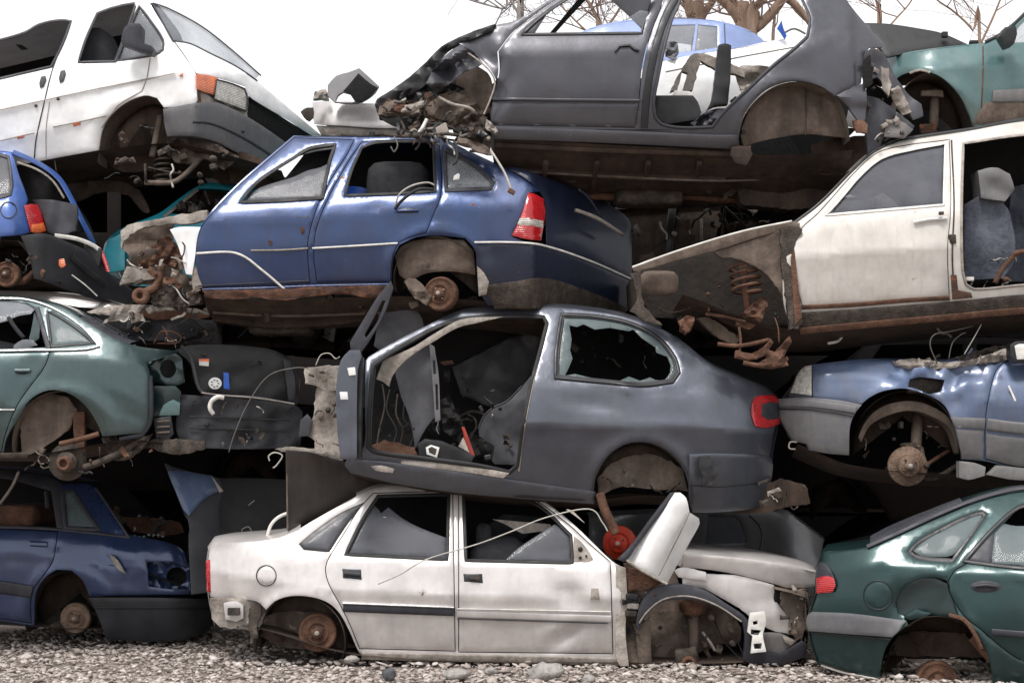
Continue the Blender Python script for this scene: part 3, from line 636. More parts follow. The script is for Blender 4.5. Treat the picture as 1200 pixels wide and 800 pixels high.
# ---- dark green hatch, right of the bottom row
def build_green():
    c = Body('hatchback', 'dark green hatchback with torn rear arch at the right end of the bottom row', 'car', 11.0,
             [(948, 655), (1030, 650), (1131, 659), (1200, 664), (1420, 672)], 948, 1430, yaw=-.24, hwin=80, hbody=135, tumble=.34, endl=.22, endr=0, lend=90,
             creases=[([(962, 668), (1030, 664), (1120, 672), (1400, 690)], .012, 10)],
             dents=[(1034, 668, 8, 12, .015, -30), (1060, 706, 20, 22, .03, 0), (1080, 690, 30, 14, -.02, 20)],
             arches=[(1098, 785, 62)], base=(1180, 822), seed=3)
    body = [(965, 646), (1016, 641), (1050, 627), (1104, 604), (1151, 585), (1200, 575), (1300, 572), (1430, 590), (1430, 815), (1165, 810), (1160, 775), (1150, 750), (1137, 730), (1124, 722), (1110, 680),
            (1095, 676), (1075, 678), (1060, 688), (1049, 705), (1052, 718), (1062, 722), (1064, 732), (1045, 748), (1036, 764), (1030, 797), (985, 788), (958, 778), (948, 742), (948, 718), (955, 700), (956, 690), (960, 668)]
    dr = [(1131, 660), (1200, 590), (1216, 586), (1300, 584), (1300, 800), (1200, 775), (1178, 762), (1150, 738), (1130, 722), (1114, 697), (1111, 680), (1118, 668)]
    rw = [(1130, 657), (1165, 618), (1194, 594), (1212, 592), (1292, 590), (1292, 668), (1200, 665)]
    qw = [(1063, 646), (1074, 634), (1100, 619), (1130, 604), (1151, 597), (1158, 602), (1118, 659), (1090, 657), (1070, 653)]
    b = c.panel('body_side', body, 'green', holes=[rs(dr), rs(qw, 5)])
    q = c.panel('window_seal', qw, 'black', off=.004, th=.01, holes=[inset(rs(qw, 5), 5)]); c.panel('window_glass', [(1070, 645), (1086, 630), (1120, 613), (1148, 602), (1155, 606), (1135, 632), (1116, 650), (1100, 652), (1078, 650)], 'gglass', off=.008, th=.005, parent=q, inn='gglass')
    d = c.door(dr, 'green', win=rs(rw, 5), off=-.004)
    c.strip('window_seal', rw, 5, 'black', off=-.006, closed=True, parent=d); c.panel('window_glass', [(1163, 622), (1172, 612), (1192, 616), (1292, 612), (1292, 668), (1162, 661)], 'gglass', off=.01, th=.005, parent=d, inn='skyglass')
    c.panel('window_divider', [(1130, 656), (1160, 618), (1166, 622), (1161, 661)], 'trimdk', off=.004, th=.01, parent=d)
    h = c.panel('handle_plate', arc(1155, 687, 18, 7, 0, 345, 18), 'trimdk', off=-.012, th=.02, parent=d); c.strip('handle', [(1142, 687), (1155, 685.5), (1168, 687)], 4, 'black', off=-.026, parent=d)
    c.strip('side_trim', [(1162, 740), (1200, 743), (1296, 748)], 8, 'trimdk', off=-.016, parent=d)
    c.strip('sill', [(1140, 745), (1165, 772), (1200, 796), (1300, 808)], 14, 'rust', off=.02)
    c.panel('bumper_strip', [(948, 721), (952, 717), (1000, 719), (1062, 727), (1052, 740), (1045, 746), (1000, 743), (948, 739), (946, 730)], 'gbumper', off=-.04, th=.05)
    c.strip('bumper_gap', [(950, 741), (1000, 745), (1043, 749)], 2, 'black', off=-.02)
    c.strip('bumper_lip', [(962, 779), (990, 788), (1030, 796)], 2.5, 'whitetrim', off=-.008)
    t = c.panel('tail_light', [(961, 658), (968, 660), (976, 672), (979, 686), (976, 693), (957, 695), (957, 676)], 'trimdk', off=-.02, th=.05); c.panel('lamp_lens', [(957, 677), (970, 674), (977, 677), (979, 686), (976, 693), (957, 695)], 'red', off=-.03, th=.01, parent=t)
    c.panel('fuel_flap', arc(1029, 697, 16.5, 16.5, 0, 348, 22), 'green', off=-.003, th=.004, parent=b); c.strip('fuel_flap_gap', arc(1029, 697, 17.3, 17.3, 0, 348, 24), 1.4, 'black', off=-.0025, th=.003, parent=b, closed=True)
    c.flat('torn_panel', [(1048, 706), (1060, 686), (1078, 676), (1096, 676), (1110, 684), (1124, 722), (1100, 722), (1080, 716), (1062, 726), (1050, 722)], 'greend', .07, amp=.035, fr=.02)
    c.flat('torn_flap', [(1060, 722), (1074, 713), (1092, 718), (1084, 722), (1066, 726)], 'green', .0, amp=.02)
    c.well([(1030, 800)]+arc(1098, 790, 60, 68, 170, 5, 12), 'under', d=.4); c.flat('inner_arch', [(1040, 750), (1070, 740), (1130, 742), (1160, 770), (1040, 768)], 'under', .30, amp=.06)
    c.strip('rusty_edge', [(1112, 720), (1130, 726), (1142, 742), (1150, 760)], 5, 'rust', off=-.01)
    c.disc(1099, 799, 24, 'rust', dY=.08, name='brake_drum', drum=True)
    c.loft('roof', [(1104, 604), (1151, 586), (1200, 576), (1300, 573)], 'green', crown=.04); c.loft('boot_lid', [(958, 668), (965, 647), (1016, 642), (1050, 628)], 'green', crown=.02)
    c.loft('tail_panel', [(958, 778), (948, 740), (949, 718), (956, 695), (960, 668)], 'green', crown=.0)
    c.loft('floor_pan', [(958, 776), (1030, 796), (1170, 806), (1420, 812)], 'under', crown=0)
    c.far([(965, 646), (1050, 627), (1151, 585), (1300, 572), (1430, 590), (1430, 815), (1030, 800), (950, 760)], 'inside')
    c.loft('hatch_glass', [(1022, 640), (1050, 625), (1104, 602), (1130, 592)], 'dglass', crown=.045, yin=.03)
    c.strip('roof_rail', [(1016, 640), (1050, 625), (1104, 600), (1151, 582), (1200, 571), (1290, 568)], 5, 'trimdk', off=-.01)
    c.box('rear_seat', 1190, 690, .85, .5, 1.1, .8, 'fabric', rot=-.25, bev=.3)
    return c
# ---- dark silver hatch shell behind
def build_behind_silver():
    c = Body('hatchback', 'dark silver car shell lying behind the silver sedan bonnet, only its rear corner in view', 'car', 13.9,
             [(700, 632), (790, 634), (890, 640), (965, 640)], 690, 968, hwin=60, hbody=80, endr=.35, lend=60, base=(850, 740), seed=4)
    body = [(690, 606), (760, 602), (827, 600), (918, 598), (940, 612), (966, 632), (962, 650), (957, 669), (950, 760), (690, 760)]
    w_ = [(830, 604), (860, 605), (868, 612), (875, 636), (850, 637), (826, 637)]
    c.panel('body_side', body, 'darksilver', holes=[rs(w_, 5)]); c.strip('panel_seam', [(878, 603), (890, 615), (893, 630), (888, 650)], 2, 'black', off=-.003)
    c.panel('window_glass', w_, 'dglass', off=.01, th=.004, inn='dglass')
    c.loft('roof', [(690, 606), (827, 601), (918, 599), (940, 612), (966, 632)], 'darksilver', crown=.03); c.loft('floor_pan', [(690, 755), (950, 755)], 'under', crown=0); c.far(body, 'inside')
    c.loft('tail_panel', [(950, 755), (957, 669), (966, 633)], 'darksilver', crown=.05)
    return c
silver = build_silver_sedan(); build_navy(); build_green(); build_behind_silver()
# ================================================================== SECOND ROW
def build_slate():
    c = Body('hatchback', 'slate grey three-door car with an empty door opening resting on the silver sedan', 'car', 12.0,
             [(400, 425), (470, 430), (640, 438), (800, 446), (908, 462)], 395, 912, hwin=75, hbody=120, tumble=.30, endl=0, endr=.40, lend=85,
             creases=[([(612, 496), (700, 500), (780, 497), (905, 506)], .026, 14), ([(655, 447), (720, 462), (780, 458), (850, 452)], -.010, 7)],
             dents=[(690, 472, 36, 9, .026, 8), (737, 456, 13, 7, -.030, 30), (640, 505, 26, 12, .012, -20), (750, 505, 60, 12, -.008, 0), (640, 540, 22, 22, .01, 0)],
             arches=[(752, 575, 60)], base=(600, 572), seed=11)
    hole = [(437, 428), (452, 417), (484, 398), (512, 383), (545, 373), (600, 370), (637, 371), (641, 378), (633, 410), (622, 452), (613, 500), (607, 545), (597, 554), (560, 546), (500, 538), (440, 530), (431, 524), (433, 470)]
    qw = [(658, 368), (697, 370), (738, 378), (771, 395), (791, 419), (796, 436), (788, 447), (754, 451), (704, 447), (651, 442), (652, 410)]
    body = [(429, 422), (432, 418), (467, 398), (501, 381), (535, 365), (562, 359), (596, 357), (650, 358), (704, 364), (738, 371), (771, 383), (800, 400), (834, 427), (867, 441), (894, 452), (910, 466), (913, 480), (906, 510), (900, 540), (886, 566), (880, 574), (818, 576),
            (808, 570), (801, 549), (785, 530), (762, 519), (738, 519), (717, 530), (704, 547), (697, 564), (696, 590), (636, 585), (535, 576), (467, 566), (410, 553), (404, 545), (407, 535), (420, 531), (427, 522), (428, 470)]
    b = c.panel('body_side', body, 'slate', holes=[rs(hole, 5), rs(qw, 5)])
    c.strip('door_seal', hole, 4.5, 'rubber', off=-.006, closed=True); c.strip('door_seal', [(u*.982+600*.018, v*.975+460*.025) for u, v in hole], 2.2, 'trimdk', off=.03, closed=True)
    q = c.strip('window_seal', qw, 4, 'black', off=-.006, closed=True); c.strip('window_seal', [(u*.965+725*.035, v*.95+412*.05) for u, v in qw], 3.2, 'trimdk', off=.004, closed=True)
    brk = [(667, 381), (676, 383), (684, 380), (697, 386), (715, 384), (737, 388), (742, 386), (752, 396), (768, 407), (769, 413), (782, 418), (786, 428), (785, 437), (779, 446), (768, 445), (762, 442), (750, 446), (737, 441), (724, 447), (710, 445), (690, 442), (674, 438), (662, 440), (666, 432), (671, 420), (668, 410), (670, 398)]
    c.panel('window_glass', inset(rs(qw, 5), 2), 'gglass', holes=[rs(brk, 5, raw=True)], off=.012, th=.005, inn='gglass', label='rear side window with most of the pane smashed out')
    c.strip('door_shut_seam', [(641, 380), (634, 410), (624, 452), (614, 505), (608, 552)], 2, 'dusty', off=-.004)
    c.panel('sill', [(408, 545), (412, 537), (470, 543), (560, 556), (600, 562), (698, 576), (696, 590), (636, 586), (535, 577), (467, 567), (411, 554)], 'slate', off=-.02, th=.06)
    c.flat('paint_patch', [(434, 546), (447, 545), (462, 549), (460, 554), (440, 551)], 'dusty', -.03, th=.003, amp=0)
    c.flat('sill_edge', [(470, 538), (540, 544), (597, 554), (590, 560), (530, 551), (470, 544)], 'dusty', .06, th=.03, amp=.01)
    # tail
    t = c.panel('tail_light', [(884, 466), (893, 463), (908, 463), (914, 470), (914, 496), (905, 500), (893, 501), (885, 499), (881, 487), (881, 474)], 'red', off=-.02, th=.05)
    c.panel('lamp_centre', [(893, 473), (906, 470), (914, 474), (913, 490), (900, 492), (892, 487)], 'trimdk', off=-.028, th=.02, parent=t)
    c.panel('bumper', [(808, 532), (840, 531), (888, 533), (902, 534), (906, 545), (900, 575), (893, 590), (880, 596), (840, 600), (812, 600), (808, 585)], 'slate', off=-.05, th=.07)
    c.strip('bumper_groove', [(809, 568), (840, 570), (888, 566)], 2, 'black', off=-.054)
    c.flat('bumper_bracket', [(820, 536), (832, 534), (836, 545), (842, 549), (840, 556), (834, 568), (822, 569), (824, 557), (819, 550)], 'black', -.07, amp=.02, fr=.1)
    c.loft('rear_panel', [(893, 592), (905, 560), (906, 530), (912, 500), (912, 470)], 'slate', crown=.06)
    c.flat('dirt_flap', [(884, 575), (915, 560), (945, 568), (950, 590), (915, 595), (900, 601), (860, 600)], 'under', .35, amp=.04, fr=.03)
    c.loft('roof', [(520, 373), (562, 360), (596, 358), (650, 359), (704, 365), (738, 372), (775, 386)], 'slate', crown=.05)
    c.loft('rear_hatch', [(790, 395), (834, 428), (867, 442), (894, 453), (911, 467)], 'black', crown=.05)
    c.loft('floor_pan', [(412, 552), (535, 574), (690, 586), (760, 580), (890, 592)], 'under', crown=0, drop=.08)
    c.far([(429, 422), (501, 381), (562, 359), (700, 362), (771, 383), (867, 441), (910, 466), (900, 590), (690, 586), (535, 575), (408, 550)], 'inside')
    c.well(arc(752, 578, 58, 60, 190, -10, 14), 'liner', d=.32)
    c.flat('wheel_housing_skirt', [(700, 560), (720, 541), (760, 532), (800, 548), (806, 575), (770, 573), (725, 571), (708, 578), (702, 590)], 'liner', .20, amp=.05)
    # hanging rear brake with a red disc
    c.tube('trailing_arm', [(703, 578, .12), (708, 595, .1), (716, 612, .1), (722, 625, .1)], .035, 'rust')
    c.disc(726, 636, 20, 'redpaint', dY=.1, yawd=-.25, hub='mech')
    # interior
    fr_ = c.flat('pillar_trim', [(441, 444), (449, 422), (470, 413), (485, 406), (512, 389), (542, 374), (590, 371), (560, 378), (536, 384), (505, 402), (487, 413), (470, 427), (459, 442), (456, 453), (450, 448), (446, 446)], 'dusty', .16, amp=.01, th=.02)
    c.flat('dash_panel', [(462, 432), (480, 410), (500, 400), (508, 408), (515, 482), (500, 500), (492, 514), (487, 526), (480, 490), (470, 464)], 'greytrim', .30, amp=.04, fr=.02, th=.04)
    c.flat('seat_rail', [(503, 402), (509, 406), (514, 440), (516, 492), (510, 494), (507, 450)], 'gbumper', .24, amp=.01, holes=[[(507, 422), (510, 422), (511, 438), (508, 438)], [(510, 450), (513, 450), (514, 480), (511, 480)]])
    s_ = c.flat('front_seat', [(561, 500), (566, 490), (578, 478), (596, 470), (610, 455), (622, 441), (640, 440), (640, 545), (580, 544), (566, 525)], 'greytrim', .5, amp=.05, fr=.03, th=.25)
    c.strip('seat_piping', [(561, 502), (566, 489), (577, 478), (594, 470), (612, 452)], 2.5, 'trimdk', dfn=lambda x, y: 12.44, parent=s_)
    c.flat('door_card', [(530, 430), (560, 415), (620, 385), (640, 385), (622, 440), (600, 470), (577, 478), (540, 462)], 'black', 1.15, amp=.05)
    p_ = c.flat('black_box', [(489, 520), (498, 514), (518, 517), (540, 526), (556, 534), (552, 541), (530, 545), (508, 545), (492, 538)], 'black', .12, th=.14, amp=.02)
    c.flat('label', [(499, 524), (505, 521), (515, 524), (512, 536), (500, 532)], 'sticker', .095, th=.004, amp=0, parent=p_)
    c.flat('label_print', [(502, 525), (506, 523), (512, 526), (510, 533), (503, 530)], 'mech', .09, th=.003, amp=0, parent=p_)
    r_ = c.flat('warning_triangle', [(541, 500), (544, 500), (550, 515), (557, 535), (552, 536), (546, 520)], 'dred', .2, amp=.01, th=.015); c.flat('triangle_face', [(543, 512), (550, 530), (537, 523)], 'dusty', .18, amp=0, th=.006, parent=r_)
    c.flat('seat_cushion', [(515, 470), (525, 462), (545, 500), (560, 510), (580, 524), (575, 545), (540, 520), (520, 505)], 'inside', .3, amp=.12, th=.06, fr=.1)
    c.tube('steering_wheel', [(536, 490, .8), (552, 482, .75), (568, 486, .7), (574, 498, .7)], .012, 'mech'); c.flat('orange_scrap', [(515, 424), (530, 422), (532, 426), (520, 428)], 'orust', .5, amp=.01)
    for i in range(5):
        x = 448+i*9; c.tube('wiring', [(x, 450+i*6, .5), (x+random.uniform(-8, 12), 475+i*5, .45), (x+random.uniform(-5, 14), 505, .4), (x+random.uniform(-8, 8), 528, .35)], .007, ['mech', 'black'][i % 2])
    c.flat('carpet', [(435, 522), (450, 515), (486, 524), (490, 536), (440, 530)], 'rust', .3, amp=.06)
    # swung-open door seen on its edge
    d = c.flat('door', [(400, 421), (410, 410), (422, 410), (423, 420), (419, 434), (418, 537), (399, 538), (395, 500), (394, 452)], 'slate', -.25, amp=.012, th=.10, label='open door seen on its edge')
    c.flat('window_frame', [(458, 329), (461, 337), (450, 368), (433, 398), (423, 412), (411, 409), (410, 401), (428, 371), (443, 347)], 'trimdk', -.15, amp=.01, th=.05, parent=d, holes=[[(448, 352), (452, 352), (442, 377), (429, 396), (427, 392), (438, 372)]])
    c.flat('door_edge', [(420, 420), (425, 418), (424, 470), (423, 536), (418, 537), (419, 460)], 'black', -.2, amp=.02, th=.12, parent=d)
    c.flat('label', [(398, 459), (407, 459), (408, 468), (399, 468)], 'sticker', -.262, amp=0, th=.004, parent=d); c.flat('reflector', [(407, 431), (416, 430), (417, 439), (409, 440)], 'wplastic', -.27, amp=0, th=.01, parent=d)
    c.flat('rear_door_trim', [(446, 358), (462, 352), (480, 356), (494, 372), (498, 392), (470, 402), (448, 412), (438, 405)], 'greytrim', .55, amp=.06)
    c.flat('front_structure', [(357, 431), (385, 428), (400, 428), (402, 456), (385, 458), (370, 452), (358, 450)], 'dusty', .1, amp=.05)
    c.flat('inner_fender', [(371, 452), (385, 456), (398, 462), (400, 538), (396, 536), (384, 530), (376, 532), (369, 530), (368, 516), (360, 510), (366, 492), (368, 478)], 'dusty', .14, amp=.06)
    c.flat('plastic_cover', [(352, 492), (360, 485), (366, 492), (362, 510), (350, 512)], 'trimdk', .12, amp=.03)
    c.flat('bulkhead', [(425, 430), (437, 426), (470, 430), (480, 480), (486, 530), (430, 528)], 'inside', .7, amp=.05)
    c.tube('wire_loop', [(370, 428, .05), (376, 416, .05), (386, 414, .05), (393, 420, .05), (398, 418, 0)], .004, 'wirelt')
def build_teal():
    c = Body('sedan', 'dull green sedan with chrome window trim and its black boot open at the left', 'car', 12.2,
             [(-150, 410), (0, 410), (116, 406), (175, 425), (209, 416)], -160, 215, hwin=62, hbody=120, tumble=.30, endl=0, endr=.36, lend=80,
             creases=[([(-150, 470), (20, 476)], .006, 8), ([(60, 418), (130, 424), (170, 430)], .010, 12)], dents=[(140, 470, 22, 5, .010, 25), (150, 485, 24, 4, .010, 22)],
             arches=[(72, 520, 62)], base=(20, 540), seed=12)
    body = [(-160, 340), (0, 347), (44, 352), (74, 360), (101, 377), (135, 397), (152, 403), (169, 407), (209, 411), (206, 414), (171, 425), (175, 437), (174, 452), (174, 480), (171, 500), (165, 507), (120, 511), (114, 496), (101, 476), (81, 461), (57, 457), (34, 469), (24, 486), (8, 512), (3, 534), (-160, 530)]
    dr = [(-120, 412), (0, 411), (59, 410), (56, 422), (50, 434), (34, 455), (20, 476), (7, 508), (2, 530), (-120, 526)]
    rw = [(-110, 352), (0, 352), (30, 355), (42, 362), (50, 384), (55, 407), (0, 409), (-110, 410)]
    qw = [(55, 364), (66, 369), (92, 386), (110, 402), (60, 406)]
    b = c.panel('body_side', body, 'teal', holes=[rs(dr), rs(rw, 5), rs(qw, 5)])
    d = c.door(dr, 'teal'); c.strip('side_trim', [(-110, 477), (0, 480), (17, 480)], 1.6, 'chrome', off=-.008, parent=d)
    c.panel('handle_plate', [(16, 434), (35, 434), (34, 439), (29, 441), (20, 440)], 'black', off=-.004, th=.006, parent=d); c.strip('handle', [(17, 434), (35, 434)], 4, 'teal', off=-.022, parent=d)
    c.strip('window_trim', [(-110, 349), (0, 349), (34, 351), (67, 363), (98, 384), (116, 405), (100, 408.5), (34, 410), (-110, 412)], 2.6, 'chrome', off=-.012)
    c.strip('window_seal', [(43, 360), (50, 384), (57, 408)], 6, 'trimdk', off=-.006)
    c.panel('window_glass', qw, 'gglass', off=.008, th=.005, inn='gglass'); c.strip('window_seal', qw, 3, 'black', off=.001, closed=True)
    c.panel('window_glass', [(-100, 352), (0, 352), (28, 355), (41, 362), (36, 368), (22, 370), (8, 376), (0, 378), (-100, 382)], 'skyglass', off=.01, th=.006, inn='skyglass', label='rear door window smashed along its lower half')
    c.flat('glass_shard', [(40, 366), (46, 380), (46, 396), (38, 402), (34, 396), (38, 380)], 'gglass', .16, th=.006, amp=.02); c.flat('glass_shard', [(16, 405), (26, 398), (38, 398), (44, 404), (30, 408), (16, 410)], 'skyglass', -.03, th=.008, amp=.02)
    c.tube('belt_strap', [(10, 372, .25), (18, 384, .22), (28, 396, .2)], .016, 'fabric')
    c.box('lock_button', 158, 405, .2, .02, .02, .02, 'black')
    # rear corner
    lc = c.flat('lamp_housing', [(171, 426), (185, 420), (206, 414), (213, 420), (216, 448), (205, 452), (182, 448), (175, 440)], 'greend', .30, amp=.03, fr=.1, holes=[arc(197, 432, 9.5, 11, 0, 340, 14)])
    c.box('lamp_recess', 197, 432, .45, .2, .1, .22, 'inside')
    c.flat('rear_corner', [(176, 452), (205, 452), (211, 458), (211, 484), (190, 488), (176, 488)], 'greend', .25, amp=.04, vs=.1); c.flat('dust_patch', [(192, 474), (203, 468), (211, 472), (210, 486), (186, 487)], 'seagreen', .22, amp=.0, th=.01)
    v = c.flat('rear_vent', [(180, 490), (200, 487), (203, 508), (198, 514), (183, 513)], 'bumper', .22, amp=.01)
    for y in (494, 500.5, 507): c.strip('vent_slot', [(184, y), (199, y-1)], 2.5, 'liner', dfn=lambda x, y: 12.41, parent=v)
    c.strip('bumper_edge', [(176, 440), (177, 470), (175, 496), (165, 510), (140, 515)], 6, 'trimdk', off=.02)
    lid = c.flat('boot_floor', [(205, 410), (225, 404), (287, 405), (320, 410), (337, 419), (350, 440), (348, 474), (300, 468), (236, 461), (228, 448), (222, 425)], 'black', .55, amp=.03, slope=.25, label='black boot lining')
    c.strip('boot_edge', [(212, 405), (222, 415), (229, 440), (233, 455), (242, 462), (300, 466), (345, 474)], 4, 'trimdk', dfn=lambda x, y: 12.55)
    c.strip('bright_edge', [(236, 460), (262, 463), (300, 466), (345, 473)], 1.3, 'dusty', dfn=lambda x, y: 12.52)
    def sl(x): return 12.2+.25*(x-270)/158+c.yaw
    k = dict(th=.004, amp=0, slope=0)
    for nm, pts, mt, dd in (('label', [(233, 421), (245, 421), (244.5, 429), (233.5, 428)], 'sticker', 0), ('label_stripe', [(233, 420.5), (245, 420.5), (245, 423.5), (233, 423)], 'orange', -.006), ('round_label', arc(252, 449, 7.8, 7, 0, 340, 14), 'sticker', 0), ('label', [(262, 436), (268, 437), (269, 456), (262, 455)], 'bluepl', 0)):
        c.flat(nm, pts, mt, .40+dd, parent=lid, **k)
    for i in range(7):
        a = i*.9; c.flat('label_print', [(252+4*math.cos(a)-1, 449+4*math.sin(a)-.5), (252+4*math.cos(a)+1, 449+4*math.sin(a)-.5), (252+4*math.cos(a)+1, 449+4*math.sin(a)+.6), (252+4*math.cos(a)-1, 449+4*math.sin(a)+.6)], 'trimdk', .393, parent=lid, **k)
    c.tube('lid_hook', [(262, 466, .3), (255, 465, .28), (248, 470, .28), (246, 478, .28), (250, 485, .3)], .018, 'whitetrim')
    c.flat('rear_valance', [(213, 462), (240, 464), (345, 474), (354, 482), (352, 522), (300, 526), (215, 524), (206, 500)], 'bumper', .45, amp=.06, slope=.25)
    for y in (488, 501): c.strip('valance_rib', [(222, y), (280, y+2), (340, y+4)], 2, 'black', dfn=lambda x, yy: 12.2+.43+.25*(x-280)/158)
    c.flat('side_bracket', [(332, 420), (340, 424), (346, 444), (346, 470), (338, 470)], 'trimdk', .58, amp=.03)
    c.box('rubber_stop', 298, 470, .5, .05, .05, .05, 'mech', bev=.4)
    # underneath
    c.well(arc(70, 520, 56, 62, 195, 5, 14), 'liner', d=.30); c.flat('inner_arch', [(24, 500), (32, 472), (57, 461), (80, 466), (90, 480), (82, 500), (62, 517), (40, 530), (26, 534)], 'liner', .14, amp=.04)
    c.flat('shock_absorber', [(86, 482), (99, 482), (99, 532), (90, 534), (86, 505)], 'rust', .13, amp=.015, th=.06)
    c.disc(79, 541, 22, 'mech', dY=.0, name='brake_disc', yawd=.1, hub='mech'); mkobj('hub', *lathe(P(76, 543, 12.1), [(.055, -.03), (.055, .03), (.05, .05), (.03, .05), (.028, .02), (.001, .02)]), M['rust'], c.base, c.root)
    c.tube('trailing_arm', [(98, 548, .1), (120, 540, .1), (140, 530, .12), (170, 512, .15)], .028, 'mech'); c.tube('trailing_arm', [(70, 520, .06), (96, 514, .06), (116, 508, .08)], .02, 'rust')
    c.flat('subframe', [(118, 512), (150, 514), (178, 508), (170, 522), (150, 538), (135, 540), (125, 528)], 'mech', .14, amp=.07, fr=.1)
    c.flat('rear_tray', [(170, 522), (182, 514), (240, 516), (240, 526), (215, 532), (190, 530)], 'mech', .22, amp=.05)
    c.loft('roof', [(-160, 340), (0, 347), (44, 352), (74, 361), (90, 370)], 'teal', crown=.03); c.loft('rear_glass', [(92, 372), (135, 398), (152, 403)], 'dglass', crown=.05)
    c.loft('floor_pan', [(-160, 530), (5, 532), (30, 534), (150, 516), (205, 520)], 'under', crown=0, drop=.05); c.far([(-160, 340), (44, 352), (135, 397), (209, 411), (212, 500), (-160, 530)], 'inside')
    c.strip('sill', [(-120, 531), (0, 534), (32, 533)], 7, 'mech', off=-.01)
    c.box('rear_seat', 15, 440, .9, .6, 1.1, .5, 'fabric', rot=-.2); c.loft('parcel_shelf', [(50, 405), (130, 408)], 'inside', crown=0)
def build_steelblue():
    c = Body('sedan', 'faded blue saloon front with a grey bumper and crumpled wing above the dark green hatchback', 'car', 11.95,
             [(912, 432), (952, 434), (1060, 436), (1200, 440), (1400, 442)], 912, 1410, yaw=-.16, hwin=60, hbody=105, tumble=.25, endl=.28, endr=0, lend=65,
             creases=[([(952, 440), (1040, 443), (1110, 460), (1156, 470), (1390, 476)], .010, 10)],
             dents=[(1052, 440, 26, 8, .025, 12), (1125, 434, 30, 7, .03, 8), (1085, 432, 12, 8, -.02, 0), (1135, 450, 26, 8, -.016, -15), (1000, 445, 50, 10, .012, 0)],
             arches=[(1062, 520, 62)], crum=[(1100, 432, 65, .035, .045)], base=(1150, 560), seed=13, wav=.006)
    body = [(952, 427), (990, 423), (1034, 422), (1060, 423), (1100, 425), (1150, 424), (1179, 421), (1290, 418), (1400, 420), (1400, 555), (1200, 550), (1154, 540), (1127, 538), (1126, 529), (1117, 496), (1107, 475), (1086, 462), (1060, 455), (1035, 458), (1018, 466), (1010, 473), (985, 470), (952, 466)]
    hole = [(1066, 444), (1080, 442), (1107, 445), (1105, 453), (1102, 459), (1088, 461), (1075, 456), (1064, 453)]
    dr = [(1180, 423), (1290, 420), (1380, 422), (1380, 550), (1200, 548), (1154, 538), (1154, 500), (1156, 478), (1164, 441), (1170, 430)]
    b = c.panel('body_side', body, 'steel', holes=[rs(hole, 4), rs(dr)]); c.box('hole_lining', 1086, 452, .2, .32, .1, .12, 'mech')
    d = c.door(dr, 'steel', off=-.006); c.strip('side_trim', [(1157, 497), (1200, 502), (1370, 508)], 14, 'gbumper', off=-.014, parent=d); c.panel('lower_cladding', [(1156, 507), (1200, 512), (1378, 518), (1378, 549), (1200, 547), (1156, 537)], 'gbumper', off=-.010, th=.01, parent=d)
    c.panel('side_trim', [(1114, 488), (1155, 490), (1154, 503), (1119, 500)], 'gbumper', off=-.016, th=.02)
    c.panel('lower_cladding', [(1120, 502), (1153, 504), (1152, 538), (1128, 537)], 'gbumper', off=-.006, th=.01)
    mm = mkobj('badge_hole', *lathe(P(1143, 479, 12.07), [(.014, 0), (.014, .006), (.008, .006), (.006, -.0), (.001, 0)], n=10), M['black'], c.base, c.root)
    c.flat('scratch', [(1181, 452), (1183, 451), (1191, 469), (1189, 470)], 'whitetrim', -.01, amp=0, th=.002)
    h = c.panel('headlight', [(926, 462), (931, 448), (937, 435), (944, 429), (951, 428), (951, 465)], 'clear', off=-.012, th=.06); c.strip('lamp_base', [(925, 463), (951, 466)], 6, 'trimdk', off=-.014, parent=h)
    c.panel('bumper', [(912, 467), (930, 466), (952, 466), (985, 469), (1010, 474), (1002, 484), (996, 500), (995, 533), (970, 531), (949, 527), (946, 520), (930, 516), (920, 500), (912, 484)], 'gbumper', off=-.06, th=.08)
    c.strip('bumper_strip', [(913, 472), (952, 473), (1003, 480)], 9, 'gbumper', off=-.072); c.strip('bumper_line', [(913, 479), (952, 480), (999, 487)], 1.6, 'black', off=-.066)
    c.tube('tow_eye', [(934, 518, .05), (926, 518, .03), (925, 525, .03), (932, 526, .05)], .006, 'dusty')
    c.loft('front_panel', [(952, 428), (930, 450), (914, 470), (913, 485), (930, 516)], 'gbumper', crown=.06)
    c.loft('bonnet', [(944, 430), (952, 428), (1034, 423), (1110, 425), (1178, 422)], 'steel', crown=.04, wob=.03); c.loft('scuttle', [(1180, 421), (1400, 420)], 'inside', crown=.0)
    c.flat('crushed_edge', [(1045, 423), (1070, 420), (1110, 424), (1150, 418), (1178, 408), (1188, 412), (1180, 422), (1140, 428), (1100, 432), (1065, 432), (1050, 428)], 'dusty', .10, amp=.10, fr=.09)
    c.flat('crushed_bonnet', [(1100, 424), (1130, 415), (1160, 407), (1186, 404), (1194, 420), (1150, 427)], 'mech', .25, amp=.12, fr=.08)
    c.well(arc(1062, 522, 62, 64, 190, -8, 14), 'under', d=.35)
    li = [(1007, 519), (1019, 498), (1045, 484), (1071, 481), (1097, 490), (1115, 503), (1125, 534), (1127, 528), (1117, 497), (1107, 478), (1086, 465), (1060, 459), (1035, 462), (1018, 471), (1004, 488), (999, 503), (999, 520), (1003, 545)]
    c.panel('arch_liner', [(1009, 518), (1020, 498), (1045, 485), (1071, 481), (1097, 490), (1114, 503), (1124, 530), (1122, 512), (1112, 490), (1094, 477), (1070, 470), (1043, 473), (1024, 483), (1012, 498), (1006, 512)], 'liner', off=.08, th=.16, inn='liner')
    c.tube('suspension_strut', [(1076, 480, .35), (1073, 530, .22)], .042, 'liner'); c.tube('control_arm', [(1070, 556, .25), (1095, 560, .25), (1122, 545, .3)], .022, 'mech'); c.tube('steering_rod', [(1085, 545, .2), (1100, 535, .3), (1112, 528, .35)], .015, 'rust')
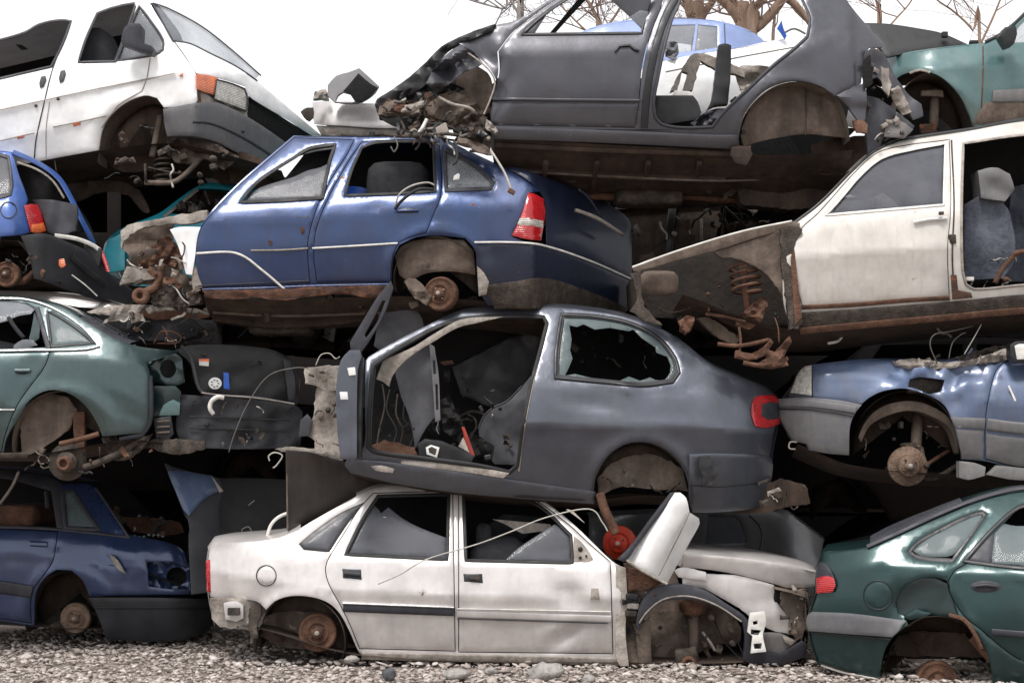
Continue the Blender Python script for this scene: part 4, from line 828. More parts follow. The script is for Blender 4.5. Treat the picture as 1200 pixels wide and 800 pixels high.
    c.disc(1064, 546, 23.3, 'disc', dY=.05, hub='rust'); c.flat('brake_caliper', [(1055, 520), (1070, 518), (1082, 524), (1085, 538), (1062, 530)], 'mech', .17, amp=.05, fr=.1)
    c.flat('sill_end', [(1124, 540), (1142, 542), (1155, 547), (1154, 557), (1135, 562), (1124, 559)], 'gbumper', .02, amp=.015, fr=.02, th=.08); c.flat('sill', [(1157, 556), (1169, 545), (1210, 549), (1400, 560), (1400, 568), (1190, 562)], 'gbumper', .02, amp=.01, th=.06)
    c.loft('floor_pan', [(935, 520), (1000, 545), (1130, 556), (1400, 560)], 'under', crown=0, drop=.10); c.far([(930, 430), (1400, 420), (1400, 555), (1000, 545), (915, 500)], 'inside')
    mr = c.panel('wing_mirror', [(1184, 404), (1190, 400), (1225, 400), (1230, 424), (1190, 425), (1184, 418)], 'black', dfn=lambda x, y: 11.88, th=.10); c.panel('mirror_glass', [(1189, 405), (1194, 403), (1226, 404), (1228, 420), (1192, 421)], 'wplastic', dfn=lambda x, y: 11.868, th=.008, parent=mr)
    c.tube('wire_loop', [(1098, 425, .1), (1090, 405, .05), (1095, 392, .05), (1115, 388, .1), (1140, 382, .2)], .005, 'wire')
    c.tube('wire_loop', [(1130, 415, .1), (1140, 398, .1), (1150, 380, .15)], .004, 'wirelt'); c.tube('wire_loop', [(1112, 420, .1), (1116, 402, .1), (1126, 392, .1), (1132, 390, .1)], .004, 'wire')
# ---- loose sheets between the cars
def loose():
    o = Body('loose_fender', 'loose glossy navy wing standing upright between the navy car and the silver sedan', 'fender', 12.9, [(190, 540), (260, 575)], 190, 262, base=(240, 700), group=None)
    o.flat('fender_skin', [(192.5, 542.5), (216, 551), (240, 556), (256, 560), (261, 574), (257, 590), (257, 638), (246, 655), (244, 694), (224, 696), (221, 640), (221, 612), (215, 600), (206, 577), (199, 560)], 'bumper', .0, amp=.02, fr=.02, slope=.6, vs=-.2, th=.015)
    o.panel('fender_lit_area', [(192.5, 543), (216, 551), (248, 557), (259, 574), (240, 584), (221, 604), (215, 597), (206, 576)], 'steel', dfn=lambda x, y: 12.84+.6*(x-225)/158+.0022*max(0, 600-y), th=.01)  # paler sheet paints the lit upper left of the wing
    o.flat('torn_tip', [(248, 557), (260, 573), (262, 575), (257, 577)], 'dusty', -.03, amp=0, slope=.6, th=.004)
    o = Body('discarded_lid', 'large black boot lid behind the upright navy wing', 'boot lid', 13.5, [(250, 560), (340, 560)], 250, 345, base=(300, 660), group=None)
    o.flat('lid_skin', [(244, 560), (300, 560), (345, 562), (345, 650), (300, 668), (244, 680)], 'black', 0, amp=.012, slope=.3, vs=-.3)
    o.tube('torn_clip', [(283, 628, -.1), (284, 620, -.1), (291, 617, -.1), (295, 622, -.1)], .005, 'wirelt'); o.tube('torn_clip', [(291, 592, -.08), (298, 586, -.08)], .004, 'wirelt')
    o = Body('sheet_metal', 'plain dull brown sheet panel hanging above the silver sedan boot', 'metal sheet', 12.4, [(335, 527), (430, 527)], 335, 440, base=(380, 620), group=None)
    pk = o.flat('panel_skin', [(335, 527), (360, 529), (402, 540), (445, 560), (445, 578), (430, 582), (400, 596), (337, 622)], 'brown', 0, amp=.008, slope=.5, th=.012, vs=.12, raw=True); o.strip('painted_lit_edge', [(336, 528), (336.5, 575), (337, 620)], 2.2, 'liner', dfn=lambda x, y: 12.23)  # paler strip paints the light caught along the left edge
    o.flat('bent_bracket', [(322, 526), (340, 523), (395, 528), (402, 540), (360, 531), (335, 530)], 'dusty', -.02, amp=.03)
    o = Body('loose_fender', 'crumpled loose white wing with a black edge leaning on the silver sedan bonnet', 'fender', 11.8, [(733, 600), (820, 600)], 733, 820, base=(780, 684), group=None)
    o.panel('fender_skin', [(791, 577), (797, 577), (804, 583), (808, 600), (819, 607), (820, 613), (810, 632), (800, 650), (790, 668), (782, 683), (768, 676), (752, 667), (734, 655), (745, 640), (765, 613), (780, 593)], 'white', th=.02,
            dfn=lambda x, y: 11.8+.10*math.exp(-((x*.82+y*.57-1015)/7)**2)*0+.16*abs((x*.87+y*.5-988)/34)**2.0+.0006*(y-577)+.01*noise.noise(Vector((x/25, y/25, 5))), inn='trimdk')
    o.panel('black_edge', [(786, 577), (792, 576), (781, 594), (766, 613), (746, 640), (736, 655), (731, 658), (724, 655), (740, 638), (762, 608)], 'trimdk', dfn=lambda x, y: 11.83, th=.05)
    o.strip('fender_return', [(734, 656), (752, 668), (768, 677), (782, 684)], 3, 'dusty', dfn=lambda x, y: 11.79)
    o.strip('fold_line', [(808, 600), (798, 622), (786, 646), (772, 674)], 1.6, 'dusty', dfn=lambda x, y: 11.8+.16*abs((x*.87+y*.5-988)/34)**2-.004)
    for nm, lb, pts, Y, r, mt in (('cable', 'thin pale wire arching across the silver sedan front window', [(443, 684), (470, 672), (500, 655), (560, 637), (600, 622), (640, 606), (690, 596), (706, 612), (712, 622)], 11.72, .005, 'wirelt'),
                                  ('cable', 'thin black wire looping from the open boot to the beige scrap', [(268, 530), (276, 505), (292, 470), (315, 440), (345, 431), (362, 432)], 12.0, .004, 'wire'),
                                  ('cable', 'white plastic tube curving up beside the brown sheet panel', [(312, 633), (317, 616), (326, 606), (337, 601)], 12.3, .013, 'wplastic'),
                                  ('cable', 'tangled brown wire hanging under the dull green sedan boot', [(316, 540), (315, 534), (322, 530), (331, 534), (324, 545), (320, 548)], 12.3, .006, 'wirelt')):
        q = catm([P(x, y, Y) for x, y in pts]); t = mkobj(nm, *tubemesh(q, r, 7), M[mt], q[0]); tag(t, lb, 'cable')
build_slate(); build_teal(); build_steelblue(); loose()
# ================================================================== THIRD ROW
def build_blue():
    c = Body('hatchback', 'blue five-door hatchback with rusty sills and red tail light on the slate car', 'car', 12.2,
             [(140, 235), (277, 238), (392, 230), (515, 224), (620, 228), (742, 236)], 228, 700, hwin=65, hbody=120, tumble=.30, endl=.03, endr=0, lend=60,
             creases=[([(229, 262), (380, 256), (515, 246), (600, 246)], .012, 14)], dents=[(330, 270, 40, 12, .006, 0), (560, 300, 30, 12, .01, 0), (470, 260, 20, 15, .005, 0)],
             arches=[(512, 325, 56)], base=(400, 370), seed=21, ramp=[(622, 742, 1.15)])
    dr1 = [(344, 161), (416, 163), (408, 180), (390, 208), (376, 234), (366, 262), (361, 290), (364, 333), (300, 337), (237, 338), (230, 318), (229, 298), (233, 272), (244, 254), (277, 219), (310, 190)]
    dr2 = [(424, 165), (470, 163), (515, 163), (518, 225), (509, 250), (500, 273), (482, 278), (468, 284), (461, 300), (458, 331), (371, 332), (367, 300), (370, 268), (386, 228), (406, 192)]
    w1 = [(281, 237), (300, 215), (322, 199), (346, 184), (362, 174), (393, 169), (386, 190), (378, 232), (330, 235)]
    w2 = [(404, 229), (412, 200), (424, 173), (436, 168), (455, 166), (508, 166), (510, 224), (460, 227)]
    qw = [(521, 176), (532, 180), (548, 189), (566, 202), (578, 214), (575, 221), (523, 223)]
    body = [(344, 159), (371, 160), (461, 160), (516, 161), (535, 171), (560, 182), (589, 196), (612, 209), (633, 224), (620, 226), (612, 250), (600, 277), (618, 284), (636, 285), (638, 300), (636, 348), (600, 352), (562, 346), (559, 320), (557, 294), (545, 279), (515, 276), (488, 278), (468, 287), (461, 301), (458, 333), (364, 335), (237, 339), (230, 318), (229, 298), (233, 272), (244, 252), (277, 217), (310, 188)]
    b = c.panel('body_side', body, 'blue', holes=[inset(rs(dr1), .2), inset(rs(dr2), .2), rs(qw, 5)])
    d = c.door(dr1, 'blue', win=rs(w1, 5)); c.strip('window_seal', w1, 4, 'rubber', off=-.006, closed=True, parent=d)
    c.strip('door_frame_trim', [(276, 238), (291, 222), (303, 206), (322, 192), (345, 182), (370, 175), (392, 172)], 6, 'rubber', off=.01, parent=d)
    c.panel('handle_plate', [(346, 253), (363, 251), (363, 256), (347, 257)], 'black', off=-.004, th=.01, parent=d); c.strip('side_trim', [(294, 293.5), (330, 293), (361, 291)], 2, 'dusty', off=-.012, parent=d)
    c.strip('side_trim', [(230, 297), (270, 295.5), (287, 301), (304, 314), (321, 328), (344, 349)], 2.6, 'whitetrim', off=-.025, parent=d); c.strip('crease_trim', [(232, 335), (300, 332), (362, 329)], 1.5, 'trimdk', off=-.004, parent=d)
    for x, y in ((316, 284), (354, 268), (354, 271)): c.flat('rust_spot', [(x-2, y-2), (x+2, y-2), (x+3, y+2), (x-1, y+3)], 'orust', -.005, th=.002, amp=0)
    d = c.door(dr2, 'blue', win=rs(w2, 5)); c.strip('window_seal', w2, 3.4, 'rubber', off=-.006, closed=True, parent=d)
    c.strip('side_trim', [(366, 291), (410, 288.5), (466, 285)], 2.2, 'whitetrim', off=-.012, parent=d); c.panel('handle_plate', [(465, 247), (471, 243), (491, 243), (489, 248), (484, 251), (466, 250)], 'black', off=-.006, th=.01, parent=d)
    c.strip('handle', [(466, 247), (490, 246)], 3, 'blue', off=-.02, parent=d)
    g = c.panel('window_glass', qw, 'skyglass', off=.006, th=.005, inn='skyglass'); c.strip('window_seal', qw, 4.5, 'trimdk', off=-.002, closed=True, parent=g); c.flat('label', [(532, 206), (537, 203), (539, 205), (538, 210), (531, 211)], 'sticker', .08, amp=0, th=.003, parent=g)
    c.panel('window_glass', [(345, 207), (360, 200), (376, 196), (388, 190), (384, 208), (378, 232), (285, 237), (300, 222)], 'dglass', off=.02, th=.005, inn='dglass')
    t = c.panel('tail_light', [(619, 226), (626, 227), (637, 233), (639, 250), (634, 282), (616, 280), (600, 276), (611, 252)], 'red', off=-.02, th=.05)
    c.panel('reversing_lamp', [(609, 256), (620, 255), (637, 259), (636, 267), (620, 265), (606, 263)], 'clear', off=-.026, th=.02, parent=t)
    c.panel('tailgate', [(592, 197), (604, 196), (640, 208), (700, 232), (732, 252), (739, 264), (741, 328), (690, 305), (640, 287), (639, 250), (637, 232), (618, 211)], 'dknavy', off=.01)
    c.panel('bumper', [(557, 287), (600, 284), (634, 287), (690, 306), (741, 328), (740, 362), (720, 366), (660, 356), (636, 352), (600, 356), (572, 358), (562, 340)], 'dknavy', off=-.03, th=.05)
    c.strip('bumper_trim', [(556, 284), (600, 284), (634, 287), (690, 305), (740, 327)], 2.4, 'whitetrim', off=-.045); c.panel('lower_bumper', [(566, 334), (600, 330), (640, 326), (700, 345), (738, 362), (720, 372), (640, 362), (580, 362)], 'mech', off=-.045, th=.02)
    c.panel('grey_flap', [(559, 312), (566, 318), (573, 330), (570, 345), (561, 347)], 'dusty', off=-.05, th=.01)
    c.tube('wiper', [(674, 246, .4), (700, 256, .52), (730, 275, .8)], .016, 'dusty'); c.tube('wiper_arm', [(678, 222, .42), (690, 232, .5), (704, 254, .6)], .01, 'trimdk')
    c.flat('rusty_sill', [(237, 340), (300, 339), (340, 338), (366, 336), (459, 334), (459, 346), (440, 349), (400, 344), (370, 346), (330, 352), (300, 349), (262, 351), (240, 348)], 'orust', .0, amp=.03, fr=.12, th=.05)
    c.strip('sill', [(237, 340), (300, 338.5), (364, 336), (458, 334)], 4, 'blue', off=-.015)
    c.loft('roof', [(344, 160), (371, 160), (461, 160), (516, 162), (545, 175)], 'blue', crown=.03); c.loft('hatch_glass', [(548, 176), (589, 195), (606, 202)], 'dglass', crown=.03)
    c.loft('floor_pan', [(237, 345), (300, 352), (459, 347), (560, 352), (640, 362)], 'under', crown=0, drop=.16)
    c.box('exhaust_box', 330, 384, .75, .5, .3, .12, 'mech', bev=.4); c.tube('fuel_line', [(250, 366, .35), (340, 370, .35), (450, 366, .4), (540, 362, .4)], .012, 'liner')
    fp = c.tube('exhaust_pipe', [(260, 372, .9), (340, 376, .9), (430, 372, 1.0), (520, 368, 1.0)], .035, 'mech')
    c.flat('underbody_rail', [(245, 362), (330, 372), (440, 366), (450, 374), (330, 384), (250, 376)], 'under', .5, amp=.05, th=.1)
    c.far([(344, 159), (516, 161), (633, 200), (640, 350), (237, 340), (229, 290), (277, 217)], 'inside')
    c.well(arc(511, 327, 50, 50, 195, -15, 14), 'liner', d=.32); c.panel('inner_arch', [(463, 300), (470, 289), (490, 281), (543, 281), (555, 294), (557, 322), (530, 318), (500, 320), (478, 330), (468, 322)], 'liner', dfn=lambda x, y: 12.25+.04*noise.noise(Vector((x/20, y/20, 2)))+.0008*(y-280))
    c.flat('axle_bracket', [(474, 330), (482, 322), (496, 334), (506, 348), (500, 358), (484, 346)], 'liner', .08, amp=.06, fr=.1)
    c.disc(515, 344, 20, 'rust', dY=-.02, name='brake_drum', drum=True, yawd=-.3, hub='dusty')
    # interior and loose bits
    c.box('rear_seat', 470, 235, .8, .5, 1.0, .5, 'fabric', bev=.3); c.box('headrest', 447, 216, .55, .16, .25, .17, 'fabric', bev=.5); c.flat('blue_cloth', [(405, 218), (420, 219), (434, 222), (432, 228), (404, 228)], 'bluepl', .45, amp=.04)
    c.tube('door_cable', [(463, 242, -.02), (468, 228, -.05), (482, 218, -.06), (500, 214, -.05), (509, 217, -.02)], .007, 'wirelt'); c.tube('door_cable', [(463, 245, -.02), (472, 234, -.06), (490, 222, -.06), (508, 222, -.03)], .012, 'rubber')
    # front left without its wing
    fr = c.flat('inner_fender', [(141, 272), (150, 264), (180, 258), (222, 250), (244, 246), (242, 256), (205, 262), (200, 268), (206, 290), (214, 320), (230, 327), (232, 345), (205, 346), (180, 335), (165, 332), (140, 335), (147, 312), (152, 300), (143, 290)], 'liner', .26, amp=.08)
    c.flat('fender_rail', [(141, 271), (150, 264), (180, 257), (222, 250), (243, 246), (244, 256), (225, 262), (200, 262), (165, 268), (146, 282), (142, 292)], 'dusty', .10, amp=.03, th=.06)
    c.flat('white_bracket', [(199, 269), (210, 266), (235, 266), (232, 280), (229, 298), (225, 322), (218, 321), (214, 306), (208, 286)], 'white', .06, amp=.02)
    c.flat('splash_guard', [(146, 318), (148, 312), (165, 314), (185, 318), (182, 326), (160, 330), (140, 334)], 'dusty', .2, amp=.04); c.flat('splash_guard', [(226, 318), (232, 310), (237, 336), (226, 342)], 'dusty', .08, amp=.03)
    c.flat('rusty_turret', [(184, 282), (196, 276), (206, 284), (212, 300), (205, 312), (185, 308), (165, 316), (160, 308), (182, 298)], 'rust', .2, amp=.10, fr=.1)
    c.tube('steering_arm', [(190, 310, .15), (187, 324, .12), (182, 336, .1), (170, 342, .08)], .03, 'rust'); mkobj('bushing', *lathe(P(165, 347, 12.2), [(.05, -.05), (.062, -.04), (.062, .03), (.05, .04), (.025, .04), (.022, 0), (.001, 0)]), M['rust'], c.base, c.root)
    c.tube('brake_pipe', [(198, 334, .1), (206, 338, .08), (214, 350, .08), (222, 356, .1)], .006, 'wirelt')
    c.flat('subframe', [(180, 345), (200, 340), (235, 346), (238, 356), (190, 360), (176, 354)], 'mech', .12, amp=.10, fr=.1)
def build_cream():
    c = Body('sedan', 'cream saloon with rusty bare front suspension on the faded blue saloon', 'car', 11.9,
             [(740, 305), (928, 265), (958, 252), (1107, 240), (1200, 234), (1420, 222)], 925, 1420, hwin=75, hbody=115, tumble=.32, endl=.02, endr=0,
             creases=[([(932, 300), (1020, 294), (1112, 288)], .012, 10)], dents=[(1000, 320, 40, 14, .005, 0)], base=(1050, 400), seed=22)
    body = [(928, 264), (962, 239), (1002, 199), (1029, 176), (1063, 165), (1137, 153), (1200, 142), (1420, 125), (1420, 350), (1200, 360), (1100, 372), (1000, 382), (938, 388), (925, 380), (918, 350), (919, 300)]
    dr = [(940, 266), (958, 250), (1005, 198), (1034, 176), (1113, 163), (1115, 240), (1111, 294), (1113, 348), (1090, 350), (940, 362), (935, 340), (929, 300), (931, 284)]
    w_ = [(968, 252), (985, 233), (1009, 205), (1034, 185), (1070, 175), (1108, 168), (1106, 240)]
    ro = [(1129, 168), (1200, 158), (1330, 150), (1340, 328), (1200, 334), (1142, 339), (1132, 333), (1128, 315), (1127, 240)]
    b = c.panel('body_side', body, 'cream', holes=[rs(dr), rs(ro)])
    d = c.door(dr, 'cream', win=rs(w_, 5), off=-.006); c.strip('window_seal', w_, 3, 'whitetrim', off=-.01, closed=True, parent=d)
    c.panel('window_glass', w_, 'dglass', off=.012, th=.005, parent=d, inn='dglass'); c.strip('handle', [(1071, 260), (1085, 257), (1110, 255)], 3.4, 'chrome', off=-.035, parent=d); c.box('lock', 1103, 250, -.02, .035, .03, .025, 'mech', parent=d)
    c.strip('rusty_edge', [(939, 360), (1000, 357), (1060, 352), (1113, 349)], 5, 'rust', off=-.010, parent=d)
    c.strip('pillar_seal', [(1115, 164), (1118, 240), (1116, 300), (1118, 340)], 2, 'mech', off=-.004); c.strip('door_seal', ro, 3, 'dusty', off=-.004, closed=True)
    c.flat('rust_patch', [(1114, 322), (1121, 322), (1123, 340), (1138, 343), (1140, 349), (1116, 351)], 'orust', -.015, th=.004, amp=.0); c.box('door_hinge', 1116, 280, .0, .05, .04, .07, 'mech', jit=.01)
    c.panel('sill', [(936, 366), (1000, 362), (1115, 353), (1200, 345), (1420, 336), (1420, 352), (1200, 366), (1100, 375), (1000, 385), (938, 391)], 'mech', off=-.03, th=.06); c.strip('sill_rust', [(938, 388), (1000, 382), (1100, 373), (1200, 364), (1400, 352)], 8, 'rust', off=-.035)
    c.strip('screen_seal', [(926, 264), (960, 238), (1001, 197), (1028, 175), (1060, 163), (1137, 151), (1200, 140), (1400, 124)], 3, 'black', off=.0)
    c.loft('roof', [(1003, 198), (1029, 176), (1063, 165), (1137, 153), (1200, 142), (1420, 126)], 'cream', crown=.03); c.loft('floor_pan', [(800, 345), (925, 385), (1100, 372), (1420, 350)], 'under', crown=0, drop=.12)
    c.far([(928, 264), (1029, 176), (1200, 142), (1420, 125), (1420, 350), (938, 388)], 'inside')
    c.box('dashboard', 985, 262, .8, .3, 1.3, .22, 'inside'); c.flat('steering_wheel', [(1020, 232), (1035, 226), (1050, 238), (1058, 250), (1040, 254), (1026, 248)], 'whitetrim', .5, amp=.05, th=.01)
    c.flat('paper', [(975, 238), (995, 228), (1003, 230), (996, 250), (970, 250)], 'sticker', .35, amp=.01)
    s_ = c.flat('front_seat', [(1130, 240), (1150, 228), (1172, 232), (1183, 250), (1190, 300), (1176, 326), (1130, 328)], 'bfabric', .45, th=.3, amp=.05, fr=.025); c.flat('headrest', [(1146, 200), (1165, 196), (1184, 204), (1189, 222), (1178, 236), (1150, 232)], 'gbumper', .40, th=.2, amp=.06, fr=.04)
    c.flat('rear_seat', [(1185, 220), (1230, 210), (1300, 215), (1300, 330), (1178, 330)], 'bfabric', .95, th=.2, amp=.08, fr=.04)
    c.tube('seat_belt_arm', [(1166, 332, .2), (1174, 316, .2), (1186, 302, .2), (1192, 296, .18), (1210, 294, .2)], .02, 'rust'); c.box('buckle', 1136, 327, .15, .06, .04, .03, 'cream')
    # bare front end
    c.flat('wing_edge', [(741, 313), (760, 304), (840, 280), (928, 259), (938, 262), (935, 268), (905, 273), (837, 294), (790, 306), (752, 317), (743, 318)], 'liner', .05, th=.05, amp=.01); c.strip('bright_edge', [(741, 313), (800, 292), (870, 271), (928, 259)], 2.2, 'whitetrim', dfn=lambda x, y: 11.92)
    c.flat('apron', [(837, 295), (905, 273), (928, 264), (939, 268), (932, 290), (934, 330), (940, 380), (925, 387), (919, 350), (903, 326), (885, 312), (862, 303), (842, 300)], 'liner', .06, th=.05, amp=.03)
    c.flat('hinge_pillar', [(915, 268), (930, 265), (940, 268), (931, 290), (934, 330), (941, 378), (926, 386), (921, 345), (916, 310)], 'mech', .02, th=.06, amp=.02); c.flat('rust_streak', [(931, 292), (935, 330), (940, 372), (932, 380), (929, 340), (927, 300)], 'rust', .0, amp=.0, th=.004)
    c.flat('front_pillar', [(739, 320), (750, 317), (752, 345), (756, 358), (766, 372), (776, 380), (760, 378), (738, 364), (747, 352), (745, 340)], 'mech', .05, th=.05, amp=.03)
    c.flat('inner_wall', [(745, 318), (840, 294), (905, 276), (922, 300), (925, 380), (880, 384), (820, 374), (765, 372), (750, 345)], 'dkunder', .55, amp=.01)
    tk = mkobj('reservoir', *boxmesh(P(772, 332, 12.15), .30, .2, .19, .48), M['liner'], c.base, c.root)
    o = c.tube('suspension_strut', [(870, 308, .22), (876, 366, .18)], .028, 'rust'); c.spring((871, 309, .22), (876, 345, .2), .11, 4.3, .012)
    c.flat('wheel_carrier', [(862, 372), (876, 362), (886, 352), (898, 348), (899, 360), (890, 378), (878, 386), (864, 382)], 'rust', .14, amp=.10, fr=.12, th=.07)
    for pts, r in (([(827, 368, .2), (850, 371, .16), (874, 377, .12)], .013), ([(841, 403, .1), (868, 405, .1), (901, 398, .12)], .016), ([(866, 383, .14), (868, 400, .12), (866, 414, .1)], .010), ([(871, 425, .08), (895, 428, .08), (923, 420, .1)], .018), ([(908, 372, .1), (912, 385, .08), (913, 402, .08)], .005)):
        c.tube('control_rod', pts, r, 'rust')
    c.flat('lower_arm', [(862, 410), (880, 414), (896, 406), (903, 396), (906, 402), (896, 416), (876, 422), (861, 418)], 'rust', .08, amp=.05, fr=.1, th=.05); c.flat('bracket', [(899, 408), (908, 412), (918, 402), (926, 393), (928, 400), (918, 418), (924, 428), (900, 432), (884, 428), (898, 420)], 'rust', .06, amp=.07, fr=.1, th=.05)
    c.flat('cross_member', [(816, 372), (830, 372), (868, 396), (862, 404), (840, 394)], 'liner', .3, amp=.04, th=.08); c.flat('dangling_mount', [(795, 376), (804, 369), (814, 372), (813, 382), (804, 392), (797, 388)], 'rust', .1, amp=.06, fr=.1, th=.06)
    c.tube('brake_pipe', [(768, 360, .3), (790, 366, .3), (820, 356, .35)], .008, 'mech'); c.loft('front_cross', [(745, 318), (748, 350)], 'under', crown=0)
def build_bright():
    c = Body('hatchback', 'bright blue hatchback tail with a black bumper at the left edge under the white van', 'car', 12.6,
             [(-150, 232), (14, 232), (60, 240)], -160, 130, hwin=55, hbody=90, tumble=.28, endl=0, endr=0, ramp=[(14, 125, .9)], base=(0, 340), seed=23)
    body = [(-160, 176), (0, 177), (14, 178), (20, 200), (32, 234), (30, 240), (35, 272), (24, 275), (0, 277), (-4, 300), (-20, 320), (-160, 320)]
    wn = [(-90, 181), (0, 181), (10, 184), (14, 218), (12, 228), (0, 231), (-90, 232)]
    c.panel('body_side', body, 'bright', holes=[rs(wn, 5)]); c.panel('window_glass', wn, 'dglass', off=.008, th=.005, inn='dglass'); c.strip('window_seal', wn, 4, 'trimdk', off=-.003, closed=True)
    c.strip('fuel_flap_gap', arc(10, 246, 9.5, 9.5, 0, 345, 18), 1.2, 'trimdk', off=-.003, closed=True, th=.002)
    t = c.panel('tail_light', [(28, 241), (36, 239), (44, 240), (49, 252), (54, 270), (46, 273), (36, 272)], 'red', off=-.02, th=.05); c.panel('indicator_lamp', [(37, 263), (51, 261), (54, 270), (46, 273), (37, 272)], 'orange', off=-.026, th=.02, parent=t)
    fr = c.strip('tailgate_frame', [(15, 178), (44, 191), (68, 208), (82, 230), (92, 250), (110, 286)], 6, 'bright', off=.0, th=.06); c.strip('gate_seal', [(20, 190), (44, 199), (62, 212), (75, 232)], 2.5, 'dusty', off=.02, th=.03)
    c.flat('boot_side_trim', [(38, 234), (60, 234), (90, 240), (91, 252), (88, 270), (70, 276), (56, 272), (50, 252)], 'trimdk', .30, amp=.06); c.flat('boot_lining', [(16, 184), (44, 194), (80, 234), (100, 270), (60, 280), (30, 250)], 'inside', .75, amp=.03)
    c.panel('bumper', [(24, 276), (54, 274), (78, 283), (101, 294), (125, 318), (159, 343), (157, 352), (146, 358), (111, 351), (80, 340), (52, 330), (40, 326), (34, 300)], 'bumper', dfn=lambda x, y: 12.6+.55*max(0, (x-45))/110+.001*(y-300)+.05*max(0, (45-x)/20)**2, th=.06)
    c.strip('bumper_lip', [(64, 276), (90, 280), (110, 288), (120, 296)], 5, 'whitetrim', dfn=lambda x, y: 12.62+.55*max(0, (x-45))/110, th=.05)
    c.strip('bumper_groove', [(84, 300), (104, 318), (124, 334)], 7, 'black', dfn=lambda x, y: 12.59+.55*max(0, (x-45))/110); c.strip('bumper_edge', [(84, 322), (100, 334), (114, 347)], 1.6, 'whitetrim', dfn=lambda x, y: 12.58+.55*max(0, (x-45))/110)
    c.flat('reflector', [(69, 304), (75, 303), (77, 311), (72, 314), (69, 311)], 'orange', .06, th=.006, amp=0); c.strip('red_strip', [(119, 295), (123, 306), (127, 318)], 5, 'red', dfn=lambda x, y: 12.98)
    c.flat('number_plate_recess', [(98, 282), (120, 292), (116, 312), (100, 302)], 'black', .35, amp=.01)
    c.disc(7, 321, 15, 'rust', dY=-.04, name='brake_drum', drum=True); c.tube('trailing_arm', [(12, 328, .1), (26, 330, .15), (40, 320, .2)], .03, 'rust'); c.well([(-60, 335), (-40, 296), (-10, 282), (20, 282), (34, 300), (40, 330)], 'under', d=.4)
    c.loft('roof', [(-160, 176), (0, 177), (14, 179)], 'bright', crown=.03); c.loft('floor_pan', [(-160, 325), (40, 330), (140, 352)], 'under', crown=0, drop=.05); c.far([(-160, 176), (14, 178), (60, 210), (120, 300), (120, 345), (-160, 325)], 'inside')
def build_cyan():
    c = Body('hatchback', 'cyan car crushed behind the blue hatchback, its pillar and nose in view', 'car', 13.75, [(120, 262), (190, 252), (430, 238)], 118, 440, hwin=50, hbody=90, endl=.4, lend=50, base=(280, 340), seed=24)
    c.panel('body_side', [(121, 292), (128, 278), (146, 266), (186, 250), (208, 234), (230, 219), (244, 214), (300, 218), (375, 220), (440, 222), (440, 335), (160, 335), (124, 318)], 'cyan', holes=[rs([(196, 250), (214, 236), (234, 221), (262, 222), (276, 226), (272, 238), (250, 252)], 5), rs([(290, 226), (430, 228), (430, 250), (290, 250)], 5)])
    c.strip('window_seal', [(192, 254), (212, 238), (232, 222)], 4, 'dusty', off=-.01); c.flat('crushed_dash', [(205, 246), (226, 230), (250, 224), (268, 228), (262, 248), (236, 256)], 'mech', .4, amp=.12, fr=.1)
    c.flat('pale_panel', [(122, 296), (128, 280), (146, 272), (146, 316), (126, 320)], 'cyan', -.03, amp=.01, label='paler front corner panel')
    c.panel('window_glass', [(290, 226), (430, 228), (430, 250), (290, 250)], 'gglass', off=.01, th=.005, inn='gglass')
    c.loft('roof', [(230, 219), (244, 215), (300, 219), (440, 222)], 'cyan', crown=.01); c.loft('floor_pan', [(130, 330), (440, 335)], 'under', crown=0); c.far([(121, 292), (186, 250), (244, 214), (440, 222), (440, 335), (124, 318)], 'inside')
def build_crushed_silver():
    c = Body('crushed_car', 'flattened silver car wedged above the dull green sedan', 'car', 12.9, [(-100, 345), (260, 372)], -100, 260, hwin=40, hbody=50, base=(100, 400), seed=25)
    c.panel('roof_edge', [(-100, 339), (0, 340), (40, 341), (80, 343), (120, 350), (150, 358), (152, 362), (144, 362), (96, 360), (60, 354), (0, 350), (-100, 349)], 'silver', off=.05, th=.3, inn='silver')
    c.loft('roof', [(-100, 340), (40, 341), (120, 350), (150, 359)], 'silver', crown=.02)
    c.flat('bent_pillar', [(102, 366), (120, 360), (160, 357), (230, 362), (247, 368), (235, 374), (190, 376), (160, 374), (120, 378), (130, 370)], 'dusty', -.2, amp=.10, fr=.06)
    c.flat('rusty_edge', [(160, 366), (200, 364), (246, 369), (244, 372), (180, 374)], 'rust', -.28, amp=.06)
    c.flat('dark_seat', [(150, 376), (190, 372), (225, 374), (238, 382), (230, 394), (200, 398), (160, 398), (146, 390)], 'fabric', -.25, amp=.12, th=.2)
    c.flat('body_side', [(-100, 345), (0, 350), (96, 362), (150, 370), (260, 376), (260, 405), (200, 402), (100, 380), (-100, 380)], 'inside', .1, amp=.04); c.loft('floor_pan', [(-100, 400), (260, 404)], 'under', crown=0)
    for pts in ([(180, 402, -.5), (190, 388, -.55), (195, 394, -.5), (206, 400, -.5)], [(186, 390, -.5), (200, 388, -.55), (212, 395, -.5), (206, 402, -.5), (184, 402, -.5)], [(190, 382, -.5), (196, 392, -.55), (193, 402, -.5)]): c.tube('torn_strap', pts, .006, 'orust')
build_blue(); build_cream(); build_bright(); build_cyan(); build_crushed_silver()
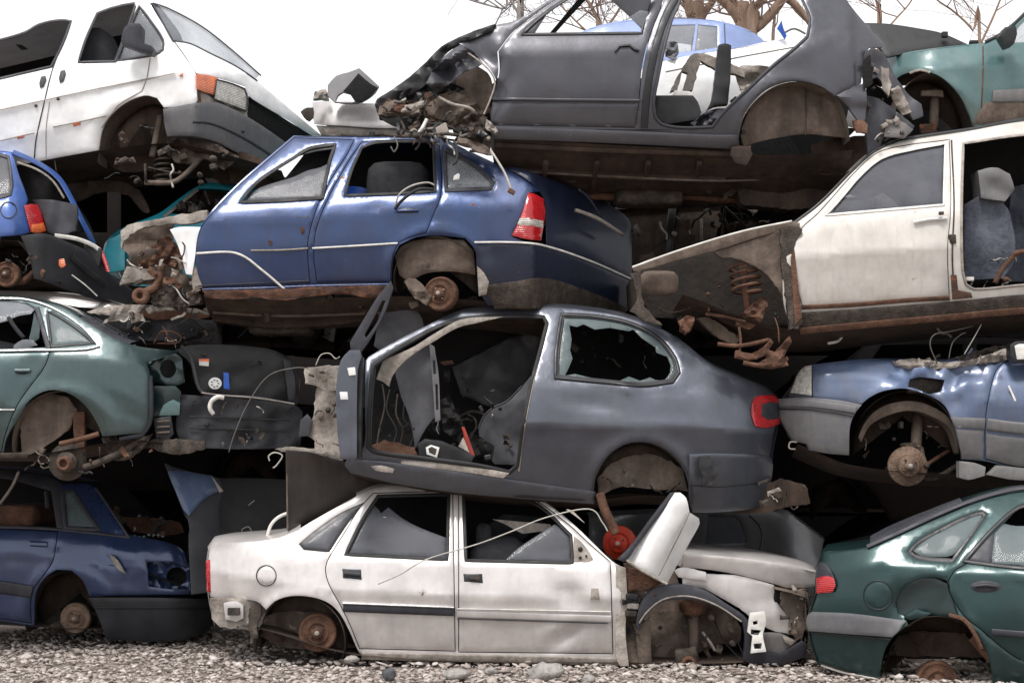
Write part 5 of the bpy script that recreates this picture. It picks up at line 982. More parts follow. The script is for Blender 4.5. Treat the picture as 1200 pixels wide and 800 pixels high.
# ================================================================== TOP ROW
def build_van():
    c = Body('van', 'white van tilted nose down at the top left with a grey bumper and orange indicator', 'van', 13.25,
             [(-160, 128), (0, 92), (61, 80), (135, 72), (191, 50), (240, 58), (380, 140)], -170, 380, hwin=85, hbody=120, tumble=.20, endl=0, endr=0, lend=30, W=1.8,
             creases=[([(-150, 166), (0, 130), (104, 108), (209, 86)], .012, 9), ([(-150, 200), (0, 165), (60, 150), (130, 134)], .006, 6)], dents=[(70, 128, 10, 8, .006, 0)], arches=[(158, 165, 50)], base=(120, 215), seed=31, wav=.003)
    c.base  # world base stays at the sill
    def e(y): return float(np.interp(y, [0, 50, 86, 130, 190], [174, 203, 229, 231, 231]))
    def fn(x, y):
        d = max(0, x-e(y)); return c.depth(min(x, e(y)), y)+1.25*(d/150)**.9+.10*math.exp(-(d/9)**2)*0
    body = [(-160, 72), (0, 34), (71, 17), (118, 7), (162, 2), (175, 3), (185, 20), (203, 48), (216, 66), (229, 86), (230, 104), (232, 118), (229, 121), (205, 125), (192, 126), (184, 115), (169, 112), (142, 124), (122, 148), (116, 176), (51, 188), (-160, 232)]
    w1 = [(-100, 70), (0, 47), (30, 38), (46, 29), (70, 24), (83, 25), (74, 50), (60, 78), (0, 92), (-100, 114)]
    w2 = [(114, 16), (130, 10), (157, 4), (158, 8), (135, 72), (92, 73), (100, 48)]
    w3 = [(163, 7), (176, 24), (191, 47), (191, 58), (182, 64), (137, 71), (148, 42)]
    b = c.panel('body_side', body, 'white', holes=[rs(w1, 5), rs(w2, 5), rs(w3, 5)], dfn=fn)
    c.strip('window_seal', w1, 3, 'trimdk', off=-.002, closed=True); c.strip('window_seal', w2, 3, 'trimdk', off=-.002, closed=True); c.strip('window_seal', w3, 2.5, 'trimdk', off=-.002, closed=True)
    c.panel('window_glass', w3, 'skyglass', off=.01, th=.005, inn='skyglass')
    c.flat('cabin_shade_sheet', w1, 'inside', 1.4, amp=.0); c.flat('cabin_shade_sheet', [(100, 26), (150, 18), (185, 52), (175, 70), (95, 84)], 'inside', 1.3, amp=.0)  # near-black sheets stand in for the shade inside the cabin
    c.box('front_seat', 112, 72, .5, .4, .5, .5, 'fabric', rot=.25, bev=.4)
    m = c.panel('wing_mirror', [(146, 32), (152, 27), (164, 28), (167, 32), (166, 50), (178, 54), (181, 60), (178, 64), (164, 60), (143, 52), (142, 46)], 'trimdk', dfn=lambda x, y: 13.1+.03*((x-155)/15)**2, th=.1)
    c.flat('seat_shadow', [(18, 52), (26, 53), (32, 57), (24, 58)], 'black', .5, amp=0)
    c.strip('door_seam', [(83, 25), (62, 80), (50, 128), (42, 165), (40, 189)], 1.5, 'trimdk', off=-.001, th=.004); c.strip('door_seam', [(176, 68), (172, 92), (166, 107), (150, 116), (138, 124), (126, 140), (119, 150)], 1.3, 'dusty', off=-.001, th=.004)
    c.strip('door_seam', [(58, 120), (54, 150), (54, 186)], .9, 'dusty', off=-.001, th=.004)
    c.strip('body_seam', [(-100, 152), (0, 129), (100, 107), (205, 86)], 1.2, 'dusty', off=-.013, th=.004); c.strip('body_seam', [(62, 149), (92, 143), (124, 136)], 1.2, 'dusty', off=-.008, th=.004); c.strip('body_seam', [(-100, 188), (0, 165), (40, 156)], 1.2, 'dusty', off=-.008, th=.004)
    for pts in ([(48, 90), (53, 89), (54, 93), (51, 101), (47, 103), (46, 98)], [(71, 83), (76, 82), (77, 86), (74, 95), (70, 97), (69, 92)]): c.panel('handle', pts, 'trimdk', off=-.02, th=.02)
    for pts in ([(85, 145), (94, 143), (94, 146), (86, 148)], [(20, 160), (28, 158), (28, 161), (20, 163)], [(210, 88), (214, 86), (214, 89), (211, 90)]): c.panel('side_marker', pts, 'orange', off=-.016, th=.01)
    for x, y in ((42, 124), (68, 116)): mkobj('key_lock', *lathe(P(x, y, c.depth(x, y)-.008), [(.014, 0), (.012, .006), (.001, .006)], n=10), M['trimdk'], c.base, c.root)
    c.panel('windscreen', [(179, 5), (195, 10), (236, 32), (272, 60), (304, 88), (300, 92), (277, 78), (245, 64), (220, 52), (203, 48), (190, 26)], 'skyglass', dfn=fn, off=.02, th=.006, inn='skyglass'); c.strip('windscreen_seal', [(179, 4), (195, 9), (236, 31), (272, 59), (306, 89)], 1.8, 'trimdk', dfn=fn, off=-.004); c.strip('windscreen_seal', [(179, 4), (190, 25), (203, 48), (222, 51), (245, 62), (277, 78), (302, 95)], 1.8, 'trimdk', dfn=fn, off=-.004)
    c.panel('bonnet', [(205, 49), (222, 52), (245, 63), (277, 79), (303, 97), (340, 128), (378, 160), (368, 160), (338, 141), (312, 126), (291, 112), (287, 101), (258, 92), (230, 86), (217, 66)], 'white', dfn=fn, off=-.01)
    c.panel('indicator_lamp', [(230, 87), (243, 88), (255, 91), (254, 102), (251, 111), (240, 108), (230, 104)], 'orange', dfn=fn, off=-.02, th=.04)
    h = c.panel('headlight', [(254, 93), (272, 98), (287, 104), (290, 112), (289, 130), (270, 123), (251, 116)], 'clear', dfn=fn, off=-.02, th=.05); c.strip('lamp_rim', [(254, 93), (272, 98), (287, 104), (290, 112), (289, 130), (270, 123), (251, 116)], 1.4, 'trimdk', dfn=fn, off=-.024, closed=True, parent=h)
    c.panel('grille', [(290, 112), (300, 118), (338, 142), (370, 162), (378, 172), (340, 172), (330, 165), (288, 138), (290, 130)], 'inside', dfn=fn, off=.06)
    c.panel('lamp_surround', [(229, 105), (240, 109), (252, 117), (289, 131), (290, 138), (262, 128), (232, 121)], 'dusty', dfn=fn, off=.02); c.strip('rusty_edge', [(233, 108), (234, 120)], 4, 'rust', dfn=fn, off=.0)
    bp = c.panel('bumper', [(191, 128), (205, 125), (229, 121), (244, 120), (257, 121), (290, 137), (331, 164), (345, 176), (330, 192), (304, 190), (280, 180), (255, 167), (235, 161), (216, 159), (196, 160), (193, 148)], 'gbumper', dfn=fn, off=-.06, th=.08)
    c.strip('bumper_groove', [(226, 143), (244, 144), (262, 150), (290, 164), (318, 182)], 3, 'trimdk', dfn=fn, off=-.066, th=.01, parent=bp); mkobj('bumper_hole', *lathe(P(285, 154, fn(285, 154)-.07), [(.016, 0), (.016, .006), (.001, .006)], n=10), M['black'], c.base, bp)
    c.loft('roof', [(-160, 73), (0, 35), (71, 18), (118, 8), (162, 3), (176, 4)], 'white', crown=.07); c.loft('floor_pan', [(-160, 228), (51, 188), (116, 177), (200, 168), (260, 180), (330, 200)], 'under', crown=0, drop=.05)
    c.far([(-160, 73), (118, 8), (175, 4), (225, 84), (235, 165), (116, 177), (-160, 230)], 'inside')
    c.well([(114, 190), (117, 172), (123, 148), (142, 125), (169, 113), (184, 116), (193, 128), (198, 160), (196, 180)], 'liner', d=.34)
    c.flat('inner_arch', [(124, 190), (128, 165), (142, 142), (160, 132), (178, 140), (186, 170), (178, 200), (140, 200)], 'under', .34, amp=.05)
    c.tube('suspension_strut', [(188, 136, .18), (183, 160, .16), (178, 184, .14)], .028, 'liner'); c.spring((190, 186, .2), (190, 214, .2), .065, 4.5, .010, 'mech')
    c.tube('control_arm', [(170, 214, .15), (200, 214, .12), (215, 206, .15), (235, 186, .2)], .022, 'liner'); c.tube('tie_rod', [(170, 192, .1), (171, 214, .1)], .012, 'mech'); c.tube('tie_rod', [(172, 196, .12), (200, 202, .12), (214, 203, .14)], .008, 'mech')
    c.flat('subframe', [(190, 168), (215, 162), (250, 168), (280, 184), (262, 200), (240, 186), (225, 192), (205, 190), (196, 180)], 'liner', .22, amp=.12, fr=.09)
    c.flat('underbody_hump', [(70, 214), (105, 212), (145, 214), (165, 226), (176, 250), (168, 248), (150, 228), (120, 224), (90, 236), (70, 238)], 'liner', .9, amp=.10, fr=.05)
    c.flat('lower_valance', [(262, 172), (290, 180), (310, 188), (322, 196), (318, 222), (270, 214)], 'under', .5, amp=.05); c.flat('spare_tray', [(250, 196), (272, 190), (292, 200), (290, 214), (262, 216), (248, 208)], 'under', .6, amp=.08)
    c.tube('cable', [(64, 186, .1), (66, 200, .1), (70, 210, .2)], .004, 'wire')
def build_charcoal():
    c = Body('hatchback', 'charcoal grey hatchback with a crushed nose and empty rear doorway on top of the pile', 'car', 12.2,
             [(440, 60), (577, 46), (763, 40), (950, 37), (1016, 50), (1100, 60)], 440, 1080, hwin=90, hbody=120, tumble=.34, endl=.35, endr=0, lend=110,
             creases=[([(577, 66), (700, 62), (765, 60)], .008, 12), ([(935, 66), (980, 40), (1036, 52)], .010, 9)], dents=[(594, 96, 10, 22, .02, 35), (572, 82, 18, 12, -.02, 20)], arches=[(927, 150, 56)],
             crum=[(520, 95, 85, .14, .03)], base=(770, 200), seed=32, ramp=[(1000, 1085, .7)])
    dr = [(655, -4), (700, -40), (776, -74), (792, -40), (777, 4), (763, 40), (754, 76), (749, 119), (744, 150), (576, 146), (577, 115), (584, 85), (583, 60), (600, 38), (622, 20)]
    wd = [(612, 40.5), (626, 27), (645, 12), (676, -8), (720, -40), (764, -62), (774, -40), (757, 14), (752, 39)]
    op = [(797, 0), (787, 24), (779, 54), (772, 87), (766, 121), (768, 138), (776, 146), (800, 150), (835, 149), (848, 132), (879, 102), (907, 76), (932, 56), (946, 43), (949, 22), (941, 2), (926, -30), (890, -62), (822, -72), (802, -40)]
    body = [(537, 50), (560, 42), (580, 30), (602, 25), (636, 5), (655, -8), (700, -50), (780, -94), (860, -108), (930, -90), (970, -40), (992, 0), (1016, 30), (1037, 52), (1034, 56), (1019, 56), (1013, 68), (1009, 98), (994, 106), (979, 113), (965, 103), (948, 97), (928, 95), (902, 103), (884, 118), (872, 135), (866, 158), (864, 176), (720, 168), (579, 162), (577, 148), (575, 132), (583, 108), (580, 90), (567, 72), (550, 60)]
    b = c.panel('body_side', body, 'charcoal', holes=[rs(dr), rs(op, 5)])
    d = c.door(dr, 'charcoal', win=rs(wd, 5), off=-.004); c.strip('window_seal', wd, 3.5, 'black', off=-.006, closed=True, parent=d)
    c.strip('side_trim', [(577, 116), (650, 117), (749, 118)], 3.5, 'charcoal', off=-.022, parent=d); c.panel('lower_cladding', [(577, 120), (748, 121), (744, 149), (576, 146)], 'charcoal', off=-.010, th=.01, parent=d)
    c.strip('handle', [(721, 60), (726, 54), (738, 53), (744, 58), (749, 59)], 2.6, 'black', off=-.02, parent=d); c.panel('handle_plate', arc(734, 58, 13, 4, 0, 180, 9), 'charcoal', off=-.012, th=.006, parent=d)
    c.panel('window_divider', [(613, 40), (625, 28), (634, 20), (640, 18), (626, 40)], 'trimdk', off=.0, th=.01, parent=d)
    c.flat('glass_shard', [(716, 0), (722, -6), (752, -24), (770, -24), (759, 12), (752, 34), (740, 22)], 'charcoal', .13, th=.006, amp=.01, parent=None, inn='charcoal'); c.flat('glass_shard', [(738, 20), (750, 12), (760, 14), (753, 34)], 'skyglass', .1, th=.004, amp=0)
    c.strip('pillar_trim', [(795, -8), (781, 18), (770, 50), (762, 85), (757, 120), (755, 150)], 9, 'black', off=.0, th=.05); c.strip('door_seal', op, 3.6, 'trimdk', off=-.004, closed=True)
    for y, x in ((62, 764), (118, 757)): c.box('door_hinge', x, y, .12, .05, .05, .05, 'dusty', bev=.3)
    c.box('striker', 763, 82, .1, .05, .04, .06, 'black')
    c.panel('sill', [(579, 148), (744, 154), (834, 158), (864, 158), (865, 175), (720, 168), (640, 165), (579, 163)], 'charcoal', off=-.04, th=.07); c.strip('sill_edge', [(580, 170), (700, 176), (862, 181)], 6, 'under', off=.0)
    c.loft('roof', [(700, -50), (780, -94), (860, -108), (930, -90), (970, -40)], 'charcoal', crown=.03); c.loft('floor_pan', [(579, 163), (720, 170), (864, 178), (900, 182), (1000, 176)], 'under', crown=0, drop=.26)
    c.loft('inner_floor', [(579, 150), (720, 152), (840, 152)], 'inside', crown=0)
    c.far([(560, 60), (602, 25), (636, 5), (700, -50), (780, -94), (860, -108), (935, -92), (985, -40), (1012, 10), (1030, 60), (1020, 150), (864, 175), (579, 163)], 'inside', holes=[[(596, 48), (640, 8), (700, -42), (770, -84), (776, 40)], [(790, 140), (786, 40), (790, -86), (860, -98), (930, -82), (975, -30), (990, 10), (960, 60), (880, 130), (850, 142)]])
    c.tube('exhaust_pipe', [(610, 222, .8), (700, 230, .8), (800, 230, .8), (860, 234, .8), (930, 226, .85)], .032, 'rust'); c.box('exhaust_box', 760, 233, .8, .55, .3, .13, 'mech', bev=.45); c.tube('brake_line', [(590, 200, .4), (700, 206, .4), (850, 212, .4), (960, 205, .45)], .010, 'liner'); c.strip('floor_rail', [(600, 196), (720, 206), (850, 210)], 8, 'under', dfn=lambda x, y: 12.62, th=.05)
    for x in (640, 700, 760, 820): c.tube('floor_rib', [(x, 190, .2), (x-4, 212, .5), (x-8, 232, .9)], .022, 'under')
    c.strip('exhaust_seam', [(590, 182), (700, 190), (830, 192)], 3, 'rust', dfn=lambda x, y: 12.7)
    c.flat('underbody_tunnel', [(590, 176), (700, 184), (860, 190), (1000, 186), (1010, 214), (940, 236), (820, 240), (700, 234), (620, 220)], 'under', .8, amp=.10, fr=.02, vs=.8)
    c.flat('fuel_tank', [(850, 196), (900, 188), (990, 196), (1000, 225), (950, 244), (870, 240)], 'under', .55, amp=.10, fr=.03, th=.2)
    c.flat('jacking_point', [(858, 172), (880, 170), (882, 182), (874, 194), (864, 192), (856, 182)], 'under', .0, amp=.03, th=.04)
    c.well([(866, 180), (867, 155), (877, 128), (901, 105), (928, 96), (952, 99), (979, 113), (992, 140), (996, 164)], 'liner', d=.30)
    c.panel('wheel_housing_skirt', [(868, 158), (874, 138), (884, 122), (902, 107), (928, 99), (952, 102), (978, 116), (990, 138), (996, 162), (976, 160), (945, 157), (920, 160), (890, 166), (872, 172)], 'liner', dfn=lambda x, y: 12.38+.05*noise.noise(Vector((x/18, y/40, 8)))+.0006*(160-y)*0, th=.02)
    c.strip('seam', [(944, 100), (945, 130), (944, 158)], 2, 'mech', dfn=lambda x, y: 12.36); mkobj('drain_hole', *lathe(P(871, 155, 12.34), [(.018, 0), (.018, .004), (.001, .004)], n=10), M['black'], c.base, c.root)
    # torn rear corner
    c.flat('rear_pillar', [(1013, 62), (1022, 56), (1036, 62), (1050, 90), (1066, 112), (1080, 122), (1082, 136), (1070, 140), (1060, 126), (1040, 104), (1028, 90), (1014, 96), (1010, 84)], 'charcoal', .15, amp=.05, fr=.03, th=.04)
    c.flat('rear_lamp_hole', [(1012, 70), (1020, 64), (1023, 98), (1012, 106)], 'inside', .0, amp=.01); c.flat('bright_bracket', [(1033, 78), (1041, 80), (1044, 100), (1042, 112), (1034, 104)], 'dusty', -.05, amp=.05, th=.02)
    c.flat('torn_corner', [(980, 112), (1000, 102), (1012, 98), (1016, 112), (1014, 140), (1008, 146), (994, 126)], 'charcoal', .0, amp=.04, fr=.05, th=.03)
    c.flat('rear_panel', [(1014, 112), (1030, 116), (1050, 130), (1072, 148), (1066, 158), (1044, 146), (1036, 160), (1030, 176), (1017, 180), (1015, 150)], 'trimdk', .1, amp=.05, fr=.04, th=.06)
    c.flat('tail_bracket', [(1044, 104), (1052, 100), (1060, 112), (1068, 132), (1058, 134), (1048, 120)], 'dusty', .1, amp=.06, fr=.1); c.flat('rust_patch', [(1000, 142), (1010, 140), (1017, 146), (1016, 156), (1004, 154)], 'rust', -.05, amp=.04); c.flat('tail_panel', [(1038, 140), (1056, 142), (1070, 152), (1060, 162), (1036, 160)], 'darksilver', .05, amp=.03)
    c.flat('rear_floor', [(996, 160), (1017, 158), (1018, 178), (990, 205), (960, 205), (950, 170)], 'under', .35, amp=.06)
    # cabin contents seen against the sky
    c.flat('seat_frame', [(785, 108), (796, 86), (808, 66), (822, 62), (846, 70), (872, 82), (874, 90), (862, 88), (838, 80), (822, 72), (818, 82), (812, 106), (800, 106), (806, 86), (800, 84), (794, 106)], 'dusty', .55, amp=.03, th=.06)
    c.flat('belt_column', [(842, 53), (849, 51), (857, 53), (856, 90), (853, 122), (836, 124), (828, 130), (834, 116), (838, 90)], 'black', .4, amp=.02, th=.08); c.flat('seat_base', [(768, 112), (812, 112), (818, 120), (822, 132), (818, 140), (780, 146), (766, 138)], 'black', .3, amp=.01, th=.5)
    c.flat('seat_base_edge', [(790, 106), (808, 107), (812, 112), (788, 112)], 'wplastic', .32, amp=.0); c.flat('crumpled_trim', [(808, 144), (820, 136), (836, 128), (852, 127), (848, 138), (838, 148), (815, 149)], 'trimdk', .3, amp=.12, fr=.12)
    c.flat('parcel_tray', [(861, 86), (868, 78), (884, 76), (904, 80), (890, 94), (878, 106), (870, 110), (866, 100)], 'dusty', .75, amp=.08, fr=.06); c.flat('speaker_ring', [(856, 118), (862, 113), (870, 116), (860, 122)], 'black', .6, amp=.02)
    # crushed nose
    c.flat('bonnet_edge', [(581, 28), (577, 36), (548, 48), (525, 58), (512, 76), (500, 98), (480, 112), (458, 122), (447, 127), (439, 123), (442, 116), (452, 110), (480, 90), (500, 72), (517, 55), (542, 42), (565, 33)], 'black', .10, amp=.07, fr=.06, th=.08)
    c.flat('crumpled_wing', [(512, 76), (528, 60), (540, 52), (556, 62), (566, 74), (556, 80), (545, 84), (534, 92), (524, 100), (505, 102), (499, 98)], 'charcoal', -.02, amp=.16, fr=.07, th=.02, grid=4)
    c.flat('engine_bay', [(450, 118), (480, 98), (505, 90), (535, 82), (570, 84), (580, 110), (575, 140), (540, 150), (480, 150), (445, 140), (440, 126)], 'under', .45, amp=.12, fr=.06)
    c.flat('dark_wing_inner', [(482, 96), (506, 92), (530, 98), (545, 104), (520, 112), (500, 116), (470, 118), (460, 120)], 'black', .1, amp=.12, fr=.08)
    c.panel('wheel_housing', [(536, 92), (545, 82), (560, 78), (572, 86), (577, 98), (576, 115), (570, 134), (556, 136), (540, 128), (534, 110)], 'liner', dfn=lambda x, y: 12.50-.18*abs((x-545)/35)**2, th=.03); c.strip('arch_edge', [(548, 62), (562, 72), (576, 86), (580, 98), (574, 118), (567, 134)], 2, 'dusty', dfn=lambda x, y: 12.19)
    c.flat('crushed_rail', [(445, 124), (455, 116), (480, 118), (500, 116), (530, 108), (556, 116), (566, 132), (575, 150), (570, 158), (550, 150), (525, 142), (505, 138), (480, 136), (456, 136), (443, 134)], 'liner', .08, amp=.14, fr=.06, grid=5)
    c.flat('bumper_beam', [(443, 134), (470, 138), (500, 138), (498, 150), (490, 154), (470, 150), (450, 142)], 'black', .12, amp=.06); c.flat('torn_bracket', [(466, 126), (480, 122), (498, 118), (496, 124), (486, 130), (470, 131)], 'dusty', -.02, amp=.08, fr=.1)
    c.tube('bent_rod', [(514, 114, -.05), (530, 122, -.08), (548, 126, -.08), (556, 131, -.05)], .012, 'dusty'); c.tube('bent_rod', [(500, 140, .0), (495, 150, -.02), (491, 156, 0)], .014, 'wplastic')
    c.flat('hanging_scrap', [(540, 140), (556, 130), (570, 138), (576, 160), (574, 178), (562, 172), (548, 168), (535, 162), (530, 152)], 'mech', .02, amp=.12, fr=.1, grid=5)
    c.flat('hanging_scrap', [(538, 160), (552, 164), (572, 172), (576, 182), (566, 180), (545, 172), (534, 168)], 'liner', -.08, amp=.07, fr=.12, grid=5); c.flat('twisted_hinge', [(570, 140), (577, 144), (584, 154), (580, 158), (572, 152), (568, 150)], 'dusty', -.05, amp=.06, fr=.2, grid=4)
    for pts, mt, r in (([(575, 176, -.1), (584, 190, -.15), (592, 204, -.18), (599, 222, -.2)], 'wirelt', .009), ([(462, 160, -.05), (466, 170, -.08), (462, 178, -.08), (458, 172, -.08)], 'wire', .006), ([(532, 165, -.1), (536, 178, -.12), (534, 190, -.14), (530, 192, -.14)], 'rubber', .010),
                       ([(450, 158, 0), (480, 160, -.03), (520, 157, -.03), (545, 160, 0)], 'mech', .014), ([(470, 142, 0), (474, 152, -.03), (470, 160, 0)], 'mech', .01), ([(515, 140, .1), (520, 150, .0), (512, 158, 0)], 'mech', .012), ([(497, 148, .05), (512, 145, 0), (530, 150, -.02), (540, 158, 0)], 'rubber', .012)):
        c.tube('hanging_cable', pts, r, mt)
    c.box('torn_clip', 599, 224, -.2, .05, .04, .035, 'rust', rot=-.5, jit=.01); c.box('torn_clip', 519, 152, -.02, .09, .06, .08, 'dusty', jit=.03, rot=.4); c.box('torn_clip', 504, 150, .04, .07, .06, .07, 'mech', jit=.03)
    rn = random.Random(5)
    for i in range(22):
        x = rn.uniform(470, 572); y = 158+rn.uniform(-12, 6)+(x-470)*.05; c.tube('shredded_wire', [(x, y, rn.uniform(-.05, .1)), (x+rn.uniform(-8, 8), y+rn.uniform(-6, 6), rn.uniform(-.1, .1)), (x+rn.uniform(-14, 14), y+rn.uniform(-7, 9), rn.uniform(-.1, .1))], rn.uniform(.004, .012), rn.choice(['mech', 'rubber', 'wire', 'dusty', 'rust']), n=5, k=3)
def build_seagreen():
    c = Body('sedan', 'sea green car with its black bonnet ajar at the top right corner', 'car', 13.1, [(1040, 76), (1100, 70), (1153, 60), (1300, 55)], 1038, 1310, hwin=60, hbody=90, endl=.35, endr=0, lend=60,
             creases=[([(1045, 84), (1153, 78), (1290, 74)], .012, 8)], arches=[(1093, 145, 50)], base=(1180, 150), seed=33)
    body = [(1038, 68), (1060, 62), (1100, 56), (1137, 52), (1154, 50), (1170, 42), (1188, 28), (1205, 12), (1240, -10), (1320, -30), (1320, 145), (1140, 148), (1136, 135), (1124, 111), (1104, 91), (1080, 81), (1057, 88), (1046, 96)]
    w_ = [(1186, 50), (1192, 34), (1212, 16), (1240, 0), (1300, -10), (1300, 48)]
    c.panel('body_side', body, 'seagreen', holes=[rs(w_, 5)]); c.panel('window_glass', w_, 'skyglass', off=.01, th=.005, inn='skyglass')
    c.strip('door_seam', [(1152, 54), (1152, 90), (1150, 130)], 1.6, 'rust', off=-.001, th=.004); c.strip('screen_pillar', [(1154, 49), (1172, 40), (1190, 26), (1208, 8)], 3, 'black', off=-.01)
    c.panel('side_trim', [(1164, 106), (1200, 104), (1300, 102), (1300, 118), (1163, 119)], 'gbumper', off=-.02, th=.03); c.panel('sill', [(1146, 132), (1156, 120), (1300, 119), (1300, 142), (1140, 146)], 'liner', off=-.01, th=.02)
    c.strip('arch_rust', [(1066, 86), (1078, 82), (1090, 85)], 3, 'dusty', off=-.03, th=.01)
    c.panel('wing_mirror', [(1172, 42), (1178, 32), (1190, 30), (1192, 40), (1188, 52), (1180, 55)], 'black', dfn=lambda x, y: 12.95, th=.12)
    c.panel('bonnet', [(1011, 27), (1040, 28), (1080, 34), (1104, 39), (1134, 52), (1104, 56), (1060, 63), (1040, 67), (1025, 48)], 'black', dfn=lambda x, y: 13.4+.004*(60-y), th=.05); c.box('hinge', 1107, 41, .3, .05, .04, .05, 'black'); c.box('washer_jet', 1141, 50, .25, .07, .05, .03, 'black')
    c.loft('bonnet_underside', [(1040, 68), (1100, 57), (1137, 53)], 'under', crown=0)
    c.well(arc(1094, 146, 46, 62, 190, -5, 12), 'under', d=.36); c.tube('suspension_strut', [(1096, 106, .3), (1094, 150, .25)], .04, 'liner'); c.flat('strut_mount', [(1080, 106), (1104, 106), (1106, 114), (1080, 112)], 'liner', .2, amp=.03); c.flat('caliper', [(1078, 146), (1098, 144), (1098, 156), (1080, 158)], 'orust', .2, amp=.05)
    c.loft('floor_pan', [(1050, 160), (1140, 150), (1320, 146)], 'under', crown=0); c.far([(1038, 68), (1137, 52), (1320, -30), (1320, 145), (1050, 160)], 'inside', holes=[w_])
def build_back():
    c = Body('sedan', 'white car behind the empty rear doorway of the charcoal hatchback', 'car', 14.8, [(760, 74), (860, 62), (1000, 46)], 740, 1010, hwin=60, hbody=80, endl=.3, endr=.1, base=(870, 170), seed=34)
    c.panel('body_side', [(745, 84), (778, 72), (815, 64), (861, 57), (900, 49), (948, 41), (1005, 38), (1005, 150), (880, 130), (800, 142), (745, 145)], 'white'); c.strip('body_seam', [(780, 84), (860, 68), (948, 52)], 1, 'dusty', off=-.004)
    c.loft('bonnet', [(745, 84), (815, 64), (861, 57), (948, 42), (1005, 39)], 'white', crown=.03); c.loft('floor_pan', [(745, 145), (1005, 150)], 'under', crown=0)
    c.tube('washer_pipe', [(916, 41, .2), (930, 34, .2), (944, 40, .2)], .01, 'wire'); c.flat('mechanism', [(780, 52), (786, 47), (794, 50), (796, 62), (790, 70), (780, 66)], 'gbumper', .1, amp=.08, fr=.2)
    c.flat('wiper_stalk', [(911, 33), (916, 24), (918, 33), (922, 42), (920, 46), (915, 38)], 'bluepl', .05, amp=.0)
    c = Body('sedan', 'pale blue car far behind the charcoal hatchback, roof and pillar in view', 'car', 16.6, [(660, 60), (900, 56)], 650, 905, hwin=50, hbody=80, endl=.2, endr=.2, base=(790, 150), seed=35)
    g1 = [(762, 30), (815, 29), (811, 60), (760, 66)]; g2 = [(818, 29), (841, 31), (841, 56), (814, 60)]
    c.panel('body_side', [(655, 52), (690, 34), (720, 26), (760, 22), (787, 22), (827, 23), (848, 26), (866, 31), (882, 38), (896, 49), (900, 60), (900, 120), (655, 120)], 'pale', holes=[rs(g1, 5), rs(g2, 5)]); c.strip('pillar_seam', [(849, 28), (850, 56)], 1.2, 'trimdk', off=-.004)
    c.panel('window_glass', g1, 'skyglass', off=.01, th=.004, inn='skyglass'); c.panel('window_glass', g2, 'skyglass', off=.01, th=.004, inn='skyglass'); c.loft('roof', [(690, 34), (760, 22), (827, 23), (882, 38)], 'pale', crown=.02)
    c = Body('crushed_car', 'silver car nose behind the blue hatchback roof with a loose grey wheel arch', 'car', 14.2, [(366, 124), (470, 122)], 364, 560, hwin=50, hbody=60, endl=.3, lend=30, base=(420, 170), seed=36)
    c.panel('body_side', [(366, 120), (392, 118), (440, 121), (480, 114), (500, 112), (520, 150), (442, 150), (410, 148), (376, 146), (368, 145), (366, 132)], 'silver'); c.panel('lower_panel', [(370, 147), (410, 149), (442, 151), (520, 151), (520, 165), (376, 158)], 'dusty', off=.03)
    c.panel('wheel_arch', [(384, 112), (384, 100), (394, 89), (408, 85), (421, 80), (432, 90), (444, 101), (440, 108), (430, 116), (418, 121), (392, 120), (388, 116)], 'gbumper', dfn=lambda x, y: 14.1+.05*max(0, (x-421)/22)**2-.005*(y-80)+.1, th=.05, inn='black', holes=[rs([(393, 119), (396, 112), (402, 108), (410, 110), (416, 119), (412, 120)], 4)])
    c.flat('wheel_arch_inside', [(402, 107), (410, 98), (420, 86), (434, 98), (443, 103), (432, 115), (424, 119), (417, 119), (410, 110)], 'inside', -.24, amp=.015, th=.02)
    c.flat('lamp_bits', [(366, 118), (368, 108), (376, 106), (382, 104), (386, 118)], 'dusty', .0, amp=.06, fr=.2, grid=4); c.flat('brown_scrap', [(352, 131), (360, 126), (367, 126), (367, 138), (362, 142), (356, 137)], 'mech', .0, amp=.05)
    c.tube('pipe', [(400, 158, -.1), (425, 160, -.1), (450, 157, -.1)], .014, 'mech'); c.box('pipe_clip', 436, 158, -.1, .05, .05, .06, 'black'); c.loft('floor_pan', [(376, 158), (520, 165)], 'under', crown=0); c.loft('bonnet', [(366, 121), (440, 122), (500, 113)], 'silver', crown=.01)
    # body shell glimpsed between the blue hatchback and the cream saloon
    c = Body('car_shell', 'gutted dark car body between the blue hatchback tail and the cream saloon wing', 'car', 13.9, [(690, 250), (1000, 240)], 690, 1010, hwin=60, hbody=80, base=(840, 380), seed=37)
    c.panel('inner_panel', [(690, 245), (714, 245), (745, 240), (783, 238), (790, 252), (788, 300), (760, 330), (700, 340)], 'liner', off=.05); c.strip('bright_edge', [(714, 245.5), (745, 241), (784, 238.5)], 1.6, 'dusty', off=-.02)
    c.panel('inner_panel', [(792, 240), (820, 237), (846, 239), (842, 262), (838, 284), (815, 292), (790, 296)], 'liner', off=.06); c.strip('pillar', [(789, 236), (786, 262), (783, 300)], 9, 'black', off=-.06, th=.1)
    c.strip('panel_rib', [(822, 256), (822, 282)], 4, 'dusty', off=.03); mkobj('panel_hole', *lathe(P(836, 263, 13.9), [(.03, 0), (.03, .004), (.001, .004)], n=12), M['black'], c.base, c.root); c.strip('rib', [(792, 254), (806, 262), (812, 290)], 2.5, 'dusty', off=.03)
    c.flat('dark_panel', [(838, 238), (880, 236), (960, 245), (960, 300), (840, 300)], 'inside', .3, amp=.04); c.loft('floor_pan', [(690, 340), (1000, 340)], 'under', crown=0); c.loft('roof', [(714, 246), (850, 238), (1000, 240)], 'inside', crown=0)
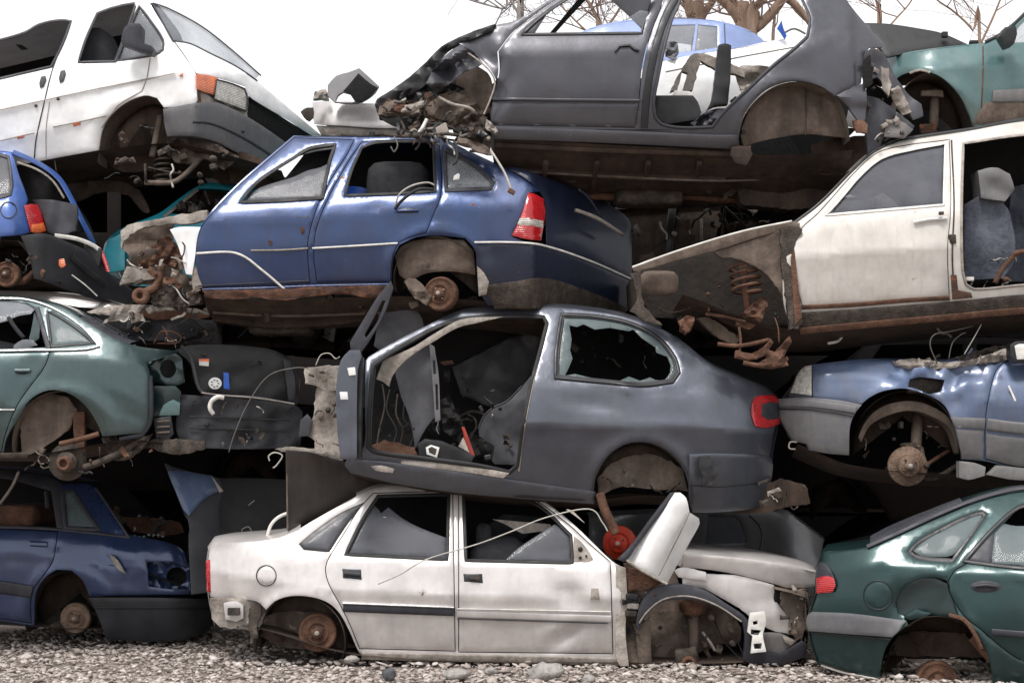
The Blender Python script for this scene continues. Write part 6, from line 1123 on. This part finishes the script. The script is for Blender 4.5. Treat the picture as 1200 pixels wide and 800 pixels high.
    for pts, r in (([(846, 240, -.1), (862, 254, -.15), (874, 266, -.15)], .012), ([(850, 242, -.1), (848, 262, -.1), (846, 282, -.1)], .014), ([(860, 264, -.1), (876, 260, -.1), (882, 259, -.1)], .009), ([(842, 250, -.1), (856, 270, -.1)], .02), ([(853, 240, -.2), (866, 246, -.2), (870, 258, -.2)], .005)): c.tube('torn_rod', pts, r, 'mech')
    c.flat('scrap', [(855, 262), (875, 258), (890, 262), (905, 266), (880, 272), (856, 276)], 'mech', -.1, amp=.1, fr=.1)
# ---- dark filler cars, added behind the pile to block sky light in the gaps
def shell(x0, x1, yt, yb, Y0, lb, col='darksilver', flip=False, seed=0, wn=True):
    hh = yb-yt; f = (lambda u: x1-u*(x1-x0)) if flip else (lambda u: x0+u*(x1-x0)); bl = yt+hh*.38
    c = Body('filler_car', lb, 'car', Y0, [(min(x0, x1), bl), (max(x0, x1), bl)], min(x0, x1), max(x0, x1), hwin=hh*.38, hbody=hh*.6, base=((x0+x1)/2, yb), seed=seed, group='dark filler cars added behind the pile', crum=[(f(.1), bl+20, 60, .1, .04)])
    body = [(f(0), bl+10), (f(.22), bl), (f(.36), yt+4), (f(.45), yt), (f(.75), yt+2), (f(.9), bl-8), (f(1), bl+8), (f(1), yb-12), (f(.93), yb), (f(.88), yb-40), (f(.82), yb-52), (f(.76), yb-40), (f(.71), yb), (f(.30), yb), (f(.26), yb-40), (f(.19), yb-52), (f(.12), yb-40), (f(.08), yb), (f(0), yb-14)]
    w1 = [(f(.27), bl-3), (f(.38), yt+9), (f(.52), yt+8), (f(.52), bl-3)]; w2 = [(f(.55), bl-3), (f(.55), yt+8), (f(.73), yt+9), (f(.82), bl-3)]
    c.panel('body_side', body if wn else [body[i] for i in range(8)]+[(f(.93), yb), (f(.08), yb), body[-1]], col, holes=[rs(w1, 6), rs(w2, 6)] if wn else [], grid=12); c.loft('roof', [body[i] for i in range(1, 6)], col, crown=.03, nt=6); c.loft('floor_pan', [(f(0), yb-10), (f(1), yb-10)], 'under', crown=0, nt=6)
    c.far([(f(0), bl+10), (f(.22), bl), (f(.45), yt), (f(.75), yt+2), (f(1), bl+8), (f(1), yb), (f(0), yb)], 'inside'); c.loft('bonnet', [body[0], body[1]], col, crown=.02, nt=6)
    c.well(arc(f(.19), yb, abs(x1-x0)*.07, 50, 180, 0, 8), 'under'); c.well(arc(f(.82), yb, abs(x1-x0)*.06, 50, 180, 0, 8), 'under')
def build_rank():
    M['wreck'] = paint('near_black_filler_paint', (.010, .010, .011), dirt=.5, dcol=(.018, .012, .009), rough=.95, coat=0, metal=0, scratch=0); M['wreck'].node_tree.nodes['Principled BSDF'].inputs['Specular IOR Level'].default_value = .12  # near-black colour stands in for the shade on the added cars
    for i, a in enumerate(((-150, 370, 572, 760, 15.3, 'added dark filler car behind the navy car and the loose black boot lid'), (340, 860, 580, 765, 15.2, 'added dark filler car behind the silver sedan windows'), (850, 1370, 600, 775, 15.0, 'added dark filler car behind the dark green hatchback'),
                           (-140, 390, 400, 575, 15.2, 'added dark filler car behind the open boot of the dull green sedan'), (380, 900, 400, 590, 15.0, 'added dark filler car behind the slate grey car'), (890, 1420, 395, 610, 14.9, 'added dark filler car behind the faded blue saloon'),
                           (-150, 380, 196, 405, 15.6, 'added dark filler car under the nose of the white van'), (330, 830, 215, 410, 15.5, 'added dark filler car behind the blue hatchback'), (760, 1290, 215, 405, 15.6, 'added dark filler car behind the cream saloon'), (600, 1110, 160, 250, 15.8, 'added dark filler car beneath the charcoal hatchback floor'))):
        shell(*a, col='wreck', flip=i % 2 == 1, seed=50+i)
    for i, a in enumerate(((60, 600, 385, 600, 18.0, 'added dark filler car far back behind the gap left of the slate grey car'), (640, 1180, 385, 600, 18.0, 'added dark filler car far back behind the gap right of the slate grey car'), (90, 620, 560, 720, 17.8, 'added dark filler car far back behind the brown sheet panel'),
                           (620, 1160, 570, 720, 17.6, 'added dark filler car far back behind the silver sedan bonnet'), (-60, 560, 205, 420, 18.3, 'added dark filler car far back between the white van and the blue hatchback'), (480, 1060, 215, 420, 18.2, 'added dark filler car far back behind the gutted body shell'))):
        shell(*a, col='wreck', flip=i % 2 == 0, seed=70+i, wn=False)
# ---- bare trees beyond the pile
def build_trees():
    M['bark'] = grime('brown_bark', (.20, .125, .085), (.34, .23, .165), (.44, .33, .25), scale=5, bump=.9, stretch=(1, 1, .25)); M['greybark'] = grime('pale_bark', (.30, .26, .24), (.42, .38, .36), scale=5, stretch=(1, 1, .25)); M['twig'] = grime('reddish_twigs', (.24, .15, .12), (.38, .27, .22), scale=6)
    def tree(lb, limbs, Y, seed, bark='bark', twig='twig', depth=4, gr=2.0, dens=1.0, r0=1.0):
        rn = random.Random(seed); base = P(limbs[0][0][0], limbs[0][0][1], Y); base.z = 0
        root = bpy.data.objects.new('bare_tree', None); COL.objects.link(root); root.location = base; tag(root, lb, 'tree', 'bare trees beyond the pile')
        V, Fc, T = [], [], []
        def add(lst, v, f, _s=[0]):
            lst.append((v, f))
        main, tw = [], []
        def grow(p, d, r, n, ln):
            pts = [p]; q = p; k_ = 6
            for i in range(k_):
                d = (d+Vector((rn.uniform(-.2, .2), rn.uniform(-.15, .15), rn.uniform(-.10, .17)))).normalized(); q = q+d*ln/k_; pts.append(q)
            (tw if r < .03 else main).append(tubemesh(pts, r, 4 if r < .02 else 7, max(.003, r*.5), cap=False))
            if n <= 0: return
            for i in range(int(4*dens)+(rn.random() < .5)):
                k = rn.randint(1, k_); s_ = rn.choice((-1, 1)); side = d.cross(Vector((0, 1, 0))).normalized()*s_
                dd = (d*rn.uniform(.6, 1.1)+side*rn.uniform(.4, .9)+Vector((0, rn.uniform(-.5, .5), rn.uniform(-.15, .25)))).normalized(); grow(pts[k], dd, max(.0035, r*.45), n-1, ln*rn.uniform(.45, .75))
        for pts in limbs:
            q = [P(a[0], a[1], Y+(a[3] if len(a) > 3 else 0)) for a in pts]; rr = [a[2]*Y/F/2 for a in pts]
            qq = catm(q, 5); rad = np.interp(np.linspace(0, len(q)-1, len(qq)), range(len(q)), rr); n = 9; V1, F1 = [], []
            for i, p in enumerate(qq):
                t = (qq[min(i+1, len(qq)-1)]-qq[max(i-1, 0)]).normalized(); a = t.cross(Vector((0, 1, .1))).normalized(); b = t.cross(a)
                for k in range(n): an = 6.283*k/n; V1.append(p+(a*math.cos(an)+b*math.sin(an))*rad[i]*(1+.18*noise.noise(p*3+Vector((k, 0, 0)))))
            for i in range(len(qq)-1):
                for k in range(n): F1.append((i*n+k, i*n+(k+1) % n, (i+1)*n+(k+1) % n, (i+1)*n+k))
            main.append((V1, F1)); end = qq[-1]; d = (qq[-1]-qq[-3]).normalized(); grow(end, d, rad[-1]*.8, depth, gr)
            for i in range(len(qq)//3, len(qq), 3): grow(qq[i], (Vector((rn.uniform(-1, 1), rn.uniform(-.6, .6), rn.uniform(0, .9)))).normalized(), max(.010, rad[i]*.2), depth-1, 1.2)
        mkobj('trunk', *merge(main), M[bark], base, root, True); mkobj('crown', *merge(tw), M[twig], base, root, True)
    tree('thick brown tree forking behind the pale blue car roof, leftmost of the three', [[(818, 700, 24), (818, 60, 18), (812, 20, 15), (804, -5, 13), (795, -60, 9)], [(816, 40, 10), (824, 18, 9), (838, -4, 9), (855, -50, 6)]], 24, 3, depth=3, dens=1.25)
    tree('thick brown tree with a deep double fork, middle of the three', [[(870, 700, 24), (870, 60, 17), (868, 26, 15), (854, 8, 11), (842, -6, 11), (815, -60, 7)], [(868, 30, 12), (862, 8, 9), (858, -10, 9), (860, -60, 6)], [(870, 28, 12), (882, 12, 10), (896, -6, 10), (915, -60, 6)]], 23, 4, depth=3, dens=1.25)
    tree('leaning brown tree trunk nearest the charcoal pillar, rightmost of the three', [[(872, 700, 22), (880, 60, 14), (888, 34, 12), (904, 16, 12), (920, -6, 12), (950, -60, 8)], [(990, 80, 8), (958, 40, 7), (944, 20, 8), (926, 0, 9), (900, -30, 6)], [(906, 60, 4), (906, 40, 4), (908, 20, 3)]], 22, 5, depth=3, dens=1.25)
    tree('pale thin tree behind the crushed bonnet of the charcoal hatchback', [[(606, 700, 12), (608, 60, 7), (611, 20, 6), (612, -10, 5), (616, -60, 4)], [(640, 80, 3.4), (598, 0, 3), (592, 10, 2.2), (570, 6, 1.6), (552, 1, 1.2)], [(580, 30, 1.8), (586, 18, 1.8), (592, 8, 1.6), (610, 2, 1.4)]], 21, 9, bark='greybark', twig='greybark', depth=2, gr=.5, dens=.5)
    tree('fine twiggy tree above the black bonnet, left of the pair', [[(1030, 700, 10), (1030, 60, 5), (1032, 30, 3.5), (1028, 5, 3), (1020, -20, 2)], [(1034, 40, 2.6), (1052, 20, 2.2), (1066, 4, 1.8), (1080, -20, 1.4)]], 25, 12, depth=3, dens=1.2)
    tree('fine twiggy tree above the sea green car, right of the pair', [[(1150, 700, 10), (1148, 60, 4), (1140, 36, 3), (1118, 14, 2.5), (1098, 0, 2), (1080, -20, 2)], [(1150, 50, 3), (1164, 20, 2.4), (1176, -10, 2)]], 26, 14, depth=3, dens=1.2)
    tree('twisted branches seen through the charcoal hatchback door window', [[(700, 700, 14), (700, 80, 7), (704, 40, 5), (696, 14, 4), (680, -10, 3)], [(704, 40, 4), (720, 20, 3), (735, -5, 3)], [(702, 50, 3), (680, 30, 2.4), (660, 10, 2)]], 21, 17, depth=4, dens=1.2)
build_van(); build_charcoal(); build_seagreen(); build_back(); build_rank(); build_trees()

# ================================================================== CLUTTER: hoses, brackets, clips and torn strips in the opened-up parts
def body_of(txt): return next(b for b in BOD if txt in b.label)
def clutter(c, reg, n, d0, d1, seed=0, size=1.0, mats=('mech', 'rust', 'dusty', 'black', 'liner', 'wire'), br=.30):
    rn = random.Random(seed); R = np.array(reg, float); x0, y0 = R.min(0); x1, y1 = R.max(0); k = 0
    while k < n:
        x, y = rn.uniform(x0, x1), rn.uniform(y0, y1)
        if not inpoly(np.array([[x, y]]), R)[0]: continue
        k += 1; dy = rn.uniform(d0, d1); t = rn.random(); mt = rn.choice(mats)
        if t < .42:
            a = rn.uniform(0, 6.28); ln = rn.uniform(8, 26)*size; pts = [(x, y, dy)]
            for i in range(4):
                a += rn.uniform(-.9, .9); x_, y_ = pts[-1][0]+math.cos(a)*ln/4, pts[-1][1]+math.sin(a)*ln/4+rn.uniform(0, 2); pts.append((x_, y_, dy+rn.uniform(-.05, .05)))
            c.tube('hose', pts, rn.uniform(.003, .011)*size, rn.choice(('rubber', 'wire', 'mech', 'wirelt', 'rubber')), n=6, k=4)
        elif t < .42+br:
            w_, h_ = rn.uniform(4, 11)*size, rn.uniform(2, 6)*size; a = rn.uniform(0, 3.14); ca, sa = math.cos(a), math.sin(a)
            q = [(-w_, -h_), (-w_*.3, -h_*rn.uniform(.5, 1.3)), (w_, -h_*rn.uniform(.3, 1)), (w_*.8, h_), (0, h_*rn.uniform(.4, 1.2)), (-w_*.9, h_*.7)]
            c.flat('bracket', [(x+u*ca-v*sa, y+u*sa+v*ca) for u, v in q], mt, dy, amp=.05*size, fr=.12, th=.012, grid=4)
        elif t < .60+br*.9: c.box('fitting', x, y, dy, rn.uniform(.02, .07)*size, rn.uniform(.03, .08), rn.uniform(.02, .05)*size, mt, rot=rn.uniform(0, 3), bev=.25)
        else:
            ax = Vector((rn.uniform(-.6, .6), -1, rn.uniform(-.5, .5))); rr = rn.uniform(.010, .03)*size
            mkobj('bolt', *lathe(P(x, y, c.axis(x)+dy), [(rr, -.03), (rr, 0), (rr*.6, .004), (rr*.55, .02), (.001, .022)], ax, 10), M[mt], c.base, c.root)
sv = body_of('silver four-door'); clutter(sv, [(735, 700), (760, 690), (780, 690), (756, 712), (744, 760), (736, 760)], 14, .0, .08, 1)
clutter(sv, [(770, 715), (840, 712), (866, 740), (866, 775), (770, 780)], 16, .18, .36, 2, .9, ('mech', 'liner'), .15); clutter(sv, [(912, 692), (944, 690), (944, 745), (930, 750), (912, 712)], 16, .0, .10, 3, .7, ('dusty', 'liner', 'mech'))
clutter(sv, [(262, 736), (310, 720), (310, 755), (290, 752)], 7, .05, .2, 4, .7); clutter(sv, [(310, 725), (345, 720), (345, 760), (312, 756)], 6, .1, .25, 5, .7, ('mech', 'liner'))
bl = body_of('blue five-door'); clutter(bl, [(148, 290), (215, 270), (228, 330), (232, 352), (170, 352), (150, 330)], 30, .02, .2, 6, .9, ('rust', 'mech', 'dusty', 'liner')); clutter(bl, [(470, 300), (555, 300), (556, 340), (480, 345)], 10, .06, .25, 7, .7, ('mech', 'liner', 'rust'))
clutter(bl, [(240, 350), (560, 352), (556, 368), (250, 372)], 14, .2, .9, 8, 1.2, ('mech', 'liner', 'under'))
cr_ = body_of('cream saloon'); clutter(cr_, [(756, 350), (900, 300), (915, 370), (905, 420), (860, 420), (840, 385), (780, 372)], 16, .12, .34, 9, .8, ('rust', 'mech', 'under'), .12); clutter(cr_, [(1130, 300), (1200, 290), (1200, 330), (1135, 332)], 8, .1, .4, 10, .8, ('rust', 'mech', 'dusty')); clutter(cr_, [(940, 380), (1200, 362), (1200, 385), (940, 405)], 10, .3, 1.0, 11, 1.1, ('mech', 'rust', 'under'))
st = body_of('faded blue saloon'); clutter(st, [(1010, 500), (1050, 488), (1118, 505), (1124, 560), (1030, 560), (1005, 540)], 16, .14, .36, 12, .8, ('mech', 'liner', 'under'), .12); clutter(st, [(1050, 424), (1190, 405), (1196, 424), (1100, 430)], 16, -.02, .3, 13, .7, ('dusty', 'mech', 'steel'))
sl = body_of('slate grey three-door'); clutter(sl, [(440, 440), (485, 430), (590, 450), (600, 545), (440, 525)], 40, .2, .9, 14, .9, ('black', 'mech', 'fabric', 'inside')); clutter(sl, [(360, 432), (398, 430), (398, 530), (368, 525)], 12, .0, .12, 15, .7, ('dusty', 'liner', 'mech')); clutter(sl, [(890, 560), (945, 565), (945, 595), (890, 595)], 9, .2, .5, 16, .9, ('mech', 'under', 'dusty'))
clutter(sl, [(665, 385), (770, 400), (785, 440), (670, 440)], 10, .5, 1.2, 17, 1.1, ('black', 'fabric', 'mech')); clutter(sl, [(705, 545), (800, 545), (804, 575), (705, 582)], 6, .08, .2, 33, .7, ('liner', 'mech'))
tl = body_of('dull green sedan'); clutter(tl, [(30, 520), (160, 510), (180, 530), (100, 558), (40, 545)], 22, .0, .25, 18, .8, ('mech', 'rust', 'liner')); clutter(tl, [(215, 465), (345, 476), (350, 520), (215, 524)], 14, .30, .42, 19, .7, ('black', 'mech', 'bumper')); clutter(tl, [(230, 408), (335, 418), (345, 465), (240, 456)], 7, .42, .5, 20, .5, ('black', 'mech'))
vn = body_of('white van'); clutter(vn, [(120, 170), (185, 130), (280, 185), (250, 215), (120, 210)], 18, .2, .5, 21, 1.1, ('mech', 'under'), .12)
ch = body_of('charcoal grey hatchback'); clutter(ch, [(445, 120), (500, 115), (560, 130), (576, 170), (520, 165), (450, 150)], 46, -.06, .15, 23, .9, ('mech', 'rust', 'dusty', 'black', 'liner')); clutter(ch, [(1012, 70), (1060, 110), (1075, 150), (1020, 172), (1014, 120)], 20, .0, .2, 24, .8, ('black', 'charcoal', 'mech', 'dusty'))
clutter(ch, [(600, 185), (1000, 185), (980, 235), (640, 225)], 16, .5, 1.1, 25, 1.4, ('under', 'rust', 'mech')); clutter(ch, [(780, 120), (850, 125), (880, 90), (905, 85), (850, 145), (800, 146)], 12, .3, .7, 26, .8, ('black', 'mech', 'dusty'))
cs = body_of('flattened silver'); clutter(cs, [(110, 362), (245, 360), (245, 400), (150, 398)], 26, -.5, -.2, 27, 1.0, ('mech', 'rust', 'dusty', 'black'))
sh = body_of('gutted dark car body'); clutter(sh, [(700, 250), (880, 240), (905, 262), (760, 320), (700, 330)], 22, -.2, .0, 28, 1.0, ('mech', 'liner', 'dusty'))
bt = body_of('bright blue hatchback tail'); clutter(bt, [(-5, 300), (36, 296), (60, 330), (10, 340)], 9, .0, .2, 29, .8, ('mech', 'rust')); cy = body_of('cyan car crushed'); clutter(cy, [(205, 246), (232, 224), (275, 226), (262, 250)], 16, -.05, .3, 30, .8, ('mech', 'dusty', 'black'))
nv = body_of('navy blue car'); clutter(nv, [(120, 600), (210, 605), (214, 632), (150, 626)], 10, .2, .8, 31, .9, ('mech', 'rust', 'black')); gr = body_of('dark green hatchback with'); clutter(gr, [(1045, 752), (1140, 750), (1150, 795), (1040, 795)], 7, .2, .35, 32, .9, ('mech', 'under'), .0)
# ================================================================== GROUND
def build_ground():
    m, nt, b = newmat('dusty_gravel_ground'); L = nt.links.new
    base = ramp(nt, tex(nt, 30, 8), [(.3, (.20, .165, .14)), (.5, (.29, .245, .215)), (.7, (.37, .325, .29))])
    base = mixc(nt, ramp(nt, tex(nt, .8, 5), [(.4, 0), (.65, .5)]), base, (.12, .09, .075)); L(base, b.inputs['Base Color']); b.inputs['Roughness'].default_value = .95
    bp = nd(nt, 'ShaderNodeBump', Strength=1, Distance=.03); L(tex(nt, 28, 8), bp.inputs['Height']); L(bp.outputs[0], b.inputs['Normal'])
    bm = bmesh.new(); xs = sorted(set([-900, -300, -100, -40, -15]+[i*.1-8 for i in range(161)]+[15, 40, 100, 300, 900])); ys = sorted(set([-300, -50, 0, 5, 8]+[9+i*.1 for i in range(81)]+[20, 26, 40, 100, 300, 1500]))
    V = [[bm.verts.new((x, y, ghz(x, y)-.012)) for x in xs] for y in ys]
    for j in range(len(ys)-1):
        for i in range(len(xs)-1): bm.faces.new((V[j][i], V[j][i+1], V[j+1][i+1], V[j+1][i])).smooth = True
    me = bpy.data.meshes.new('ground'); bm.to_mesh(me); bm.free(); me.materials.append(m); o = bpy.data.objects.new('ground', me); COL.objects.link(o); o['kind'] = 'structure'
def ghz(x, y):
    if not (-8 < x < 8 and 9 < y < 17): return 0
    return .035*noise.noise(Vector((x*.9, y*.9, 0)))+.02*noise.noise(Vector((x*3, y*3, 4)))-.03
def stone_unit(sub=1):
    bm = bmesh.new(); bmesh.ops.create_icosphere(bm, subdivisions=sub, radius=1); v = np.array([tuple(x.co) for x in bm.verts]); bm.verts.index_update(); f = [tuple(q.index for q in t.verts) for t in bm.faces]; bm.free(); return v, f
def build_gravel():
    m, nt, b = newmat('crushed_stone'); L = nt.links.new; g = nt.nodes.new('ShaderNodeNewGeometry')
    base = ramp(nt, g.outputs['Random Per Island'], [(0, (.26, .21, .185)), (.25, (.38, .325, .29)), (.6, (.47, .41, .37)), (.85, (.54, .48, .44)), (1, (.66, .61, .57))])
    f = ramp(nt, tex(nt, 45, 6), [(.3, .65), (.7, 1.15)]); L(mixc(nt, 1, base, f, 'MULTIPLY'), b.inputs['Base Color']); b.inputs['Roughness'].default_value = .9
    bp = nd(nt, 'ShaderNodeBump', Strength=.5, Distance=.01); L(tex(nt, 90, 5), bp.inputs['Height']); L(bp.outputs[0], b.inputs['Normal'])
    rng = np.random.default_rng(3); v0, f0 = stone_unit(1); N = 24000; VV, FF = [], []
    f0 = np.array(f0)
    for i in range(N):
        y = 10.0+4.6*rng.random()**1.1; x = (rng.random()*2-1)*(.345*y)
        if y > 12.3 and x > -1.9 and rng.random() < .8: continue
        s = .007+.021*rng.random()**2.4+(.020 if rng.random() < .03 else 0)
        sc = s*np.array([rng.uniform(.8, 1.6), rng.uniform(.8, 1.5), rng.uniform(.22, .6)])
        v = v0*(1+rng.uniform(-.38, .25, (len(v0), 1)))*sc
        a = rng.uniform(0, 6.28); ca, sa = math.cos(a), math.sin(a); ti = rng.uniform(-.5, .5)
        v = np.stack([v[:, 0]*ca-v[:, 1]*sa, v[:, 0]*sa+v[:, 1]*ca, v[:, 2]+v[:, 0]*ti], 1)+np.array([x, y, ghz(x, y)+s*.25+.015*rng.random()])
        VV.append(v); FF.append(f0+len(v0)*(len(VV)-1))
    V = np.concatenate(VV); Fc = np.concatenate(FF)
    me = bpy.data.meshes.new('gravel'); me.vertices.add(len(V)); me.vertices.foreach_set('co', V.ravel()); me.loops.add(Fc.size); me.loops.foreach_set('vertex_index', Fc.ravel()); me.polygons.add(len(Fc)); me.polygons.foreach_set('loop_start', np.arange(0, Fc.size, 3)); me.update(); me.validate()
    me.materials.append(m); o = bpy.data.objects.new('gravel', me); COL.objects.link(o); tag(o, 'loose crushed grey brown gravel spread before the cars', 'gravel', kind='stuff')
def rock(px, py, Y, wx, wy, wz, label, mat='dusty', group=None, seed=0, rot=0):
    v0, f0 = stone_unit(3); V = []
    c = P(px, py, Y)
    for q in v0:
        q = Vector(q); d = 1+.28*noise.noise(q*1.2+Vector((seed, 0, 0)))+.12*noise.noise(q*3.5+Vector((seed, 3, 0)))+.5*(max(-.25, -abs(noise.noise(q*1.9+Vector((seed, 9, 2)))))); d = min(d, 1.08)
        u = q*d; u.z = max(u.z, -.75); x, z = u.x*wx, u.z*wz; V.append(c+Vector((x*math.cos(rot)-z*math.sin(rot), u.y*wy, x*math.sin(rot)+z*math.cos(rot))))
    b = Vector((c.x, c.y, c.z-wz*.8)); o = mkobj('rock', V, f0, M[mat], b, None, True); tag(o, label, 'rock', group); return o
build_ground(); build_gravel()
M['stone'] = grime('pale_stone', (.20, .18, .165), (.40, .375, .35), (.30, .27, .25), scale=8, bump=.8); M['dkstone'] = grime('dark_stone', (.06, .06, .065), (.11, .11, .12), (.16, .15, .15), scale=10)
rock(638, 788, 11.35, .14, .10, .075, 'largest pale grey rock on the gravel in front of the silver sedan front door', 'stone', seed=1, rot=.15)
for x, y, Y, sx, sz, mt, lb in ((456, 790, 11.2, .05, .05, 'dkstone', 'small dark blocky stone on the gravel below the silver sedan rear door'), (535, 790, 11.2, .095, .045, 'stone', 'pale oval stone on the gravel between the dark stone and the largest rock'),
                                (412, 772, 11.7, .06, .028, 'stone', 'flat pale stone lying by the rear end of the silver sedan sill'), (690, 795, 11.1, .045, .035, 'stone', 'pale stone on the gravel just right of the largest rock'), (575, 786, 11.4, .05, .03, 'stone', 'small beige stone on the gravel left of the largest rock')):
    rock(x, y, Y, sx, sx*.8, sz, lb, mt, 'loose stones on the gravel', seed=x)
